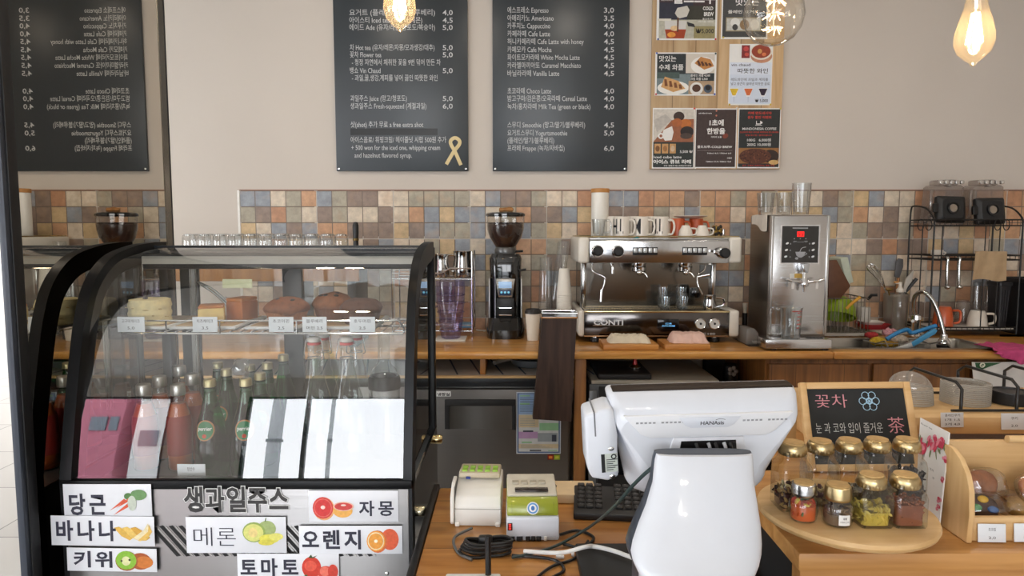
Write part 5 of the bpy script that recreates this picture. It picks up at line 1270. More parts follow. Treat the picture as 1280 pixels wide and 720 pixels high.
for x in (.715, 1.58): obj(B().box(x, x+.02, 1.47, 1.70, ZL+.001, SZ2-.04), 'shelf_leg', WOODPALE, shf)
ZS2 = SZ2+.0005
def tilt_card(u0, v0, u1, v1, Y, lines, lab, rz=0): price_card(u0, v0, u1, v1, Y, lines, lab, rz, .0015, tilt=radians(-6), h=.2)
tilt_card(1176, 516, 1205, 534, SY-.004, ['플레인쿠키', '1개 1,5', '3개 4,0'], 'white price card on the upper shelf edge, left of the black lids', radians(2))
tilt_card(1252, 517, 1284, 537, SY-.004, ['쿠키', '2,0'], 'white price card on the upper shelf edge at the right picture edge')
tilt_card(1223, 655.5, 1257, 677.5, BY0+.002, ['초코칩', '2,0'], 'white price card on the lip of the biscuit box, under the sugar button biscuit', radians(-2))
tilt_card(1268, 655, 1300, 677, BY0+.002, ['쿠키', '1,5'], 'white price card on the biscuit box lip at the right picture edge')
FILM = glass('biscuit_wrapper', (.94, .93, .92), .10, .10, .7, 3)
def packet(x, y, z, rx_, ry_, rz_, hh_, lab, rgb, sweets=(), nb=1, seed=0):
    T_ = Matrix.Translation((x, y, z)) @ Matrix.Rotation(rz_, 4, 'Z') @ Matrix.Rotation(hh_, 4, 'X')
    t = thing('wrapped_biscuit', lab, 'biscuit', (x, y, z))
    r1 = random.Random(seed)
    for k in range(nb):
        b = B().lathe([(0, 0), (rx_*.86, 0), (rx_, .006), (rx_*.98, .012), (rx_*.7, .017), (0, .0185)], 0, 0, .006+k*.012, 28)
        b.v = [(vx+.003*noise.noise(Vector((vx*60, vy*60, k))), vy*ry_/rx_+.002*noise.noise(Vector((vx*60+9, vy*60, k))), vz+.003*noise.noise(Vector((vx*50, vy*50, k+3)))) for vx, vy, vz in b.v]
        b.v = [tuple(T_ @ Vector(q)) for q in b.v]; obj(b, 'biscuit', M(rgb, .75, noise_amt=.25, scale=80), t, sharp=80)
    for sx, sy, c_ in sweets:
        b = B().ball(sx, sy, .007+nb*.012+.006, .0085, .0065, .004, 12, 8); b.v = [tuple(T_ @ Vector(q)) for q in b.v]; obj(b, 'sugar_button', M(c_, .25, coat=.5, noise_amt=0), t)
    b = B(); rows_ = []
    for i in range(9):
        q = -1+i/4; wv = rx_*1.3*(1-.0*abs(q)); hgt = (1-abs(q)**4)
        rows_.append([(q*rx_*1.45+.002*r1.uniform(-1, 1), ry_*1.2*cos(a)*(.55+.45*hgt), .012+nb*.006+(.012+nb*.008)*hgt*sin(a)+.0025*r1.uniform(-1, 1)) for a in [2*pi*k/14 for k in range(14)]])
    b.surf(rows_, wrap=True); b.v = [tuple(T_ @ Vector(q)) for q in b.v]
    obj(b, 'clear_wrapper', FILM, t)
zb = ZL+.012
xx = lambda u, y, v=625: P(u, v, y).x
packet(.787, 1.112, zb+.016, .027, .022, -.2, radians(48), 'dark biscuit with green, yellow and blue sugar buttons in clear film', (70, 44, 34), [(-.012, -.005, (60, 150, 80)), (.001, .010, (226, 180, 40)), (.012, -.007, (40, 100, 170))], 1, 1)
packet(.862, 1.112, zb+.012, .027, .021, -.7, radians(35), 'golden flat biscuit in film beside the sugar button biscuit', (176, 136, 70), (), 1, 2)
packet(.800, 1.140, zb+.052, .028, .022, .1, radians(70), 'brown biscuit in clear film standing at the back of the display box', (150, 92, 54), (), 1, 3)
packet(.880, 1.128, zb+.046, .030, .022, .3, radians(60), 'stack of orange brown biscuits in shiny film at the right', (176, 106, 58), (), 2, 4)
packet(.945, 1.112, zb+.014, .028, .022, .0, radians(40), 'pale orange biscuit in film near the right picture edge', (190, 126, 76), (), 1, 5)
# lids and dividers on the shelf
CLEARP = plastic_clear('clear_lid_plastic', (.93, .94, .93), (220, 216, 210), .28, .14, .08)
CLEARRIM = plastic_clear('clear_lid_rim', (.93, .94, .93), (236, 234, 230), .55, .14, .08)
def ribbed(r0, r1, z0, n, pitch, lean, x, y):
    b = B()
    for k in range(n):
        z = z0+k*pitch
        b.lathe([(r0, z), (r0+.0015, z+.001), (r0, z+.0022), (r1, z+pitch*.9)], seg=36)
    b.v = [(x+vx+lean[0]*vz, y+vy+lean[1]*vz, ZS2+vz) for vx, vy, vz in b.v]; return b
Yl = 1.56
xd = P(1139, 500, Yl).x; r_ = (P(1164, 500, Yl).x-P(1115, 500, Yl).x)/2*.98; zt = P(1137, 465, Yl).z-ZS2
t = thing('dome_lid_stack', 'leaning stack of clear dome lids beside the chalkboard', 'lid stack', (xd, Yl, ZS2))
b = ribbed(r_, r_*.99, 0, 12, (zt-r_*.75)/12, (-.10, 0), xd, Yl)
obj(b, 'stacked_rims', CLEARP, t)
b = B().lathe([(r_*.99, 0)]+[(r_*cos(a), r_*.82*sin(a)) for a in [k*pi/2/9 for k in range(1, 9)]]+[(0, r_*.82)], seg=36)
z9 = zt-r_*.78; b.v = [(xd+vx-.10*(vz+z9), Yl+vy, ZS2+vz+z9) for vx, vy, vz in b.v]; obj(b, 'top_dome', CLEARP, t)
xd2 = P(1206, 500, Yl).x; r2 = (P(1232, 500, Yl).x-P(1176, 500, Yl).x)/2*.95; zt2 = P(1206, 477, Yl).z-ZS2
DOME = t
t = thing('flat_lid_stack', 'stack of clear flat lids between black wire dividers', 'lid stack', (xd2, Yl, ZS2))
obj(ribbed(r2, r2*.98, 0, 16, zt2/16, (.0, .0), xd2, Yl), 'stacked_rims', CLEARP, t)
obj(B().lathe([(r2*.98, zt2), (r2*.8, zt2+.001), (r2*.78, zt2-.003), (0, zt2-.003)], xd2, Yl, ZS2, 36), 'top_lid', CLEARP, t)
BLID = M((30, 30, 32), .4)
FLAT = t
def rims(t, r0, n, pitch, lean, x, y):
    b = B()
    for k in range(n):
        z = .002+k*pitch; b.tube([(x+lean*z+r0*cos(2*pi*j/32), y+r0*sin(2*pi*j/32), ZS2+z) for j in range(32)], .0011, 5, closed=True)
    obj(b, 'rim_edges', CLEARRIM, t)
def black_lids(u, uw, v, lab):
    x = P(u, 500, Yl).x; r_ = P(u+uw, 500, Yl).x-x; h = P(u, v, Yl).z-ZS2; n = 14
    t = thing('black_lid_stack', lab, 'lid stack', (x, Yl, ZS2))
    b = B()
    for k in range(n):
        z = h*k/n; b.lathe([(r_*.93, z), (r_, z+.001), (r_, z+.003), (r_*.94, z+h/n)], seg=36)
    obj(B().raw([(x+q[0], Yl+q[1], ZS2+q[2]) for q in b.v], b.f, True), 'stacked_rims', BLID, t)
    obj(B().lathe([(r_*.95, h), (r_*.93, h+.004), (r_*.86, h+.004), (r_*.84, h+.001), (0, h+.001)], x, Yl, ZS2, 36), 'top_lid', BLID, t)
rims(DOME, r_*1.005, 12, (zt-r_*.75)/12, -.10, xd, Yl); rims(FLAT, r2*1.005, 16, zt2/16, 0, xd2, Yl)
black_lids(1263, 24, 490, 'stack of black cup lids between the dividers at the right')
t = thing('lid_rack', 'black wire divider rack holding the cup lids', 'rack', (P(1220, 500, Yl).x, Yl, ZS2))
for (u, v0, ya, yc) in ((1171, 479, 1.475, 1.64), (1237, 476, 1.475, 1.64), (1298, 476, 1.475, 1.64)):
    xa = P(u, 500, Yl).x; zt_ = P(u, v0, ya).z
    b = B().tube([(xa-.0, ya, ZS2+.003), (xa-.0, ya, zt_-.014), (xa-.004, ya+.014, zt_), (xa-.02, yc-.02, zt_+.004), (xa-.024, yc, zt_-.012), (xa-.024, yc, ZS2+.003)], .0036, 8)
    obj(b, 'divider', BLACK, t)
obj(B().tube([(P(1160, 500, Yl).x, 1.475, ZS2+.004), (P(1300, 500, Yl).x, 1.475, ZS2+.004)], .003, 8), 'base_wire', BLACK, t)
obj(B().tube([(P(1160, 500, Yl).x-.02, 1.64, ZS2+.004), (P(1300, 500, Yl).x, 1.64, ZS2+.004)], .003, 8), 'base_wire', BLACK, t)
# ================================================================== back counter
ZC1 = .853; CF = 3.02
SKX0, SKX1, SKY0, SKY1 = 1.450, 2.235, 3.10, 3.40
b = B(); zt = ZC1; zb_ = ZC1-.036
b.box(-1.9, SKX0, CF, YB-.009, zb_, zt, .012, 3)
b.box(SKX0-.001, SKX1+.001, CF, SKY0, zb_, zt, .010, 3); b.box(SKX0-.001, SKX1+.001, SKY1, YB-.009, zb_, zt); b.box(SKX1, XR-.05, CF, YB-.009, zb_, zt, .012, 3)
single(b, 'back_counter', WOODTOP, 'glossy pine counter top along the tiled back wall', 'counter', base=(.4, 3.4, zb_))
# shelving under the counter
cs = thing('counter_shelving', 'open pine shelving and post under the back counter', 'shelving', (.0, 3.4, 0))
def ub(name, u0, u1, v0, v1, Y0, Y1, m, par, bev=.002):
    x0, x1, z0, z1 = R(u0, v0, u1, v1, Y0); return obj(B().box(x0, x1, Y0, Y1, z0, z1, bev), name, m, par)
x0, x1, z0, z1 = R(718, 451, 732, 610, 3.06)
obj(B().box(x0, x1, 3.055, 3.12, 0, zb_-.001, .003), 'post', WOODPOST, cs)
xs0 = -1.85; zsh = P(600, 470, 3.06).z
obj(B().box(xs0, x0-.001, 3.06, 3.70, zsh-.012, zsh, .003), 'shelf_board', WOODPALE, cs)
a, c_, _, _ = R(600, 451, 607, 468, 3.08)
obj(B().box(a, c_, 3.085, 3.6, zsh+.0, zb_-.001, .002), 'divider', WOODPOST, cs)
b = B()
for k in range(16):
    x = -1.2+k*.105; b.prism([(x, 3.09), (x+.008, 3.09), (x-.10, 3.66), (x-.108, 3.66)], 'z', zsh+.0002, zsh+.0012)
obj(b, 'striped_liner_lines', M((60, 74, 96), .6), cs)
obj(B().box(xs0, x0-.002, 3.075, 3.69, zsh+.0, zsh+.0006), 'white_liner', M((196, 190, 180), .5), cs)
obj(B().box(xs0, x0, 3.70, 3.73, 0, zb_-.001), 'rear_board', M((46, 40, 36), .7), cs)
# frying pan
p = P(652, 462, 3.22); xp, yp, zp = P(663, 462, 3.3).x, 3.3, zsh+.0015
t = thing('frying_pan', 'grey frying pan with a pale handle on the shelf under the counter', 'pan', (xp, yp, zp))
obj(B().lathe([(0, 0), (.075, 0), (.082, .004), (.098, .036), (.101, .037), (.101, .034), (.085, .006), (0, .004)], xp, yp, zp, 40), 'pan', M((120, 124, 128), .4, .3), t)
obj(B().tube([(xp-.096, yp-.02, zp+.036), (xp-.12, yp-.05, zp+.038), (xp-.15, yp-.08, zp+.036), (xp-.175, yp-.11, zp+.034)], .010, 10, sm=4), 'handle', M((170, 166, 156), .45), t)
# fridge
fr = thing('fridge', 'low stainless steel fridge under the back counter', 'fridge', (.0, 3.4, 0))
x0, x1, z0, z1 = R(543, 487, 711, 640, 3.085); FX0 = -.72
obj(B().box(FX0, x1+.012, 3.13, 3.69, .05, zsh-.016, .004), 'cabinet', STEELD, fr)
obj(B().box(FX0, x1+.012, 3.118, 3.13, z1+.004, zsh-.022, .002), 'top_grille', M((58, 60, 62), .35, .4), fr)
FD = steel('fridge_door_steel', (126, 122, 118), .42)
dr = obj(B().box(x0-.010, x1, 3.085, 3.128, .12, z1, .003), 'door', FD, fr)
WM[dr] = WM[fr]
y = 3.084
def fb(name, u0, v0, u1, v1, th, m, par=fr, dz=0, bev=.001):
    a, c_, e_, f_ = R(u0, v0, u1, v1, y); return obj(B().box(a, c_, y-th, y+.001, e_, f_, bev), name, m, par)
h_ = B(); 
for (u0, v0, u1, v1) in ((556, 500, 562, 536), (640, 500, 644.5, 537)): a, c_, e_, f_ = R(u0, v0, u1, v1, y); h_.box(a, c_, y-.006, y, e_, f_, .001)
a, c_, e_, f_ = R(556, 499, 644.5, 507, y); h_.box(a, c_, y-.0075, y, e_, f_, .002)
obj(h_, 'recessed_handle', MATTBLACK, dr)
a, c_, e_, f_ = R(562, 507, 640, 536, y); obj(B().box(a, c_, y-.001, y+.001, e_, f_), 'grip_plate', steel('grip_steel', (140, 138, 134), .35), dr)
a, c_, e_, f_ = R(545.5, 489, 563.5, 495.5, y); s_ = obj(B().box(a, c_, y-.001, y, e_, f_), 'name_sticker', PAPER, dr); obj(B().text('냉장실', (a+c_)/2, e_+.004, .016, y-.0015, 'c', (c_-a)*.85, .03), 'lettering', INK, dr)
# information sheet on the door
a, c_, e_, f_ = R(645.5, 490, 701, 567, y); t = thing('info_sheet', 'blue bordered information sheet taped to the fridge door', 'poster', ((a+c_)/2, y-.001, e_))
H_ = f_-e_; W2 = c_-a
obj(B().box(a, c_, y-.002, y-.0008, e_, f_), 'sheet', M((206, 214, 222), .35), t)
b = B(); ms = [M((86, 110, 150), .4), M((150, 176, 210), .5), M((150, 196, 150), .5), M((214, 196, 160), .5), M((186, 150, 190), .5), M((206, 208, 206), .5), M((60, 66, 80), .5), M((150, 158, 162), .5)]
def rq(i, q0, r0, q1, r1): b.mi = i; b.quad(a+q0*W2, a+q1*W2, f_-r1*H_, f_-r0*H_, y-.0022-.00008*len(b.f))
rq(0, .02, .015, .98, .985); rq(5, .05, .03, .95, .965); rq(1, .05, .03, .95, .36); rq(2, .08, .05, .3, .07); rq(2, .08, .17, .3, .2); rq(3, .05, .37, .5, .57); rq(3, .05, .38, .2, .39); rq(2, .52, .5, .95, .62); rq(4, .05, .64, .48, .75); rq(6, .15, .62, .38, .645); rq(7, .48, .66, .93, .80); rq(6, .8, .69, .9, .8); rq(5, .5, .62, .9, .66); rq(2, .12, .80, .35, .825); rq(3, .05, .84, .95, .91); rq(6, .3, .935, .56, .955); rq(2, .72, .94, .92, .955)
for k in range(9): rq(6, .08, .09+.027*k, .08+.3+.1*((k*7) % 5)/5, .096+.027*k)
for k in range(5): rq(7, .08, .42+.027*k, .42, .427+.027*k); rq(7, .1, .85+.012*k, .5+.08*k, .854+.012*k)
obj(b, 'printed_picture', ms, t)
for u0, u1, rgb, i2 in ((684.5, 692, (150, 40, 30), (226, 140, 50)), (692.5, 700, (150, 170, 50), (196, 190, 60))):
    a, c_, e_, f_ = R(u0, 568.5, u1, 574.5, y); b = B(); b.mi = 0; b.box(a, c_, y-.0015, y-.0005, e_, f_); b.mi = 1; b.quad(a+.006, c_-.006, e_+.006, f_-.006, y-.0017)
    obj(b, 'rating_sticker', [M(rgb, .5), M(i2, .5)], dr)
# dark walnut knock box hung on the counter edge
Yk = 2.925; kt = P(697, 398, Yk).z; 
A = [P(678, 398, Yk), P(721, 398, Yk), P(714, 527, Yk+.03), P(666, 524, Yk+.03)]
t = thing('knock_box', 'tall dark walnut chute with a steel tray in its top, hung before the counter', 'chute', ((A[0].x+A[1].x)/2, Yk+.04, A[2].z))
bm_v = [tuple(q) for q in A]+[tuple(q+Vector((0, .085, 0))) for q in A]
bm_v = [(q.x, q.y, q.z) for q in A]+[(q.x, 3.0198, q.z) for q in A]
obj(B().raw(bm_v, [(0, 3, 2, 1), (4, 5, 6, 7), (0, 1, 5, 4), (1, 2, 6, 5), (2, 3, 7, 6), (3, 0, 4, 7)]), 'chute', WOODDARK, t)
zt_ = A[0].z; xa, xb = A[0].x-.006, A[1].x+.004
b = B().box(xa, xb, Yk-.006, Yk+.004, zt_+.0, zt_+.006, .001); obj(b, 'wood_edge', WOODTOP, t)
rim = [(xa+.004, Yk+.0, zt_+.022), (xb-.002, Yk, zt_+.022), (xb-.002, 3.02, zt_+.022), (xa+.004, 3.02, zt_+.022)]
b = B().tube(rim, .004, 8, closed=True)
b.box(xa+.004, xb-.002, Yk, Yk+.003, zt_+.004, zt_+.022); b.box(xa+.004, xb-.002, 3.017, 3.02, zt_+.004, zt_+.022); b.box(xa+.004, xa+.007, Yk, 3.02, zt_+.004, zt_+.022); b.box(xb-.005, xb-.002, Yk, 3.02, zt_+.004, zt_+.022); b.box(xa+.004, xb-.002, Yk, 3.02, zt_+.002, zt_+.005)
obj(b, 'steel_tray', CHROME, t); obj(B().box(xa+.02, xb-.015, Yk+.012, 3.005, zt_+.005, zt_+.010), 'coffee_grounds', M((44, 30, 24), .9), t)
# ------------------------------------------------------------------ grinder
gy = 3.52; gx = P(632, 400, gy).x
g = thing('coffee_grinder', 'black coffee grinder with a clear bean hopper on the back counter', 'grinder', (gx, gy, ZC1))
z_ = lambda v, Y=3.45: P(632, v, Y).z
xg = lambda u, Y=3.45: P(u, 380, Y).x
bodyp = [sect(gx, gy-.01, .098, .150, ZC1+.001, 40, 3.5), sect(gx, gy-.01, .100, .152, ZC1+.045, 40, 3.5), sect(gx, gy, .094, .135, ZC1+.07, 40, 3.5), sect(gx, gy+.01, .092, .12, ZC1+.10, 40, 3.5)]
b = B().surf(bodyp, wrap=True); b.raw(bodyp[-1], [tuple(range(40))]); obj(b, 'base', GLOSSBLACK, g)
tw = [sect(gx, gy+.03, .080, .095, ZC1+.09, 40, 4), sect(gx, gy+.028, .080, .095, ZC1+.30, 40, 4), sect(gx, gy+.025, .084, .10, ZC1+.40, 40, 4), sect(gx, gy+.025, .074, .09, ZC1+.425, 40, 4)]
b = B().surf(tw, wrap=True); b.raw(tw[-1], [tuple(range(40))]); obj(b, 'tower', GLOSSBLACK, g)
for s_ in (-1, 1):
    obj(B().prism([(gy-.075, ZC1+.08), (gy-.055, ZC1+.30), (gy+.11, ZC1+.30), (gy+.11, ZC1+.08)], 'x', gx+s_*.082-.004, gx+s_*.082+.004, bev=.003), 'side_panel', M((176, 176, 174), .3, .8), g)
obj(B().prism([(gx-.050, ZC1+.30), (gx+.050, ZC1+.30), (gx+.036, ZC1+.205), (gx-.036, ZC1+.205)], 'y', gy-.085, gy-.06, bev=.004), 'silver_front', M((170, 168, 164), .25, .8), g)
obj(B().box(gx-.035, gx+.032, gy-.088, gy-.084, ZC1+.252, ZC1+.285, .001), 'display', M((150, 180, 214), .2, emit=.5, noise_amt=0), g)
obj(B().box(gx-.030, gx+.028, gy-.088, gy-.084, ZC1+.215, ZC1+.245, .001), 'button_pad', M((40, 60, 90), .25), g)
for x in (-.02, -.002, .016): obj(B().ball(gx+x, gy-.088, ZC1+.23, .006, .002, .006), 'button', M((120, 196, 230), .3, emit=.4, noise_amt=0), g)
obj(B().box(gx-.045, gx+.045, gy-.082, gy-.06, ZC1+.10, ZC1+.20, .003), 'spout_recess', M((10, 10, 11), .4), g)
b = B().tube([(gx-.04, gy-.09, ZC1+.155), (gx-.03, gy-.12, ZC1+.155), (gx+.03, gy-.12, ZC1+.155), (gx+.04, gy-.09, ZC1+.155)], .003, 8); b.tube([(gx-.035, gy-.088, ZC1+.12), (gx-.03, gy-.13, ZC1+.12), (gx+.03, gy-.13, ZC1+.12), (gx+.035, gy-.088, ZC1+.12)], .003, 8)
obj(b, 'filter_fork', CHROME, g)
obj(B().lathe([(.0, .425), (.055, .425), (.058, .44), (.052, .455), (.0, .455)], gx, gy+.02, ZC1, 32), 'collar', M((110, 110, 110), .3, .7), g)
obj(B().tube([(gx+.05, gy, ZC1+.435), (gx+.09, gy-.01, ZC1+.437)], .006, 10), 'collar_lever', BLACK, g)
obj(B().tube([(gx+.07, gy-.06, ZC1+.34), (gx+.105, gy-.06, ZC1+.345)], .006, 10), 'side_knob', BLACK, g)
HP = [(.050, .455), (.060, .47), (.082, .505), (.094, .545), (.0975, .585), (.0975, .625)]
obj(B().lathe([(r_, h) for r_, h in HP], gx, gy+.02, ZC1, 44), 'hopper', glass('hopper_plastic', (.92, .90, .88), .07, .03, .8, 2.5), g)
b = B().lathe([(0, .635), (.06, .637), (.094, .634), (.1015, .628), (.1015, .618), (.098, .616)], gx, gy+.02, ZC1, 44); obj(b, 'hopper_lid', GLOSSBLACK, g)
b = B().lathe([(0, .458), (.049, .458), (.059, .473), (.079, .507), (.090, .545), (.0935, .575), (0, .58)], gx, gy+.02, ZC1, 40)
rb = random.Random(9)
for k in range(330):
    a = rb.random()*2*pi; h = .47+.108*rb.random(); r_ = .83*(.060+.034*min(1, (h-.47)/.075)**.6)
    T_ = Matrix.Translation((gx+r_*cos(a), gy+.02+r_*sin(a), ZC1+h)) @ Matrix.Rotation(a, 4, 'Z') @ Matrix.Rotation(rb.random()*3, 4, 'X'); b.ball(0, 0, 0, .004, .0065, .005, 6, 4, T_)
for k in range(110):
    a = rb.random()*2*pi; r_ = .09*rb.random()**.5; T_ = Matrix.Translation((gx+r_*cos(a), gy+.02+r_*sin(a), ZC1+.581)) @ Matrix.Rotation(a*3, 4, 'Z'); b.ball(0, 0, 0, .0045, .007, .004, 6, 4, T_)
single(b, 'coffee_beans', M((50, 28, 20), .45, noise_amt=.35, scale=90), 'dark roasted beans filling the grinder hopper', 'coffee beans', kind='stuff')
single(B().tube([(gx-.03, gy, ZC1+.648), (gx+.0, gy-.01, ZC1+.650), (gx+.035, gy-.0, ZC1+.649)], .011, 10).ball(gx+.02, gy+.03, ZC1+.652, .022, .014, .013), 'cork_scoop', M((156, 108, 60), .7, noise_amt=.3), 'small brown wooden scoop lying on the grinder hopper lid', 'scoop')
# ------------------------------------------------------------------ things left of the grinder
Yc_ = 3.36
p = PZ(563, 410, ZC1); xcup = P(563.5, 400, Yc_).x
t = thing('coaster', 'square white coaster under the purple pitcher', 'coaster', (xcup, Yc_, ZC1))
obj(B().box(xcup-.076, xcup+.076, Yc_-.075, Yc_+.075, ZC1+.0005, ZC1+.009, .003), 'plate', M((214, 208, 198), .5), t)
PUR = plastic_clear('purple_clear_plastic', (.78, .73, .88), (150, 135, 180), .08, .10, .08)
hz = P(563, 351, Yc_).z-ZC1-.009
t = thing('purple_pitcher', 'tall ribbed translucent purple pitcher on a white coaster', 'pitcher', (xcup, Yc_, ZC1+.009))
n = 48; rows_ = []
for i in range(17):
    q = i/16; r_ = .044+.024*min(1, q*1.6)**.7
    if q > .75: r_ += .003
    rows_.append([(xcup+r_*(1+.03*sin(8*2*pi*k/n+ (q*9 if q < .75 else 0)))*cos(2*pi*k/n), Yc_+r_*(1+.03*sin(8*2*pi*k/n+(q*9 if q < .75 else 0)))*sin(2*pi*k/n), ZC1+.0095+hz*q) for k in range(n)])
obj(B().surf(rows_, wrap=True), 'body', PUR, t)
b = B()
for i, q in enumerate((.14, .30, .46, .62, .76)): b.lathe([(.046+.022*min(1, q*1.6)**.7+.002, hz*q-.004), (.046+.022*min(1, q*1.6)**.7+.0055, hz*q), (.046+.022*min(1, q*1.6)**.7+.002, hz*q+.004)], xcup, Yc_, ZC1+.009, 40)
b.raw(rows_[0], [tuple(range(n))]); obj(b, 'ribs', PUR, t)
obj(B().tube([(xcup-.066, Yc_-.01, ZC1+.17), (xcup-.088, Yc_-.015, ZC1+.155), (xcup-.088, Yc_-.015, ZC1+.10), (xcup-.062, Yc_-.01, ZC1+.08)], .006, 8, sm=4), 'handle', PUR, t)
# steel rack and jugs
t = thing('wire_rack', 'chrome two tier wire rack behind the purple pitcher', 'rack', (P(555, 390, 3.5).x, 3.55, ZC1))
xa, xb = P(490, 350, 3.45).x, P(590, 350, 3.45).x
zr_ = P(560, 349, 3.45).z; zr1 = ZC1+.03
for x in (xa, xb):
    for yy in (3.45, 3.68): obj(B().tube([(x, yy, ZC1+.001), (x, yy, zr_+.14)], .004, 8), 'post', CHROME, t)
for zz in (zr_, zr1):
    b = B().tube([(xa, 3.45, zz), (xb, 3.45, zz), (xb, 3.68, zz), (xa, 3.68, zz)], .004, 8, closed=True)
    for k in range(1, 14): x = xa+(xb-xa)*k/14; b.tube([(x, 3.45, zz), (x, 3.68, zz)], .002, 6)
    obj(b, 'tier', CHROME, t)
b = B().tube([(xa, 3.452, zr_+.03), (P(552, 340, 3.45).x, 3.452, zr_+.03), (P(562, 340, 3.45).x, 3.452, zr_+.055), (xb, 3.452, zr_+.055)], .004, 8); b.tube([(xa, 3.452, zr1+.03), (xb, 3.452, zr1+.03)], .003, 8); obj(b, 'rail', CHROME, t)
def steel_jug(u, Y, r_, h, lab, hs=-1, zb=None):
    x = P(u, 340, Y).x; zb = zr_+.0045 if zb is None else zb
    t = thing('steel_pitcher', lab, 'pitcher', (x, Y, zb))
    obj(B().lathe([(0, 0), (r_*.98, 0), (r_*1.04, .004), (r_*1.05, h*.35), (r_*.92, h*.72), (r_*.94, h*.95), (r_*1.0, h), (r_*.96, h), (r_*.9, h*.94), (r_*.88, h*.72), (r_*.98, h*.35), (0, .004)], x, Y, zb, 32), 'body', POLISHED, t)
    obj(B().tube([(x+hs*r_*.95, Y-.01, zb+h*.86), (x+hs*(r_+.03), Y-.02, zb+h*.80), (x+hs*(r_+.032), Y-.02, zb+h*.4), (x+hs*r_*1.0, Y-.01, zb+h*.22)], .0055, 8, sm=4), 'handle', POLISHED, t)
    return t
steel_jug(551, 3.57, .046, P(551, 318, 3.57).z-zr_-.004, 'polished steel milk pitcher on the rack, left one', -1)
steel_jug(578, 3.55, .048, P(578, 314, 3.55).z-zr_-.004, 'polished steel milk pitcher on the rack, right one with its handle in front', -1)
p = P(586, 396, 3.56); single(B().box(p.x-.05, p.x+.02, 3.52, 3.60, zr1+.005, zr1+.028, .004), 'blue_box', M((110, 150, 176), .5), 'small blue box on the lower tier of the chrome rack', 'box')
single(B().tube([(xb+.01, 3.66, ZC1+.004), (xb+.06, 3.64, ZC1+.003), (gx-.12, 3.62, ZC1+.004)], .003, 8, sm=5), 'power_cord', M((226, 222, 214), .4), 'white power cord lying on the counter left of the grinder', 'cord')
# ------------------------------------------------------------------ cups between grinder and machine
def paper_cup(x, Y, z, r0, r1, h, lab, lidc=None, group=None):
    t = thing('paper_cup', lab, 'cup', (x, Y, z), group=group)
    obj(B().lathe([(0, .002), (r0*.98, .002), (r0, 0), (r1, h), (r1*.97, h), (r0*.97, .004)], x, Y, z, 32), 'cup', M((226, 216, 200), .6, noise_amt=.02), t)
    if lidc: obj(B().lathe([(r1*1.0, h-.004), (r1*1.06, h-.003), (r1*1.06, h+.005), (r1*1.0, h+.008), (r1*.92, h+.018), (r1*.86, h+.018), (r1*.84, h+.012), (0, h+.012)], x, Y, z, 32), 'lid', lidc, t)
    return t
xq = P(666, 400, 3.34).x
paper_cup(xq, 3.34, ZC1+.001, .027, .038, P(667, 391, 3.34).z-ZC1, 'cream paper cup with a black lid right of the grinder', M((34, 30, 28), .4))
# cup holder with stacks
ZH = P(690, 391, 3.38).z
t = thing('cup_stand', 'low dark stand behind the walnut chute carrying the cup stacks', 'stand', (P(696, 395, 3.42).x, 3.42, ZC1))
xh0, xh1 = P(677, 390, 3.42).x, P(719, 390, 3.42).x
obj(B().box(xh0, xh1, 3.36, 3.56, ZH-.012, ZH, .003), 'top_plate', MATTBLACK, t); 
for x in (xh0+.01, xh1-.01):
    for yy in (3.37, 3.55): obj(B().box(x-.006, x+.006, yy-.006, yy+.006, ZC1+.001, ZH-.012), 'leg', MATTBLACK, t)
CLR = plastic_clear('clear_cup_plastic', (.94, .95, .95), (220, 220, 220), .06, .10, .06)
def cup_stack(u, v, Y, r0, r1, h, nrim, pitch, lab, m_, lean=(0, 0)):
    x = P(u, 388, Y).x; ht = P(u, v, Y).z-ZH
    t = thing('cup_stack', lab, 'cup stack', (x, Y, ZH+.001))
    b = B().lathe([(0, .001), (r1*.9, .001), (r1, 0)], 0, 0, 0, 32)
    for k in range(nrim): z = k*pitch; b.lathe([(r1*1.03, z), (r1*1.06, z+.002), (r1*1.03, z+.004), (r1*.985, z+pitch)], 0, 0, 0, 32)
    z0 = (nrim)*pitch; b.lathe([(r1*.99, z0), (r0, ht-.002), (r0*.98, ht), (r0*.9, ht-.001), (0, ht-.001)], 0, 0, 0, 32)
    b.v = [(x+vx+lean[0]*vz, Y+vy+lean[1]*vz, ZH+.001+vz) for vx, vy, vz in b.v]
    obj(b, 'cups', m_, t)
cup_stack(682, 322, 3.46, .030, .036, .1, 6, .011, 'upturned clear plastic cup stack standing straight, right of the grinder', CLR)
cup_stack(694, 302, 3.535, .030, .036, .1, 5, .010, 'tall leaning stack of upturned clear plastic cups behind the paper cups', CLR, (.12, 0))
cup_stack(705, 336, 3.41, .026, .037, .1, 10, .0095, 'stack of upturned white paper cups beside the espresso machine', M((232, 226, 214), .6, noise_amt=.02))
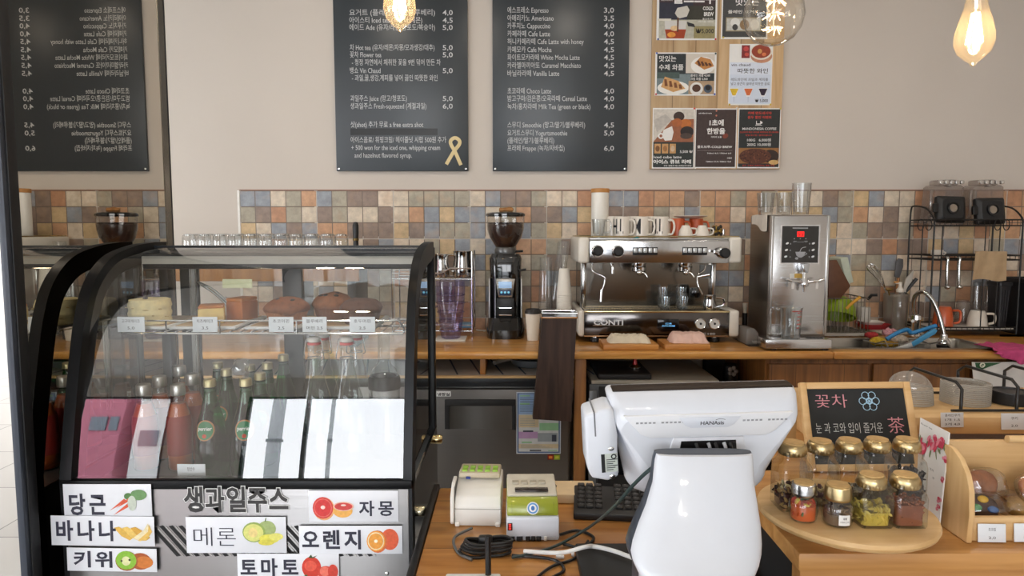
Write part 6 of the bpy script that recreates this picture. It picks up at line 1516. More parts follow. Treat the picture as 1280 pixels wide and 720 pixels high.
# ------------------------------------------------------------------ espresso machine
MY = 3.27                                                      # front plane
m0, m1 = P(722, 400, MY).x, P(925, 400, MY).x
em = thing('espresso_machine', 'two group steel espresso machine with white end caps', 'espresso machine', ((m0+m1)/2, 3.48, ZC1))
ZU1 = P(820, 299, MY).z; ZU0 = P(820, 329, MY).z; ZB1 = P(820, 389, MY).z; ZB0 = P(820, 421, MY).z
WCAP = M((226, 220, 208), .35, coat=.2, noise_amt=.02); MBK = 3.70
c0, c1 = P(737, 310, MY).x, P(911, 310, MY).x
MIRS = M((172, 172, 170), .10, 1, noise_amt=0)
FACE = steel('machine_face_steel', (206, 208, 210), .16)
obj(B().prism([(MY, ZU0), (MY-.004, ZU1-.008), (MY+.006, ZU1), (MBK, ZU1), (MBK, ZU0)], 'x', c0, c1, bev=.003), 'upper_housing', FACE, em)
obj(B().box(c0, c1, MY+.004, MBK-.02, ZU1, ZU1+.004), 'cup_tray', STEEL, em)
obj(B().tube([(m0+.01, MY+.02, ZU1+.012), (m1-.01, MY+.02, ZU1+.012), (m1-.01, MBK-.02, ZU1+.012), (m0+.01, MBK-.02, ZU1+.012)], .004, 8, closed=True), 'cup_rail', M((196, 180, 140), .15, 1, noise_amt=0), em)
def cap(x0, x1, z0, z1, name='end_cap', s=1):
    pts = []
    rad = .022
    xo, xi = (x0, x1) if s < 0 else (x1, x0)
    b = B().box(min(x0, x1), max(x0, x1), MY-.004, MBK, z0, z1, .014, 4); return obj(b, name, WCAP, em)
cap(m0, c0, ZU0, ZU1+.010); cap(c1, m1, ZU0, ZU1+.010)
cap(m0+.004, P(731, 400, MY).x, ZB0+.0, ZB1+.004); cap(P(911, 400, MY).x, m1-.002, ZB0, ZB1+.004)
b0, b1 = P(730, 400, MY).x, P(912, 400, MY).x
obj(B().box(b0, b1, MY, MBK, ZB0+.004, ZB1-.004, .003), 'lower_housing', steel('machine_base_steel', (96, 92, 90), .12), em)
obj(B().box(b0, b1, MY-.004, MY+.006, ZB1-.008, ZB1+.002, .002), 'tray_lip', M((214, 196, 150), .12, 1, noise_amt=0), em)
obj(B().box(b0, b1, MY-.002, MY+.004, ZB0, ZB0+.006, .001), 'base_lip', M((150, 110, 70), .3, .6), em)
b = B()
for k in range(52): x = b0+.012+k*(b1-b0-.024)/51; b.box(x-.0022, x+.0022, MY+.012, 3.50, ZB1-.003, ZB1-.0005)
for yy in (MY+.012, 3.40, 3.50): b.box(b0+.01, b1-.01, yy-.004, yy+.004, ZB1-.004, ZB1)
obj(b, 'drip_grille', steel('grille_steel', (186, 170, 140), .25), em)
obj(B().box(b0+.006, b1-.006, 3.51, MBK, ZB1-.002, ZU0+.002), 'splash_back', M((128, 124, 118), .14, 1, noise_amt=0), em)
for x in (b0+.01, b1-.03): obj(B().box(x, x+.022, 3.48, 3.515, ZB1-.002, ZU0+.002, .003), 'side_column', POLISHED, em)
def knob(u, v, r_=.026, name='steam_knob'):
    p = P(u, v, MY); T_ = Matrix.Translation((p.x, MY-.003, p.z)) @ Matrix.Rotation(pi/2, 4, 'X')
    obj(B().lathe([(0, 0), (r_*1.15, 0), (r_*1.15, .006), (r_*.9, .010), (0, .010)], seg=28, T=T_), 'knob_ring', CHROME, em)
    obj(B().lathe([(0, .008), (r_*.8, .008), (r_*.9, .016), (r_*.88, .036), (r_*.7, .042), (0, .043)], seg=28, T=T_), name, MATTBLACK, em)
knob(746.5, 313.5); knob(772, 314); knob(904, 316, .027)
p = P(896, 316, MY); obj(B().tube([(p.x+.02, MY-.02, p.z), (p.x-.02, MY-.026, p.z+.006)], .007, 10), 'knob_lever', CHROME, em)
for u0, u1 in ((791, 822), (853, 884)):
    a, c_, e_, f_ = R(u0, 309, u1, 319, MY-.003); obj(B().box(a, c_, MY-.008, MY, e_, f_, .002), 'button_strip', M((40, 40, 42), .25), em)
    for k in range(5):
        x = a+(c_-a)*(k+.5)/5; obj(B().box(x-.009, x+.009, MY-.010, MY-.006, e_+.012, f_-.004, .002), 'brew_button', M((200, 204, 206), .3, .5), em)
# group heads
for u in (800, 858):
    p = P(u, 330, MY+.03); x = p.x; yg = MY+.055
    obj(B().lathe([(0, ZU0-.045), (.026, ZU0-.045), (.034, ZU0-.040), (.036, ZU0-.022), (.030, ZU0-.018), (.034, ZU0-.006), (.034, ZU0+.002), (0, ZU0+.002)], x, yg, 0, 32), 'group_head', CHROME, em)
    obj(B().ball(x-.004, yg-.040, ZU0-.045, .016, .014, .014).tube([(x-.004, yg-.03, ZU0-.042), (x+.02, yg-.042, ZU0-.050), (x+.032, yg-.045, ZU0-.068)], .007, 10, sm=4), 'spout', CHROME, em)
# steam and water wands
def wand(pts, r_=.0045, name='steam_wand'): obj(B().tube([tuple(P(u, v, Y)) for u, v, Y in pts], r_, 10, sm=5), name, CHROME, em)
wand([(741, 328, 3.30), (740, 336, 3.29), (744, 341, 3.28), (755, 346, 3.27), (756, 352, 3.27), (752, 365, 3.27)]); wand([(752, 362, 3.27), (751, 377, 3.265)], .0065, 'wand_tip')
wand([(764, 329, 3.30), (766, 334, 3.29), (766, 342, 3.29)], .0075, 'water_spout')
wand([(882, 330, 3.30), (880, 338, 3.29), (872, 345, 3.28), (873, 358, 3.27), (878, 368, 3.27)]); wand([(872, 346, 3.278), (887, 343, 3.26)], .008, 'wand_grip')
a, c_, e_, f_ = R(875, 331, 893, 348, 3.505); obj(B().box(a, c_, 3.503, 3.508, e_, f_), 'notice_plate', M((150, 150, 146), .5), em)
p = P(872, 362, 3.36); obj(B().lathe([(0, 0), (.024, .002), (.03, .03), (.024, .05), (0, .052)], p.x, 3.40, P(872, 372, 3.4).z, 24), 'wand_boot', GLOSSBLACK, em)
# lower panel details
p = P(742, 405, MY); q = P(779, 405, MY); obj(B().text('CONTI', p.x, p.z-.004, .034, MY-.0015, 'l', q.x-p.x, .03).raw([], []), 'brand_lettering', M((226, 226, 228), .3, .2), em)
obj(B().tube([(p.x-.004, MY-.002, p.z-.007), (q.x, MY-.002, p.z-.007)], .002, 6), 'brand_underline', CHROME, em)
a, c_, e_, f_ = R(822, 399, 848.5, 411, MY-.001); obj(B().box(a, c_, MY-.004, MY+.001, e_, f_, .001), 'display', M((12, 14, 18), .12), em)
obj(B().text('CC100', (a+c_)/2, (e_+f_)/2-.001, .010, MY-.0048, 'c', .030, .01).text('AUTO STEAM', (a+c_)/2, (e_+f_)/2-.012, .009, MY-.0048, 'c', .062, .01), 'display_text', M((120, 190, 240), .5, emit=1.2, noise_amt=0), em)
for u in (875.5, 893):
    p = P(u, 404.5, MY); T_ = Matrix.Translation((p.x, MY-.0005, p.z)) @ Matrix.Rotation(pi/2, 4, 'X')
    obj(B().lathe([(0, 0), (.027, 0), (.027, .006), (.024, .009), (.022, .007)], seg=28, T=T_), 'gauge_rim', CHROME, em)
    b = B(); b.mi = 0; b.disc(p.x, p.z, .0225, .0225, MY-.0075, 24); b.mi = 1; b.disc(p.x, p.z, .006, .006, MY-.0078, 12); b.poly([(p.x-.002, p.z), (p.x+.002, p.z), (p.x-.012, p.z+.012)], MY-.0079)
    obj(b, 'gauge_dial', [M((214, 214, 210), .4), INK], em)
p = P(873, 418, MY); q = P(894, 418, MY); obj(B().text('CC100', p.x, p.z-.002, .014, MY-.0015, 'l', q.x-p.x, .02), 'model_lettering', M((206, 206, 208), .3, .2), em)
for u in (745, 893):
    for yy in (MY+.03, MBK-.06):
        x = P(u, 425, MY+.02).x; b = B().cyl(x, yy, ZC1+.02, ZB0+.002, .020); obj(b, 'foot', CHROME, em); obj(B().cyl(x, yy, ZC1+.001, ZC1+.022, .027, bev=.003), 'rubber_foot', BLACK, em)
# ------------------------------------------------------------------ on top of the machine
ZM = ZU1+.0045
def YT(Y): return Y
Ym = 3.42
Ym = 3.535; x = P(750, 260, Ym).x; hcan = P(750, 241, Ym).z-ZM
t = thing('canister', 'tall white canister with a pale wooden lid on the espresso machine', 'canister', (x, Ym, ZM))
obj(B().lathe([(0, 0), (.043, 0), (.045, .004), (.045, hcan), (0, hcan)], x, Ym, ZM, 36), 'body', M((236, 232, 222), .35, coat=.2, noise_amt=.02), t)
obj(B().lathe([(0, hcan+.0005), (.047, hcan+.0005), (.048, hcan+.003), (.048, hcan+.019), (.046, hcan+.021), (0, hcan+.021)], x, Ym, ZM, 36), 'wooden_lid', M((190, 134, 74), .5, noise_amt=.1), t)
x = P(748, 285, 3.345).x
t = thing('glass_mug', 'clear glass mug in front of the white canister', 'mug', (x, 3.335, ZM))
obj(B().lathe([(0, .002), (.022, .002), (.033, 0), (.033, .003), (.024, .008), (.029, .03), (.034, .092), (.033, .092), (.027, .03), (.02, .012), (0, .010)], x, 3.335, ZM, 32), 'bowl', GLASSCUP, t)
obj(B().tube([(x+.030, 3.33, ZM+.082), (x+.050, 3.325, ZM+.086), (x+.058, 3.322, ZM+.06), (x+.052, 3.325, ZM+.03), (x+.028, 3.33, ZM+.026)], .005, 10, sm=5), 'handle', GLASSCUP, t)
CER = M((226, 218, 206), .3, coat=.3, noise_amt=.02); ORG = M((206, 92, 44), .35, coat=.3, noise_amt=.03)
def up_mug(u, Y, r_, h, lab, letters, lm, ang=-.66):
    x = P(u, 285, Y).x
    t = thing('mug', lab, 'mug', (x, Y, ZM))
    obj(B().lathe([(r_*.93, .003), (r_, 0), (r_*1.0, .004), (r_*.99, h*.9), (r_*.94, h*.98), (r_*.86, h), (r_*.84, h-.003), (0, h-.003)], x, Y, ZM, 40), 'body', lm, t)
    c_, s_ = cos(-.55), sin(-.55)
    hpts = [(x+(r_-.003)*.82, Y-r_*.55, ZM+h*.84), (x+(r_+.020)*.86, Y-r_*.8, ZM+h*.80), (x+(r_+.028)*.86, Y-r_*.85, ZM+h*.5), (x+(r_+.018)*.86, Y-r_*.8, ZM+h*.2), (x+(r_-.003)*.82, Y-r_*.55, ZM+h*.17)]
    obj(B().tube(hpts, .0055, 10, sm=5), 'handle', lm, t)
    if letters:
        b = B().text(letters, 0, h*.88, h*.98, 0, 'c', r_*(1.45 if len(letters) > 1 else .95), .012, flip=True)
        R_ = r_+.0008; b.v = [(x+R_*sin(q[0]/R_+ang), Y-R_*cos(q[0]/R_+ang), ZM+q[2]) for q in b.v]; obj(b, 'lettering', INK, t)
    return t
hm = P(780, 271, 3.40).z-ZM
up_mug(777, 3.36, .042, hm, 'upturned white mug with black lettering TH, next to the glass mug', 'TH', CER)
up_mug(801, 3.36, .042, hm, 'upturned white mug with a black letter M, middle of the three', 'M', CER)
up_mug(825.5, 3.36, .042, hm, 'upturned white mug with black lettering TH, beside the orange cups', 'TH', CER)
for u, d in ((769, 'left'), (793, 'middle'), (816, 'right')):
    up_mug(u, 3.50, .042, hm+.004, 'upturned white mug in the rear row, behind the %s lettered mug' % d, None, CER)
up_mug(847, 3.42, .036, hm*.92, 'upturned orange cup behind the gap beside the lettered mugs', None, ORG, 0)
up_mug(870, 3.44, .036, hm*.92, 'upturned orange cup behind the two white espresso cups', None, ORG, 0)
def esp(u, Y, lab):
    x = P(u, 290, Y).x; h = .062; r_ = .036
    t = thing('espresso_cup', lab, 'cup', (x, Y, ZM))
    obj(B().lathe([(r_*.94, .002), (r_, 0), (r_*.98, .01), (r_*.86, .036), (r_*.58, .055), (r_*.50, h), (r_*.45, h), (r_*.42, h-.003), (0, h-.003)], x, Y, ZM, 36), 'body', CER, t)
    obj(B().tube([(x+r_*.62, Y-.012, ZM+.048), (x+r_+.012, Y-.016, ZM+.044), (x+r_+.012, Y-.016, ZM+.022), (x+r_*.8, Y-.012, ZM+.014)], .004, 8, sm=4), 'handle', CER, t)
esp(857, 3.325, 'upturned white espresso cup before the orange cups, left one'); esp(877.5, 3.325, 'upturned white espresso cup, right one beside the gold trinket')
zs_ = ZM+hm*.92+.001; xs_ = P(863, 273, 3.43).x
t = thing('saucer', 'white saucer laid across the upturned orange cups', 'saucer', (xs_, 3.43, zs_))
obj(B().lathe([(0, 0), (.04, 0), (.075, .008), (.083, .011), (.083, .013), (.06, .008), (0, .005)], xs_, 3.43, zs_, 40), 'plate', CER, t)
x = P(895, 290, 3.40).x; b = B()
for k in range(14): b.ball(x+rnd.uniform(-.02, .02), 3.40+rnd.uniform(-.02, .02), ZM+.012+rnd.random()*.045, .013, .012, .012, 8, 6)
t = thing('trinket', 'crumpled gold and black trinket beside the espresso cups', 'ornament', (x, 3.40, ZM)); b.mi = 0
bb2 = B()
for k in range(8): bb2.ball(x+rnd.uniform(-.022, .022), 3.385+rnd.uniform(-.02, .01), ZM+.015+rnd.random()*.04, .009, .009, .011, 8, 6)
obj(b, 'gold_part', M((176, 146, 70), .35, .6, noise_amt=.3), t); obj(bb2, 'black_part', M((40, 34, 28), .5), t)
x = P(904, 295, 3.36).x; single(B().lathe([(0, 0), (.007, 0), (.008, .004), (.006, .03), (.007, .044), (0, .046)], x, 3.36, ZM, 16), 'steel_pin', CHROME, 'small chrome upright post at the right end of the machine top', 'post')
p = P(796, 298, 3.29); single(B().lathe([(0, 0), (.014, 0), (.015, .003), (.013, .008), (0, .009)], p.x, 3.30, ZM, 16), 'teal_cap', M((30, 130, 130), .4), 'small teal bottle cap lying before the letter M mug', 'cap')
# shot glasses and pitcher on the drip tray
ZG = ZB1+.0005
SG = [(0, .004), (.019, .004), (.021, 0), (.0225, .004), (.0245, .035), (.027, .062), (.026, .062), (.0235, .036), (.019, .012), (0, .010)]
SHG = glass('shot_glass_clear', (.93, .95, .96), .12, .03, .85, 2.6)
first = None
for u, Y, dz, d in ((831, 3.34, 0, 'left stack, lower'), (853.5, 3.34, 0, 'right stack, lower'), (828, 3.42, 0, 'left rear, lower'), (851, 3.42, 0, 'right rear, lower'), (828, 3.42, .040, 'left rear, nested on top'), (851, 3.42, .040, 'right rear, nested on top'), (831, 3.34, .0, None)):
    if d is None: continue
    x = P(u, 380, Y).x; lab = 'shot glass on the drip tray, '+d+' one'
    if first is None:
        first = thing('shot_glass', lab, 'glass', (x, Y, ZG), group='shot glasses on the drip tray'); obj(B().lathe(SG, seg=28), 'bowl', SHG, first, True); obj(B().lathe([(0, .001), (.020, .001), (.021, .01), (0, .01)], seg=24), 'thick_base', glass('shot_base', (.78, .82, .85), .2, .05), first, True)
    else: dup(first, (x, Y, ZG+dz), lab)
steel_jug(888, 3.32, .030, .072, 'small dull steel milk pitcher on the right of the drip tray', 1, ZG)
# pine blocks with folded cloths before the machine
def cloth_lump(x0, x1, y0, y1, z, h, m_, lab, seed, name='folded_cloth', roll=False):
    nx, ny = 60, 26; rows_ = []
    for j in range(ny+1):
        r2 = []
        for i in range(nx+1):
            a, c_ = i/nx, j/ny
            w1 = noise.noise(Vector((a*3+seed, c_*2, seed))); w2 = noise.noise(Vector((a*7, c_*5+seed, 2)))
            e = max(0, min(1, min(a, 1-a)*9))**.6*max(0, min(1, min(c_, 1-c_)*5))**.5
            ridge = 1-abs(noise.noise(Vector((a*4.5+w1*.8, c_*(1.5 if roll else 3.5)+seed, 5))))*2.2
            fine = 1-abs(noise.noise(Vector((a*9+seed, c_*6+w2, 9))))*2
            hh_ = (.80+.22*sin(c_*pi) if roll else .50)+.36*ridge*(.5 if roll else 1)+.14*fine
            edge = .05*noise.noise(Vector((c_*4, seed, 1))) if a in (0, 1) or a < .5 else .05*noise.noise(Vector((c_*4, seed, 7)))
            r2.append((x0+(x1-x0)*(a+.03*w2+edge*(1 if abs(a-.5) > .3 else 0)), y0+(y1-y0)*(c_+.10*noise.noise(Vector((a*5, seed, 3)))), z+.0006+h*e*max(.15, hh_)))
        rows_.append(r2)
    b = B().surf(rows_); n_ = nx+1
    per = [rows_[0][i] for i in range(n_)]+[rows_[j][nx] for j in range(1, ny+1)]+[rows_[ny][i] for i in range(nx-1, -1, -1)]+[rows_[j][0] for j in range(ny-1, 0, -1)]
    b.raw([(p[0], p[1], z+.0004) for p in per], [tuple(range(len(per)))])
    return single(b, name, m_, lab, 'cloth', sharp=70)
PB = wood('pine_block', (178, 112, 50), (212, 150, 80), 'x', .4)
for u0, u1, cu0, cu1, rgb, d, cd in ((753, 821, 760, 812, (222, 210, 188), 'low pine block before the machine, under the cream cloth', 'crumpled cream cloth on a pine block before the machine'), (829, 885, 837, 882, (226, 190, 176), 'low pine block before the machine, under the pink cloth', 'rolled pale pink cloth on a pine block before the machine')):
    a = P(u0, 432, 3.10).x; c_ = P(u1, 432, 3.10).x
    single(B().box(a, c_, 3.06, 3.235, ZC1+.0005, ZC1+.026, .003), 'pine_block', PB, d, 'block')
    a = P(cu0, 425, 3.14).x; c_ = P(cu1, 425, 3.14).x
    cloth_lump(a, c_, 3.085, 3.20, ZC1+.0265, .036, M(rgb, .9, noise_amt=.06), cd, cu0*.37, roll=cu0 > 800)
# ------------------------------------------------------------------ under the counter, centre
im = thing('ice_maker', 'grey topped black appliance under the back counter, behind the till screen', 'appliance', (.7, 3.4, 0))
x0, x1, z0, z1 = R(736, 470, 898, 560, 3.10)
zt2 = P(800, 480, 3.10).z
obj(B().box(x0, x1+.02, 3.10, 3.65, .02, zt2, .006), 'cabinet', M((70, 72, 74), .4), im)
obj(B().box(x0+.01, x1, 3.098, 3.65, zt2, zt2+.018, .004), 'top_cover', M((178, 172, 158), .4), im)
obj(B().box(x0, x0+.035, 3.09, 3.10, .1, zt2-.03, .002), 'door_edge', M((128, 134, 140), .35, .3), im)
obj(B().box(x0+.045, x1+.02, 3.092, 3.10, .1, zt2-.01, .002), 'door', MATTBLACK, im)
zt3 = zt2+.0185
a, c_, _, _ = R(747, 470, 814, 480, 3.12)
single(B().box(a, c_, 3.105, 3.42, zt3, zt3+.028, .008, 3), 'tamping_mat', M((34, 34, 36), .55), 'black rubber tamping mat on the appliance under the counter', 'mat')
x = P(793.5, 465, 3.22).x; zz = zt3+.0285
t = thing('tamper', 'coffee tamper with a red handle standing on the black mat', 'tamper', (x, 3.22, zz))
obj(B().lathe([(0, 0), (.027, 0), (.028, .002), (.028, .010), (.020, .016), (.013, .022), (0, .022)], x, 3.22, zz, 32), 'steel_base', CHROME, t)
obj(B().lathe([(0, .022), (.013, .022), (.011, .03), (.009, .05), (.010, .062), (.019, .070), (.021, .080), (.018, .093), (.010, .097), (0, .098)], x, 3.22, zz, 32), 'red_handle', M((176, 28, 34), .22, .4, coat=.5, noise_amt=0), t)
# cabinet under the sink
x0 = P(956, 480, 3.06).x
cb2 = thing('sink_cabinet', 'pine plank cabinet under the sink', 'cabinet', ((x0+XR)/2, 3.4, 0))
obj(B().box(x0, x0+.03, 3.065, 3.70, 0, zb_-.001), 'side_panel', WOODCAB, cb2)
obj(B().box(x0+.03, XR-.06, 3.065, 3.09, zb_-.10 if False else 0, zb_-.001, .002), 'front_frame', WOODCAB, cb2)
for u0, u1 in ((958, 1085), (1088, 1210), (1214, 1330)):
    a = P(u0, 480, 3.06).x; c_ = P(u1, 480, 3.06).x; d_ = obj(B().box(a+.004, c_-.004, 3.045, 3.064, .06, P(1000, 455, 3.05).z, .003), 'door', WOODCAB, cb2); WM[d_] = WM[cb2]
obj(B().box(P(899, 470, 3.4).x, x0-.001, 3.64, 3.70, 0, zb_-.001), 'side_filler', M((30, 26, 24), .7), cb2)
t = thing('water_valve', 'black valve with a small pale knob in the dark gap under the counter', 'valve', (P(914, 470, 3.3).x, 3.3, .60))
p = P(916, 464, 3.3); obj(B().cyl(p.x, 3.34, .45, p.z+.03, .035, bev=.008), 'body', BLACK, t)
b = B()
for k in range(5): b.ball(p.x+.016*cos(k*1.257), 3.30, p.z+.016*sin(k*1.257), .011, .008, .011)
obj(b, 'pale_knob', M((150, 140, 130), .5), t)
obj(B().tube([(p.x, 3.31, p.z), (p.x, 3.34, p.z)], .008, 8), 'spindle', BLACK, t)
# ================================================================== hot water dispenser
DY = 3.16
wd = thing('water_dispenser', 'tall stainless hot water dispenser with a black control panel', 'water dispenser', (P(998, 400, DY).x, 3.3, ZC1))
x0, x1 = P(960.5, 350, DY).x, P(1034, 350, DY).x; zt = P(1000, 269, DY).z
obj(B().box(x0, x1, DY, 3.42, ZC1+.02, zt, .004), 'cabinet', steel('dispenser_side_steel', (150, 142, 134), .34, 'y'), wd)
FS = steel('dispenser_front_steel', (206, 206, 206), .24, 'x')
obj(B().box(x0+.004, x1-.004, DY-.012, DY, ZC1+.06, zt-.004, .003), 'front_panel', FS, wd)
for xx_ in (x0+.002, x1-.014): obj(B().box(xx_, xx_+.012, DY-.016, DY, ZC1+.06, zt-.002, .002), 'front_trim', STEELV, wd)
def fr_(u0, v0, u1, v1, th, name, m, par=wd, bev=.001, Y=DY-.012):
    a, c_, e_, f_ = R(u0, v0, u1, v1, Y); return obj(B().box(a, c_, Y-th, Y, e_, f_, bev), name, m, par)
a, c_, e_, f_ = R(977, 282.5, 1023, 328.5, DY-.013)
b = B().box(a-.006, c_+.006, DY-.015, DY-.011, f_, f_+.006).box(a-.006, c_+.006, DY-.015, DY-.011, e_-.006, e_).box(a-.006, a, DY-.015, DY-.011, e_, f_).box(c_, c_+.006, DY-.015, DY-.011, e_, f_)
obj(b, 'panel_bezel', M((220, 220, 222), .2, .8), wd)
cp_ = obj(B().box(a, c_, DY-.0135, DY-.011, e_, f_), 'control_panel', GLOSSBLACK, wd); WM[cp_] = WM[wd]
W2, H2 = c_-a, f_-e_; yq = DY-.0142
def q(b, p0, r0, p1, r1, y=yq): b.quad(a+p0*W2, a+p1*W2, f_-r1*H2, f_-r0*H2, y)
b = B(); q(b, .28, .04, .70, .075); obj(b, 'brand_bar', M((150, 150, 152), .4), cp_)
b = B(); q(b, .41, .15, .60, .29); obj(b, 'red_display', M((226, 30, 28), .4, emit=1.6, noise_amt=0), cp_)
b = B().text('93', a+.505*W2, f_-.275*H2, .020, yq-.0004, 'c', .024, .02); obj(b, 'display_digits', M((90, 6, 6), .5), cp_)
b = B()
for i, r_ in enumerate((.47, .65, .83)):
    for sx in (.11, .82): b.disc(a+(sx+.04-(.015*i if sx < .5 else -.0))*W2, f_-(r_+.0)*H2, .0075, .0045, yq, 12, .35)
obj(b, 'touch_buttons', M((214, 216, 218), .35), cp_)
b = B()
for r_ in (.47, .65, .83):
    for sx, s_ in ((.24, '소'), (.76, '중')): b.text(s_, a+sx*W2, f_-(r_+.03)*H2, .009, yq, 'c')
b.text('온수', a+.36*W2, f_-.44*H2, .009, yq, 'c').text('냉수', a+.66*W2, f_-.44*H2, .009, yq, 'c'); q(b, .42, .43, .6, .436)
b.disc(a+.34*W2, f_-.345*H2, .0022, .0022, yq, 8); b.disc(a+.5*W2, f_-.345*H2, .0022, .0022, yq, 8); b.disc(a+.65*W2, f_-.345*H2, .0022, .0022, yq, 8)
obj(b, 'panel_lettering', M((170, 172, 176), .5), cp_)
b = B(); b.poly([(a+.38*W2, f_-.70*H2), (a+.66*W2, f_-.70*H2), (a+.61*W2, f_-.82*H2), (a+.54*W2, f_-.86*H2), (a+.47*W2, f_-.85*H2), (a+.41*W2, f_-.80*H2)], yq); b.tube([(a+.64*W2, yq, f_-.72*H2), (a+.70*W2, yq, f_-.75*H2), (a+.62*W2, yq, f_-.80*H2)], .0015, 5); b.tube([(a+.50*W2, yq, f_-.70*H2), (a+.55*W2, yq, f_-.60*H2), (a+.66*W2, yq, f_-.57*H2)], .0016, 5, sm=4); b.disc(a+.42*W2, f_-.88*H2, .008, .006, yq, 10)
obj(b, 'cup_emblem', M((160, 162, 166), .4), cp_)
# taps
p = P(1002, 332, DY-.012); yk = DY-.012
obj(B().prism([(p.x-.018, P(1002, 329, yk).z), (p.x+.018, P(1002, 329, yk).z), (p.x+.012, P(1002, 340, yk).z), (p.x-.012, P(1002, 340, yk).z)], 'y', yk-.05, yk, bev=.003), 'tap_block', M((196, 200, 204), .2, .8), wd)
zv = P(1002, 352, yk).z
obj(B().lathe([(0, -.045), (.006, -.045), (.008, -.02), (.016, -.015), (.018, 0), (.012, .010), (.009, .045), (0, .045)], p.x, yk-.035, zv, 24), 'tap', CHROME, wd)
for s_ in (-1, 1):
    obj(B().tube([(p.x, yk-.03, zv-.002), (p.x+s_*.03, yk-.045, zv+.004), (p.x+s_*.06, yk-.05, zv+.006), (p.x+s_*.085, yk-.05, zv+.014)], .009, 12, sm=4, r2=.005), 'tap_lever', CHROME, wd)
    obj(B().lathe([(0, -.03), (.006, -.03), (.007, -.012), (.005, 0), (0, 0)], p.x+s_*.055, yk-.045, zv+.0, 16), 'lever_tip', M((226, 220, 214), .4), wd)
fr_(987, 342, 1003, 347.5, .001, 'warning_sticker', M((222, 180, 90), .5)); fr_(987, 342, 993, 347.5, .0014, 'warning_sticker', M((226, 226, 222), .5))
# drip tray
a, c_, e_, f_ = R(957, 424, 1040, 436, 3.045)
obj(B().box(a, c_, 3.045, DY, ZC1+.008, ZC1+.052, .004), 'drip_tray', FS, wd)
b = B()
for k in range(5): b.tube([(P(1010+k*4.2, 420, 3.08).x+.009*cos(2*pi*j/12), 3.085+.012*sin(2*pi*j/12), ZC1+.053) for j in range(12)], .0018, 5, closed=True)
obj(b, 'tray_holes', M((60, 60, 60), .4), wd)
for u in (966, 1030): obj(B().cyl(P(u, 430, 3.08).x, 3.07, ZC1+.001, ZC1+.01, .014), 'foot', BLACK, wd)
# measuring jug on the drip tray
zj = ZC1+.0535; xj = P(989, 400, 3.085).x; hj = P(988, 384, 3.085).z-zj; rj = .049
t = thing('measuring_jug', 'clear glass measuring jug with red marks on the dispenser drip tray', 'jug', (xj, 3.09, zj))
obj(B().lathe([(0, .002), (rj*.80, .002), (rj*.84, 0), (rj*.87, .004), (rj, hj*.95), (rj*1.06, hj), (rj*1.02, hj), (rj*.96, hj*.94), (rj*.83, .008), (0, .008)], xj, 3.09, zj, 40), 'glass_body', GLASSCUP, t)
obj(B().tube([(xj-rj*.95, 3.085, zj+hj*.92), (xj-rj-.038, 3.095, zj+hj*.95), (xj-rj-.045, 3.095, zj+hj*.6), (xj-rj-.036, 3.095, zj+hj*.16), (xj-rj*.86, 3.085, zj+hj*.14)], .008, 10, sm=5), 'handle', GLASSCUP, t)
b = B()
for k in range(5):
    z9 = .35+.12*k; rr_ = rj*(.87+.13*z9)+.0008; wq = .5 if k % 2 else .32
    b.surf([[(xj+rr_*sin(an), 3.09-rr_*cos(an), zj+hj*z9+dz) for an in [.2+wq*i/6 for i in range(7)]] for dz in (0, .0025)])
b.surf([[(xj+(rj*.985)*sin(an), 3.09-(rj*.985)*cos(an), zj+hj*.88+dz) for an in [-.3+1.2*i/10 for i in range(11)]] for dz in (0, .004)])
obj(b, 'red_marks', M((206, 30, 40), .5), t)
# glasses and cloth on the dispenser
zd = zt+.0005
def tumbler(u, v, Y, r0, r1, lab, flut=False):
    x = P(u, 255, Y).x; h = P(u, v, Y).z-zd-.003
    t = thing('drinking_glass', lab, 'glass', (x, Y, zd+.003))
    b = B().lathe([(0, .003), (r0*.9, .003), (r0, 0), (r0*1.02, .006), (r1, h), (r1*.95, h), (r0*.95, .014), (0, .012)], 0, 0, 0, 40)
    if flut: b.v = [(vx*(1+.03*cos(10*math.atan2(vy, vx))), vy*(1+.03*cos(10*math.atan2(vy, vx))), vz) for vx, vy, vz in b.v]
    obj(b, 'glass_body', GLASSCUP, t, True)
tumbler(957, 241, 3.30, .032, .042, 'clear tumbler on the dispenser, left of the three glasses', True)
tumbler(980, 240.5, 3.32, .030, .037, 'clear tumbler on the dispenser, middle glass', True)
tumbler(1001.5, 229, 3.24, .034, .044, 'tallest clear tumbler on the dispenser, right of the three glasses')
single(B().box(P(1001, 255, 3.24).x-.06, x1-.02, 3.18, 3.40, zt+.0001, zt+.0030, .001), 'white_cloth_pad', M((206, 196, 184), .9), 'thin pale cloth under the tall tumbler on the dispenser', 'cloth')
b = B(); rows_ = []
for j in range(13):
    q_ = j/12; r2 = []
    for i in range(11):
        c_ = i/10; Yq = 3.185+.19*c_
        if q_ < .5: xx_ = x0+.06-(.06+.006)*q_*2; zz = zt+.0045+.002*sin(c_*9)
        else: xx_ = x0-.007-.004*sin(c_*7); zz = zt+.003-(q_-.5)*2*(.060+.018*sin(c_*4+1))
        r2.append((xx_, Yq, zz))
    rows_.append(r2)
single(b.surf(rows_, .0022), 'draped_cloth', M((220, 212, 200), .9), 'small white cloth draped over the left top edge of the dispenser', 'cloth')
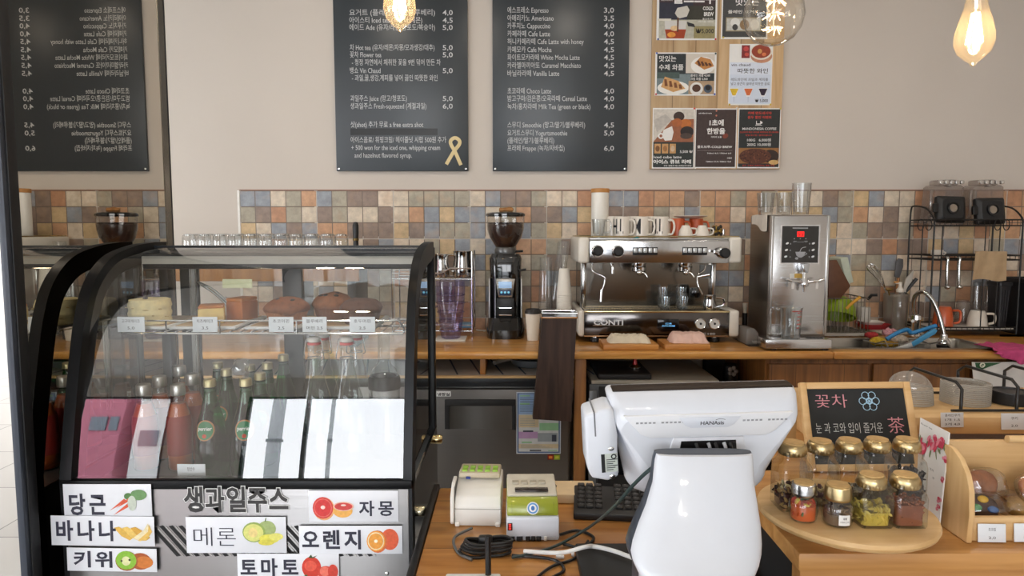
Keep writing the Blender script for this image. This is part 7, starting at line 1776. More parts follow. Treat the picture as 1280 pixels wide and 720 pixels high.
# plastic tub and brush beside it
t = thing('plastic_tub', 'translucent plastic tub between the espresso machine and the dispenser', 'tub', (P(929, 425, 3.24).x, 3.26, ZC1))
xt = P(936, 425, 3.24).x
TUB = plastic_clear('milky_tub', (.9, .9, .9), (216, 212, 206), .35, .08, .15)
b = B().prism([(xt-.028, ZC1+.002), (xt+.028, ZC1+.002), (xt+.033, ZC1+.055), (xt+.015, ZC1+.078), (xt-.026, ZC1+.080)], 'y', 3.20, 3.33, bev=.006); obj(b, 'tub_body', TUB, t)
obj(B().box(xt+.0, xt+.034, 3.17, 3.20, ZC1+.012, ZC1+.026, .004), 'tab', TUB, t)
single(B().box(xt-.026, xt+.036, 3.16, 3.40, ZC1+.0003, ZC1+.0017), 'dark_mat', M((52, 38, 30), .7), 'thin dark mat under the plastic tub beside the dispenser', 'mat')
t = thing('cleaning_brush', 'small black brush with a pale tip standing behind the plastic tub', 'brush', (P(931, 400, 3.5).x, 3.5, ZC1))
xb = P(931, 400, 3.5).x; zz = P(931, 391, 3.5).z
obj(B().cyl(xb, 3.5, ZC1+.001, zz, .012, .014, 16), 'handle', BLACK, t); obj(B().cyl(xb, 3.5, zz, zz+.05, .010, .013, 16), 'bristles', M((206, 196, 176), .8), t)
# ================================================================== sink
sk = thing('sink', 'stainless sink basin let into the pine counter', 'sink', ((SKX0+SKX1)/2, 3.35, ZC1-.2))
b = B(); zr_ = ZC1+.003; d = .19
ro = [(SKX0-.015, SKY0-.012), (SKX1+.015, SKY0-.012), (SKX1+.015, SKY1+.012), (SKX0-.015, SKY1+.012)]
def rrect(x0, x1, y0, y1, r, z, n=6):
    out = []
    for cx, cy, a0 in ((x1-r, y1-r, 0), (x0+r, y1-r, pi/2), (x0+r, y0+r, pi), (x1-r, y0+r, 1.5*pi)):
        for k in range(n+1): a = a0+k*pi/2/n; out.append((cx+r*cos(a), cy+r*sin(a), z))
    return out
XI0, XI1, YI0, YI1 = SKX0+.006, SKX1-.006, SKY0+.006, SKY1-.006
loops = [rrect(XI0-.018, XI1+.018, YI0-.016, YI1+.016, .03, ZC1+.0005), rrect(XI0-.018, XI1+.018, YI0-.016, YI1+.016, .03, zr_), rrect(XI0, XI1, YI0, YI1, .05, zr_), rrect(XI0+.004, XI1-.004, YI0+.004, YI1-.004, .05, zr_-.01), rrect(XI0+.012, XI1-.012, YI0+.012, YI1-.012, .05, ZC1-d+.03), rrect(XI0+.05, XI1-.05, YI0+.05, YI1-.05, .04, ZC1-d)]
b.surf(loops, wrap=True); b.raw(loops[-1], [tuple(range(len(loops[-1])))])
obj(b, 'basin', steel('sink_steel', (176, 172, 164), .3), sk)
obj(B().lathe([(0, 0), (.04, 0), (.045, .004), (.03, .004), (0, .002)], (SKX0+SKX1)/2+.12, 3.36, ZC1-d+.0005, 28), 'drain', CHROME, sk)
obj(B().box((SKX0+SKX1)/2+.19, (SKX0+SKX1)/2+.225, YI1-.016, YI1-.010, ZC1-.075, ZC1-.045, .001), 'overflow', M((206, 206, 202), .3, .7), sk)
# drainboard tray over the back of the sink, dish rack
ZTR = ZC1+.0035
def xs(u, v, Y): return P(u, v, Y).x
DB0, DB1 = xs(1022, 408, 3.5), xs(1084, 408, 3.5)
t = thing('drain_tray', 'grey drain tray lying across the left end of the sink', 'tray', ((DB0+DB1)/2, 3.55, ZTR))
obj(B().box(DB0, DB1, 3.44, 3.72, ZTR+.0003, ZTR+.010, .004), 'tray', M((186, 182, 174), .4), t); obj(B().tube([(DB0, 3.442, ZTR+.013), (DB1, 3.442, ZTR+.013), (DB1, 3.718, ZTR+.013), (DB0, 3.718, ZTR+.013)], .004, 8, closed=True), 'raised_edge', M((196, 192, 184), .4), t)
ZDR = ZTR+.0105; zdt = P(1050, 373, 3.47).z
t = thing('dish_rack', 'wire dish rack holding the lime green bowl beside the dispenser', 'dish rack', ((DB0+DB1)/2, 3.56, ZDR))
b = B()
e0, e1 = DB0+.015, DB1-.012
for zz in (ZDR+.004, zdt): b.tube([(e0, 3.47, zz), (e1, 3.47, zz), (e1, 3.70, zz), (e0, 3.70, zz)], .003, 8, closed=True)
for k in range(13): x = e0+(e1-e0)*k/12; b.tube([(x, 3.47, zdt), (x, 3.47, ZDR+.004), (x, 3.70, ZDR+.004), (x, 3.70, zdt)], .0017, 6)
for k in range(1, 6): yy = 3.47+.23*k/6; b.tube([(e0, yy, zdt), (e0, yy, ZDR+.004), (e1, yy, ZDR+.004), (e1, yy, zdt)], .0017, 6)
obj(b, 'basket', M((120, 110, 100), .3, .8), t)
b = B().tube([(e1, 3.48, zdt-.005), (e1+.006, 3.46, zdt+.018), (e1+.03, 3.45, zdt+.02)], .008, 10); obj(b, 'black_clip', BLACK, t)
LIME = M((146, 172, 30), .4, noise_amt=.03)
xl = xs(1050, 385, 3.58); zl0 = ZDR+.03
t = thing('lime_bowl', 'lime green plastic bowl tilted in the dish rack', 'bowl', (xl, 3.58, zl0))
T_ = Matrix.Translation((xl-.008, 3.585, ZDR+.105)) @ Matrix.Rotation(radians(14), 4, 'Y') @ Matrix.Rotation(radians(160), 4, 'X')
n = 40; pr = [(r9*.78, z9) for r9, z9 in [(0, -.075), (.05, -.074), (.085, -.055), (.105, -.02), (.114, .03), (.114, .034), (.111, .032), (.102, -.018), (.082, -.051), (.048, -.069), (0, -.07)]]
b = B().lathe(pr, seg=44); b.v = [tuple(T_ @ Vector(q_)) for q_ in b.v]; obj(b, 'bowl', LIME, t)
b = B().ball(.082, 0, .02, .020, .018, .012); b.v = [tuple(T_ @ Vector(q_)) for q_ in b.v]; obj(b, 'pour_lip', LIME, t)
b = B().tube([P(1058, 386, 3.46), P(1064, 380, 3.455), P(1073, 373, 3.455), P(1075, 371, 3.455)], .008, 8, sm=4); single(b, 'yellow_peg', M((226, 166, 50), .5), 'yellow peg clipped to the front of the dish rack', 'peg')
for i, (u0, v0, u1, v1, rgb, lab) in enumerate(((1036, 322, 1052, 352, (196, 204, 186), 'pale green cutting board leaning on the tiles behind the dispenser'),)):
    p0 = P(u0, v0, 3.69); p1 = P(u1, v1, 3.60); 
    w_ = .018
    t = thing('cutting_board', lab, 'cutting board', (p1.x, 3.66, p1.z))
    pts = [(p0.x, p0.z), (p0.x+.040, p0.z+.008), (p1.x+.045, p1.z), (p1.x+.008, p1.z-.012)]
    obj(B().prism(pts, 'y', 3.56, 3.72, bev=.004), 'board', M(rgb, .5), t)
pp = [P(1026, 325, 3.62), P(1036, 324, 3.62), P(1053, 356, 3.62), P(1040, 372, 3.62), P(1026, 372, 3.62)]
single(B().prism([(q_.x, q_.z) for q_ in pp], 'y', 3.53, 3.555, bev=.003), 'wooden_board', M((100, 64, 42), .55, noise_amt=.15), 'brown wooden board leaning behind the dispenser', 'cutting board')
# red dishes, crock with utensils, soap
Yr = 3.66; 
RB0, RB1 = xs(1087, 410, 3.6), 2.135
single(B().box(RB0, RB1, 3.49, 3.725, ZTR+.0003, ZTR+.012, .004), 'back_tray', M((190, 184, 172), .45), 'long pale tray behind the sink carrying red dish and crock', 'tray')
ZRB = ZTR+.0125; xr_ = xs(1092, 400, 3.64)
t = thing('red_dish', 'red oblong dish with a white dish stacked in it behind the sink', 'dish', (xr_, 3.65, ZRB))
obj(B().lathe([(0, 0), (.055, 0), (.074, .026), (.077, .028), (.072, .026), (.055, .006), (0, .006)], xr_, 3.65, ZRB, 40, sq=4).raw([], []), 'red_dish_body', M((190, 44, 54), .35), t)
obj(B().lathe([(0, .02), (.045, .02), (.06, .038), (.056, .038), (.044, .024), (0, .024)], xr_-.01, 3.65, ZRB, 36, sq=4), 'white_inner_dish', M((222, 216, 206), .4), t)
xp = xs(1084, 385, 3.68); t = thing('small_jar', 'small white pot with a black handle standing behind the red dish', 'pot', (xp, 3.70, ZRB))
obj(B().lathe([(0, 0), (.03, 0), (.033, .004), (.033, .075), (.03, .08), (0, .08)], xp-.0, 3.712, ZRB+.028, 28), 'pot', M((206, 200, 192), .4), t); 
xc = xs(1120, 388, 3.66); rc_ = .060; hc = P(1119, 367, 3.66).z-ZRB
t = thing('utensil_crock', 'grey steel crock full of kitchen utensils behind the sink', 'crock', (xc, 3.66, ZRB))
obj(B().lathe([(0, 0), (rc_*.92, 0), (rc_*.96, .003), (rc_, hc*.9), (rc_*1.03, hc*.92), (rc_*1.03, hc*.95), (rc_, hc), (rc_*.95, hc), (rc_*.93, .02), (0, .02)], xc, 3.665, ZRB, 40), 'crock', M((164, 158, 148), .35, .5), t)
def ut(name, lab, cat, parts):
    t = thing(name, lab, cat, (xc, 3.66, ZRB+.03))
    for nm, b, m in parts: obj(b, nm, m, t)
def Q(u, v, Y=3.66): return P(u, v, Y)
b = B()
for k in range(7):
    a = k*pi/7; off = .020*cos(a); o2 = .02*sin(a)
    A0 = Q(1107, 362); A1 = Q(1098, 345); A2 = Q(1089, 334); 
    b.tube([A0, A1+Vector((off*.8, o2*.8, off*.3)), A2+Vector((off*1.0, o2, off*.5)), A2+Vector((-.012, 0, .016)), A2-Vector((off, o2, off*.5)), A1-Vector((off*.8, o2*.8, off*.3)), A0], .0012, 5, sm=3)
ut('whisk', 'wire whisk leaning left in the utensil crock', 'whisk', [('wires', b, CHROME), ('handle', B().tube([Q(1106, 360), Q(1114, 378), Q(1116, 390)], .007, 8), STEEL)])
ut('spatula', 'dark grey spatula standing tall in the utensil crock', 'spatula', [('blade', B().prism([(Q(1120, 346).x, Q(1120, 346).z), (Q(1122, 328).x, Q(1122, 328).z), (Q(1125, 323).x, Q(1125, 323).z), (Q(1131, 324).x, Q(1131, 324).z), (Q(1131, 334).x, Q(1131, 334).z), (Q(1126, 348).x, Q(1126, 348).z)], 'y', 3.672, 3.682, bev=.003), M((86, 86, 88), .5)), ('handle', B().tube([Q(1123, 347, 3.677), Q(1119, 385, 3.675)], .008, 8), WOODPOST)])
ut('scraper', 'white scraper leaning right in the utensil crock', 'scraper', [('blade', B().prism([(Q(1126, 364).x, Q(1126, 364).z), (Q(1130, 348).x, Q(1130, 348).z), (Q(1140, 337).x, Q(1140, 337).z), (Q(1138, 350).x, Q(1138, 350).z), (Q(1132, 366).x, Q(1132, 366).z)], 'y', 3.640, 3.650, bev=.003), M((196, 190, 180), .5)), ('handle', B().tube([Q(1129, 364, 3.645), Q(1119, 388, 3.648)], .006, 8), M((190, 184, 174), .5))])
for u0, v0, d in ((1140, 349, 'upper'), (1146, 348, 'lower, flatter')):
    ut('black_ladle', 'black handled tool leaning far right in the crock, %s one' % d, 'utensil', [('handle', B().tube([Q(u0, v0, 3.675 if u0 < 1143 else 3.625), Q(1131, 366, 3.675 if u0 < 1143 else 3.650), Q(1124 if u0 < 1143 else 1127, 388, 3.672 if u0 < 1143 else 3.652)], .009, 8), BLACK)])
ut('spoon', 'brass toned spoon resting in the left of the crock', 'spoon', [('bowl', B().ball(Q(1108, 361).x, 3.63, Q(1108, 361).z, .022, .012, .010), M((150, 120, 70), .3, .7)), ('handle', B().tube([Q(1110, 362, 3.632), Q(1118, 390, 3.65)], .004, 6), M((150, 120, 70), .3, .7))])
xs_ = xs(1124.5, 385, 3.53); zb9 = ZC1+.004; hs = P(1124, 362, 3.55)
t = thing('soap_bottle', 'clear soap bottle with a white pump in front of the crock', 'bottle', (xs_, 3.533, ZTR))
SB = plastic_clear('soap_clear', (.9, .89, .87), (190, 184, 176), .22, .08, .06)
z5 = P(1124, 368, 3.533).z-ZTR-.001
obj(B().lathe([(0, 0), (.030, 0), (.033, .004), (.033, z5*.86), (.026, z5*.95), (.014, z5), (0, z5)], xs_, 3.533, ZTR+.0135, 28), 'bottle', SB, t)
zq = ZTR+.0135+z5
obj(B().lathe([(0, 0), (.018, 0), (.019, .012), (.013, .020), (.009, .026), (.007, .045), (0, .045)], xs_, 3.533, zq, 20).box(xs_-.028, xs_+.006, 3.527, 3.539, zq+.042, zq+.052, .003), 'pump', M((226, 218, 206), .4), t)
obj(B().box(xs_-.034, xs_-.012, 3.525, 3.541, zq+.048, zq+.056, .003), 'nozzle', M((214, 150, 60), .4), t)
# tap
xf = xs(1147, 395, 3.435); t = thing('kitchen_tap', 'chrome gooseneck tap with a spray head over the sink', 'tap', (xf, 3.446, ZC1))
obj(B().lathe([(0, 0), (.030, 0), (.031, .006), (.022, .014), (.022, .085), (.026, .09), (.024, .11), (.015, .118), (0, .118)], xf, 3.446, ZC1+.001, 28), 'tap_base', CHROME, t)
obj(B().tube([(xf-.01, 3.43, ZC1+.075), (xf-.04, 3.40, ZC1+.085), (xf-.05, 3.39, ZC1+.09)], .008, 10), 'tap_lever', CHROME, t)
gn = [(xf-.004, 3.446, ZC1+.11), tuple(P(1142, 385, 3.43)), tuple(P(1144, 370, 3.39)), tuple(P(1154, 365, 3.35)), tuple(P(1165, 374, 3.32)), tuple(P(1173, 392, 3.30)), tuple(P(1178, 410, 3.285)), tuple(P(1179.5, 418, 3.28))]
obj(B().tube(gn, .0105, 12, sm=6), 'gooseneck', POLISHED, t)
hd = P(1180, 418, 3.28); obj(B().lathe([(0, -.055), (.026, -.055), (.030, -.045), (.026, -.03), (.018, -.022), (.016, 0), (.011, .004), (0, .004)], hd.x, 3.28, hd.z, 24), 'spray_head', CHROME, t)
obj(B().lathe([(0, -.07), (.026, -.07), (.030, -.062), (.030, -.052), (0, -.052)], hd.x, 3.28, hd.z, 24), 'nozzle_ring', BLACK, t)
# sponges and brush in the sink caddy
cx0, cx1 = xs(1086, 428, 3.30), xs(1128, 428, 3.30); zk = P(1100, 427, 3.30).z
t = thing('sponge_caddy', 'wire caddy hung in the sink holding sponges', 'caddy', ((cx0+cx1)/2, 3.30, zk-.05))
b = B()
for zz in (zk, zk-.055): b.tube([(cx0, 3.24, zz), (cx1+.10, 3.24, zz), (cx1+.10, 3.36, zz), (cx0, 3.36, zz)], .003, 8, closed=True)
for k in range(10): x = cx0+(cx1+.10-cx0)*k/9; b.tube([(x, 3.24, zk), (x, 3.24, zk-.055), (x, 3.36, zk-.055), (x, 3.36, zk)], .0016, 6)
b.tube([(cx0, 3.24, zk), (cx0-.01, 3.14, zk+.03), (cx0-.01, 3.108, ZC1+.006)], .003, 8); b.tube([(cx1+.10, 3.24, zk), (cx1+.11, 3.14, zk+.03), (cx1+.11, 3.108, ZC1+.006)], .003, 8)
obj(b, 'wires', M((150, 146, 140), .3, .8), t)
def sponge(u, v, Y, rx, ry, rz, rgb, lab, amp=.006):
    p = P(u, v, Y); b = B().ball(p.x, p.y, p.z, rx, ry, rz, 24, 16)
    b.v = [tuple(Vector(q_)+noise.noise_vector(Vector(q_)*70)*amp) for q_ in b.v]; single(b, 'sponge', M(rgb, .9, noise_amt=.3, scale=120), lab, 'sponge', sharp=80)
sponge(1097, 427, 3.30, .040, .03, .022, (190, 156, 40), 'yellow sponge at the left of the sink caddy')
sponge(1089, 419, 3.33, .032, .03, .016, (160, 44, 46), 'red scourer behind the yellow sponge'); sponge(1112, 416, 3.32, .036, .03, .020, (206, 150, 156), 'pink scouring puff in the sink caddy', .012); sponge(1124, 424, 3.30, .040, .03, .018, (206, 190, 170), 'pale scouring puff at the right of the caddy', .010); sponge(1113, 430, 3.285, .040, .026, .014, (196, 150, 40), 'ochre sponge under the pink puff')
BLU = M((50, 130, 186), .4)
t = thing('dish_brush', 'blue handled dish brush lying over the sponges', 'brush', tuple(P(1140, 420, 3.25)))
obj(B().tube([P(1108, 424, 3.26), P(1122, 416, 3.26), P(1134, 412, 3.27), P(1139, 416, 3.27), P(1148, 414, 3.26), P(1170, 407, 3.26)], .010, 10, sm=4), 'handle', BLU, t)
t = thing('dish_scraper', 'blue and white flat scraper lying in front of the blue brush', 'scraper', tuple(P(1150, 422, 3.2)))
T0, T1 = P(1128, 431, 3.2), P(1170, 415, 3.2)
obj(B().prism([(T0.x+.04, T0.z+.010), (T1.x-.01, T1.z+.018), (T1.x+.006, T1.z+.008), (T1.x-.004, T1.z-.008), (T0.x+.05, T0.z-.010)], 'y', 3.195, 3.207, bev=.003), 'handle', M((70, 146, 190), .4), t)
obj(B().prism([(T0.x-.05, T0.z-.022), (T0.x+.05, T0.z+.014), (T0.x+.06, T0.z-.008), (T0.x-.0, T0.z-.02)], 'y', 3.197, 3.205, bev=.002), 'blade', M((206, 206, 204), .4), t)
# ================================================================== black wire rack
RX0, RX1, RY0, RY1 = 2.150, 2.600, 3.475, 3.69
zA = P(1210, 282, RY0).z; zB = P(1210, 325, RY0).z; zC_ = P(1210, 402, RY0).z
BW = M((24, 22, 21), .45)
rk_ = thing('kitchen_rack', 'black wire two tier rack against the tiles at the right', 'rack', ((RX0+RX1)/2, 3.58, ZC1))
b = B()
for x in (RX0, RX1):
    for yy in (RY0, RY1): obj(B().tube([(x, yy, ZC1+.001), (x, yy, zA+.01)], .0045, 8), 'post', BW, rk_)
for zz, nm, hh_ in ((zA, 'top_tier', .030), (zB, 'middle_tier', .022), (ZC1+.03, 'bottom_tier', .015)):
    b = B()
    for z9 in (zz, zz+hh_): b.tube([(RX0, RY0, z9), (RX1, RY0, z9), (RX1, RY1, z9), (RX0, RY1, z9)], .0035, 8, closed=True)
    for k in range(1, 16): x = RX0+(RX1-RX0)*k/16; b.tube([(x, RY0, zz+hh_), (x, RY0, zz), (x, RY1, zz)], .0018, 6)
    obj(b, nm, BW, rk_)
for x in (RX0, RX1):
    obj(B().tube([(x, RY1, zA+.01), (x, RY1-.005, zA+.085), (x, RY1-.03, zA+.105), (x, RY0+.08, zA+.09), (x, RY0+.01, zA+.04), (x, RY0, zA)], .0045, 8, sm=4), 'end_arch', BW, rk_)
for u in (1151, 1161, 1247, 1258):
    c9 = P(u, 281, RY0-.004); obj(B().tube([(c9.x+.016*cos(2*pi*j/16), RY0-.005, c9.z+.028*sin(2*pi*j/16)) for j in range(16)], .0025, 6, closed=True), 'scroll', BW, rk_)
for u in (1153, 1178, 1232, 1250):
    x = P(u, 300, RY0).x; obj(B().tube([(x, RY0+.002, ZC1+.03), (x, RY0+.002, zA)], .003, 6), 'upright', BW, rk_)
# blender jugs with their lids
PCJ = plastic_clear('blender_jug_plastic', (.88, .86, .85), (190, 178, 172), .26, .08, .08)
def blender(u, lu, lv, lt, lab, lab2):
    Y = 3.612; x = P(u, 255, Y).x; z0 = zA+.005; z1 = P(u, 232, Y).z
    t = thing('blender_jug', lab, 'jug', (x, Y, z0))
    l0 = rrect(x-.088, x+.088, Y-.062, Y+.062, .02, z0); l1 = rrect(x-.080, x+.080, Y-.056, Y+.056, .02, z1-.01); l2 = rrect(x-.070, x+.070, Y-.05, Y+.05, .02, z1)
    b = B().surf([l0, l1, l2], wrap=True); b.raw(l2, [tuple(range(len(l2)))]); obj(b, 'jug_body', PCJ, t)
    obj(B().lathe([(0, 0), (.062, 0), (.064, .004), (.064, .022), (.058, .026), (0, .026)], x, Y, z1+.0005, 36), 'collar', PCJ, t)
    b = B()
    for k in range(5): b.box(x-.058+k*.027, x-.040+k*.027, Y-.066, Y-.05, z1+.004, z1+.024, .004)
    obj(b, 'chrome_teeth', CHROME, t)
    obj(B().lathe([(0, -.012), (.012, -.012), (.018, 0), (0, 0)], x, Y-.04, z1, 20), 'blade_hub', STEEL, t)
    obj(B().tube([(x-.075, Y-.03, z1-.03), (x-.098, Y-.060, z1-.04), (x-.098, Y-.060, z0+.06), (x-.085, Y-.03, z0+.04)], .008, 8, sm=4), 'handle', PCJ, t)
    p = P(lu, lv, 3.50); s9 = .074
    L = thing('blender_cover', lab2, 'lid', (p.x, 3.50, p.z-s9))
    T_ = Matrix.Translation((p.x, 3.513, p.z+.010)) @ Matrix.Rotation(lt, 4, 'Y') @ Matrix.Rotation(radians(-8), 4, 'X')
    n = 8; lo = [rrect(-s9, s9, -s9, s9, .014, 0)]; 
    def flat(sc, dep, rad): return [(q_[0], -dep, q_[1]) for q_ in rrect(-s9*sc, s9*sc, -s9*sc*.92, s9*sc*.92, rad, 0)]
    b = B().surf([flat(.9, -.022, .012), flat(1, -.02, .012), flat(1, 0, .012), flat(.95, .006, .014), flat(.72, .018, .02)], wrap=True); b.raw(flat(.72, .018, .02), [tuple(range(28))]); b.raw(flat(.9, -.022, .012), [tuple(range(28))])
    b.v = [tuple(T_ @ Vector(q_)) for q_ in b.v]; obj(b, 'lid_body', M((26, 26, 27), .5), L)
    b = B(); R9 = .031
    b.lathe([(.020, 0), (R9, 0), (R9, .010), (.024, .012), (.020, .006)], seg=28, closed=True); T2 = T_ @ Matrix.Translation((.0, -.018, .004)) @ Matrix.Rotation(pi/2, 4, 'X'); b.v = [tuple(T2 @ Vector(q_)) for q_ in b.v]; obj(b, 'ring', BLACK, L)
    b = B().lathe([(0, .003), (.021, .003), (.021, 0), (0, 0)], seg=24); b.v = [tuple(T2 @ Vector(q_)) for q_ in b.v]; obj(b, 'clear_plug', M((150, 136, 120), .25), L)
    b = B().box(-s9-.022, -s9+.004, -.012, .004, -.02, .026, .004); b.v = [tuple(T_ @ Vector(q_)) for q_ in b.v]; obj(b, 'pull_tab', BLACK, L)
blender(1178, 1190.5, 264, radians(2), 'left clear blender jug standing upside down on the black rack', 'left black square blender lid leaning on its jug')
blender(1227, 1240, 266, radians(-1), 'right clear blender jug standing upside down on the black rack', 'right black square blender lid leaning on its jug')
# middle tier: small white cup; hanging ladles; beige rag
x = P(1171, 322, 3.56).x; z0 = zB+.004
t = thing('small_cup', 'small white cup on the middle tier of the black rack', 'cup', (x, 3.56, z0)); obj(B().lathe([(0, 0), (.018, 0), (.028, .02), (.03, .045), (.027, .045), (.024, .02), (0, .006)], x, 3.56, z0, 28), 'bowl', CER, t); obj(B().tube([(x+.027, 3.555, z0+.036), (x+.042, 3.553, z0+.03), (x+.026, 3.555, z0+.014)], .003, 8, sm=3), 'handle', CER, t)
for u, d in ((1184, 'left'), (1199, 'right')):
    p = P(u, 325, RY0-.012); q9 = P(u-1.5, 357, RY0-.012)
    t = thing('ladle', 'polished steel scoop hanging from the middle tier, %s one' % d, 'scoop', tuple(q9))
    obj(B().tube([(p.x, RY0, p.z+.012), (p.x+.002, RY0-.014, p.z+.01), (p.x, RY0-.014, p.z-.03), (q9.x, RY0-.016, q9.z+.03), (q9.x, RY0-.014, q9.z)], .0075, 10, sm=4), 'handle', POLISHED, t)
    obj(B().ball(q9.x-.004, RY0-.03, q9.z-.006, .015, .015, .012), 'scoop_bowl', POLISHED, t)
a, c_, e_, f_ = R(1217, 323, 1257, 350, RY0-.008); f_ = zB+.040
rows_ = []
for j in range(11):
    z9 = f_-(f_-e_)*j/10; rows_.append([(a+(c_-a)*(i/12)-.012*(j/10)*(1-i/12), RY0-.014-.004*sin(i*.9+j*.2)-.002*(j/10), z9+.006*sin(i*.5)) for i in range(13)])
rows_.insert(0, [(p_[0], RY0-.0075, f_+.003) for p_ in rows_[0]])
single(B().surf(rows_, .002), 'rag', M((176, 150, 116), .9, noise_amt=.08), 'beige rag hung over the middle tier of the black rack', 'cloth')
# bottom: white tray with cups
TX0, TX1 = xs(1166, 404, RY0), xs(1256, 404, RY0)
single(B().box(RX0+.008, RX1-.008, RY0+.008, RY1-.008, ZC1+.033, ZC1+.040, .002), 'white_tray', M((210, 204, 196), .4), 'white tray in the bottom of the black rack under the cups', 'tray')
zw = ZC1+.0405
def inv(u, v, Y, r0, r1, m_, name, lab, cat, hdl=None, clear=False):
    x = P(u, 392, Y).x; h = P(u, v, Y).z-zw
    t = thing(name, lab, cat, (x, Y, zw))
    obj(B().lathe([(r1*.95, .002), (r1, 0), (r1, .004), ((r0*.4+r1*.6)*1.02, h*.5), (r0, h*.9), (r0*.85, h), (0, h)], x, Y, zw, 36), 'body', m_, t)
    if hdl: obj(B().tube([(x+hdl*(r0*.95), Y-.02, zw+h*.82), (x+hdl*(r1+.022), Y-.026, zw+h*.78), (x+hdl*(r1+.024), Y-.026, zw+h*.3), (x+hdl*(r1*.95), Y-.02, zw+h*.18)], .006, 8, sm=4), 'handle', m_, t)
inv(1179, 383, 3.54, .038, .048, ORG, 'mug', 'upturned orange mug on the white tray behind the tap', 'mug', 1)
inv(1203, 375, 3.625, .030, .036, PCJ, 'plastic_cup', 'upturned cloudy plastic cup beside the orange mug', 'cup')
inv(1222, 388, 3.548, .036, .048, CER, 'mug', 'upturned white mug at the right of the white tray', 'mug', 1)
inv(1219, 352, 3.645, .022, .030, GLASSCUP, 'drinking_glass', 'tall upturned glass behind the white mug, left one', 'glass'); inv(1234, 352, 3.635, .022, .030, GLASSCUP, 'drinking_glass', 'tall upturned glass behind the white mug, right one', 'glass')
inv(1158, 375, 3.60, .02, .026, GLASSCUP, 'drinking_glass', 'upturned glass behind the gooseneck tap', 'glass') if False else None
# bins right of the rack
def bin_(u0, u1, v0, Y0, Y1, lab, zf):
    a = P(u0, 390, Y0).x; c_ = P(u1, 390, Y0).x; zt9 = P((u0+u1)/2, v0, Y0).z
    t = thing('storage_bin', lab, 'bin', ((a+c_)/2, (Y0+Y1)/2, zf))
    b = B(); l0 = rrect(a+.012, c_-.012, Y0+.012, Y1-.01, .012, zf+.001); l1 = rrect(a, c_, Y0, Y1, .012, zt9-.02); l2 = rrect(a-.004, c_+.004, Y0-.004, Y1, .012, zt9-.018); l3 = rrect(a-.004, c_+.004, Y0-.004, Y1, .012, zt9); l4 = rrect(a+.004, c_-.004, Y0+.004, Y1-.008, .012, zt9); l5 = rrect(a+.014, c_-.014, Y0+.014, Y1-.016, .012, zf+.006)
    b.surf([l0, l1, l2, l3, l4, l5], wrap=True); b.raw(l0, [tuple(range(len(l0)))]); b.raw(l5, [tuple(range(len(l5)))]); obj(b, 'bin_body', M((26, 26, 30), .4), t)
    b = B()
    for k in range(3): x = a+(c_-a)*(.3+.2*k); b.tube([(x, Y0+.008, zf+.03), (x, Y0-.001, zt9-.04)], .003, 6)
    obj(b, 'ribs', M((36, 36, 40), .3), t)
bin_(1248, 1264, 353, 3.50, 3.60, 'black ribbed bin in the bottom of the wire rack, beside the white mug', ZC1+.041); bin_(1293, 1335, 350, 3.40, 3.66, 'black bin right of the wire rack at the picture edge', ZC1)
# framed pad on the counter, towel, sack
a = P(1236, 418, 3.20).x
t = thing('notepad', 'white framed pad lying on the counter right of the sink', 'pad', (P(1262, 415, 3.4).x, 3.42, ZC1))
p4 = [PZ(1229, 411, ZC1), PZ(1262, 411, ZC1), PZ(1286, 420, ZC1), PZ(1245, 420, ZC1)]
p4 = [(max(q_.x, 2.27), min(q_.y, 3.455)) for q_ in p4]
obj(B().prism(p4, 'z', ZC1+.0005, ZC1+.010, bev=.002), 'white_rim', M((220, 214, 204), .5), t)
cx = sum(q_[0] for q_ in p4)/4; cy = sum(q_[1] for q_ in p4)/4
obj(B().prism([(cx+(q_[0]-cx)*.78, cy+(q_[1]-cy)*.7) for q_ in p4], 'z', ZC1+.010, ZC1+.0112), 'pad', M((166, 140, 110), .7), t)
def drape(name, u0, u1, vtop, vend, m_, lab, seed, thick=.003, front=3.0):
    """cloth lying on the counter top and hanging over its front edge"""
    rows_ = []; N = 26; Mx = 40
    for j in range(N+1):
        q_ = j/N; r2 = []
        for i in range(Mx+1):
            c9 = i/Mx; u = u0+(u1-u0)*c9
            w1 = noise.noise(Vector((c9*6+seed, q_*3, 1))); w2 = noise.noise(Vector((c9*11, q_*4, seed)))
            y_top = 3.02+.16*(1-.5*abs(c9-.6))
            hang = P(1260, vend(c9), front).z
            if q_ < .5: yy = y_top+(front-y_top)*(q_/.5); zz = ZC1+.008+.014*max(0, w1+.3)+.006*abs(w2)
            else: yy = front-.014-.014*max(0, w2+.3)*(q_-.5)*2; zz = ZC1+.006+(hang-ZC1)*((q_-.5)/.5)
            if .44 < q_ <= .5: zz = ZC1+.008
            x = P(u, 440, 3.02).x+.03*w1*(q_)
            r2.append((x, yy, zz))
        rows_.append(r2)
    single(B().surf(rows_, thick), name, m_, lab, 'towel', sharp=80)
drape('towel', 1238, 1300, 430, lambda c9: 443+ (13*min(1, c9*1.9)), M((186, 66, 116), .9, noise_amt=.15), 'pink towel draped over the counter edge at the right', 3.3)
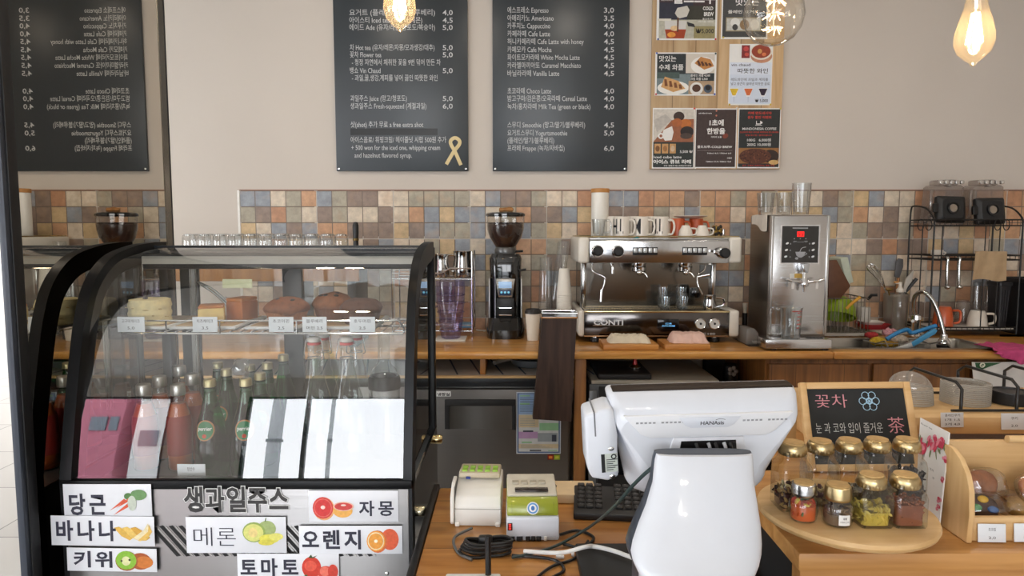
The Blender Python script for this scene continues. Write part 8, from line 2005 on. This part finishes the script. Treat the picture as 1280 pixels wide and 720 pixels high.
# sack
rows_ = []; Mx = 40; N = 14
for j in range(N+1):
    q_ = j/N; r2 = []
    for i in range(Mx+1):
        c9 = i/Mx; lft = 1216+9*q_; u = lft+(1318-lft)*c9
        p = P(u, 453+(560-453)*q_, 3.0); r2.append((p.x, 3.008-.006*sin(c9*22+1.5*q_)*(.4+.6*q_)-.004*sin(c9*9), min(p.z, zb_-.001)))
    rows_.append(r2)
t = thing('sack', 'white cloth sack with a green printed corner hung under the counter', 'sack', (P(1266, 470, 3.0).x, 3.0, P(1266, 560, 2.97).z))
SACKW = M((214, 210, 206), .8, noise_amt=.03)
obj(B().surf(rows_, .003), 'sack_cloth', SACKW, t)
b = B(); gr = []
for j in range(7):
    q_ = j/6; gr.append([])
    for i in range(13):
        c9 = i/12; u = 1219+(1252-1219)*c9*(1-q_*.9)+2*q_; v = 453.5+9.5*q_
        p = P(u, v, 3.0); cc = (u-(1216+9*(v-453)/107))/(1318-(1216+9*(v-453)/107)); qq = (v-453)/107
        gr[-1].append((p.x, 3.008-.006*sin(cc*22+1.5*qq)*(.4+.6*qq)-.004*sin(cc*9)-.004, p.z))
obj(b.surf(gr), 'green_print', M((40, 84, 50), .6), t)
p = P(1228, 456.5, 2.992); b = B(); 
b.tube([(p.x+.010*cos(2*pi*j/12), 2.992, p.z+.009*sin(2*pi*j/12)) for j in range(12)], .0025, 5, closed=True); b.tube([(p.x, 2.992, p.z+.009), (p.x-.006, 2.992, p.z+.002), (p.x+.006, 2.992, p.z-.002), (p.x, 2.992, p.z-.009)], .002, 5)
obj(b, 'emblem', M((220, 220, 200), .6), t)
# ================================================================== sub-parts: small pieces move under the part they sit on
UNDER = {'knob_ring': 'steam_knob', 'gauge_dial': 'gauge_rim', 'rubber_foot': 'foot', 'brew_button': 'button_strip', 'display_text': 'display', 'spout': 'group_head', 'wand_tip': 'steam_wand', 'wand_grip': 'steam_wand', 'reader_slot': 'card_reader', 'rating_label': 'card_reader', 'logo_swoosh': 'name_plate', 'plug': 'connector_bay', 'vent_ribs': 'front_panel', 'chalk_lettering': 'slate', 'chalk_flower': 'slate', 'cork_disc': 'lid', 'label': 'glass_body', 'round_label': 'glass_body', 'neck_foil': 'glass_body', 'lever_tip': 'tap_lever', 'tray_holes': 'drip_tray', 'key_legends': 'keys', 'antenna_hinge': 'antenna', 'paper_lid_seam': 'green_shell', 'round_emblem': 'green_shell', 'indicator_marks': 'label_patch', 'chocolate_chips': 'muffin_top', 'collar_lever': 'collar', 'brand_underline': 'brand_lettering', 'ring': 'lid_body', 'clear_plug': 'lid_body', 'pull_tab': 'lid_body', 'drain': 'basin', 'overflow': 'basin', 'nozzle_ring': 'spray_head'}
def stem(o): return o.name.split('.')[0]
bpy.context.view_layer.update()
def mid(o): return sum((Vector(c) for c in o.bound_box), Vector())/8
for root in [o for o in COL.objects if o.parent is None and o.children]:
    kids = list(root.children)
    for c in kids:
        want = UNDER.get(stem(c))
        if stem(c) == 'key': want = 'keypad_plate' if any(stem(k) == 'keypad_plate' for k in kids) else 'keypad_top'
        if stem(c) == 'lettering': want = 'name_plate' if any(stem(k) == 'name_plate' for k in kids) else None
        if stem(c) == 'vent_slots': want = 'vent_field' if any(stem(k) == 'vent_field' for k in kids) else 'front_panel'
        if stem(c) == 'screw' and any(stem(k) == 'card_reader' for k in kids): want = 'card_reader'
        opts = [k for k in kids if want and stem(k) == want and k is not c]
        if opts: c.parent = min(opts, key=lambda k: (mid(k)-mid(c)).length)
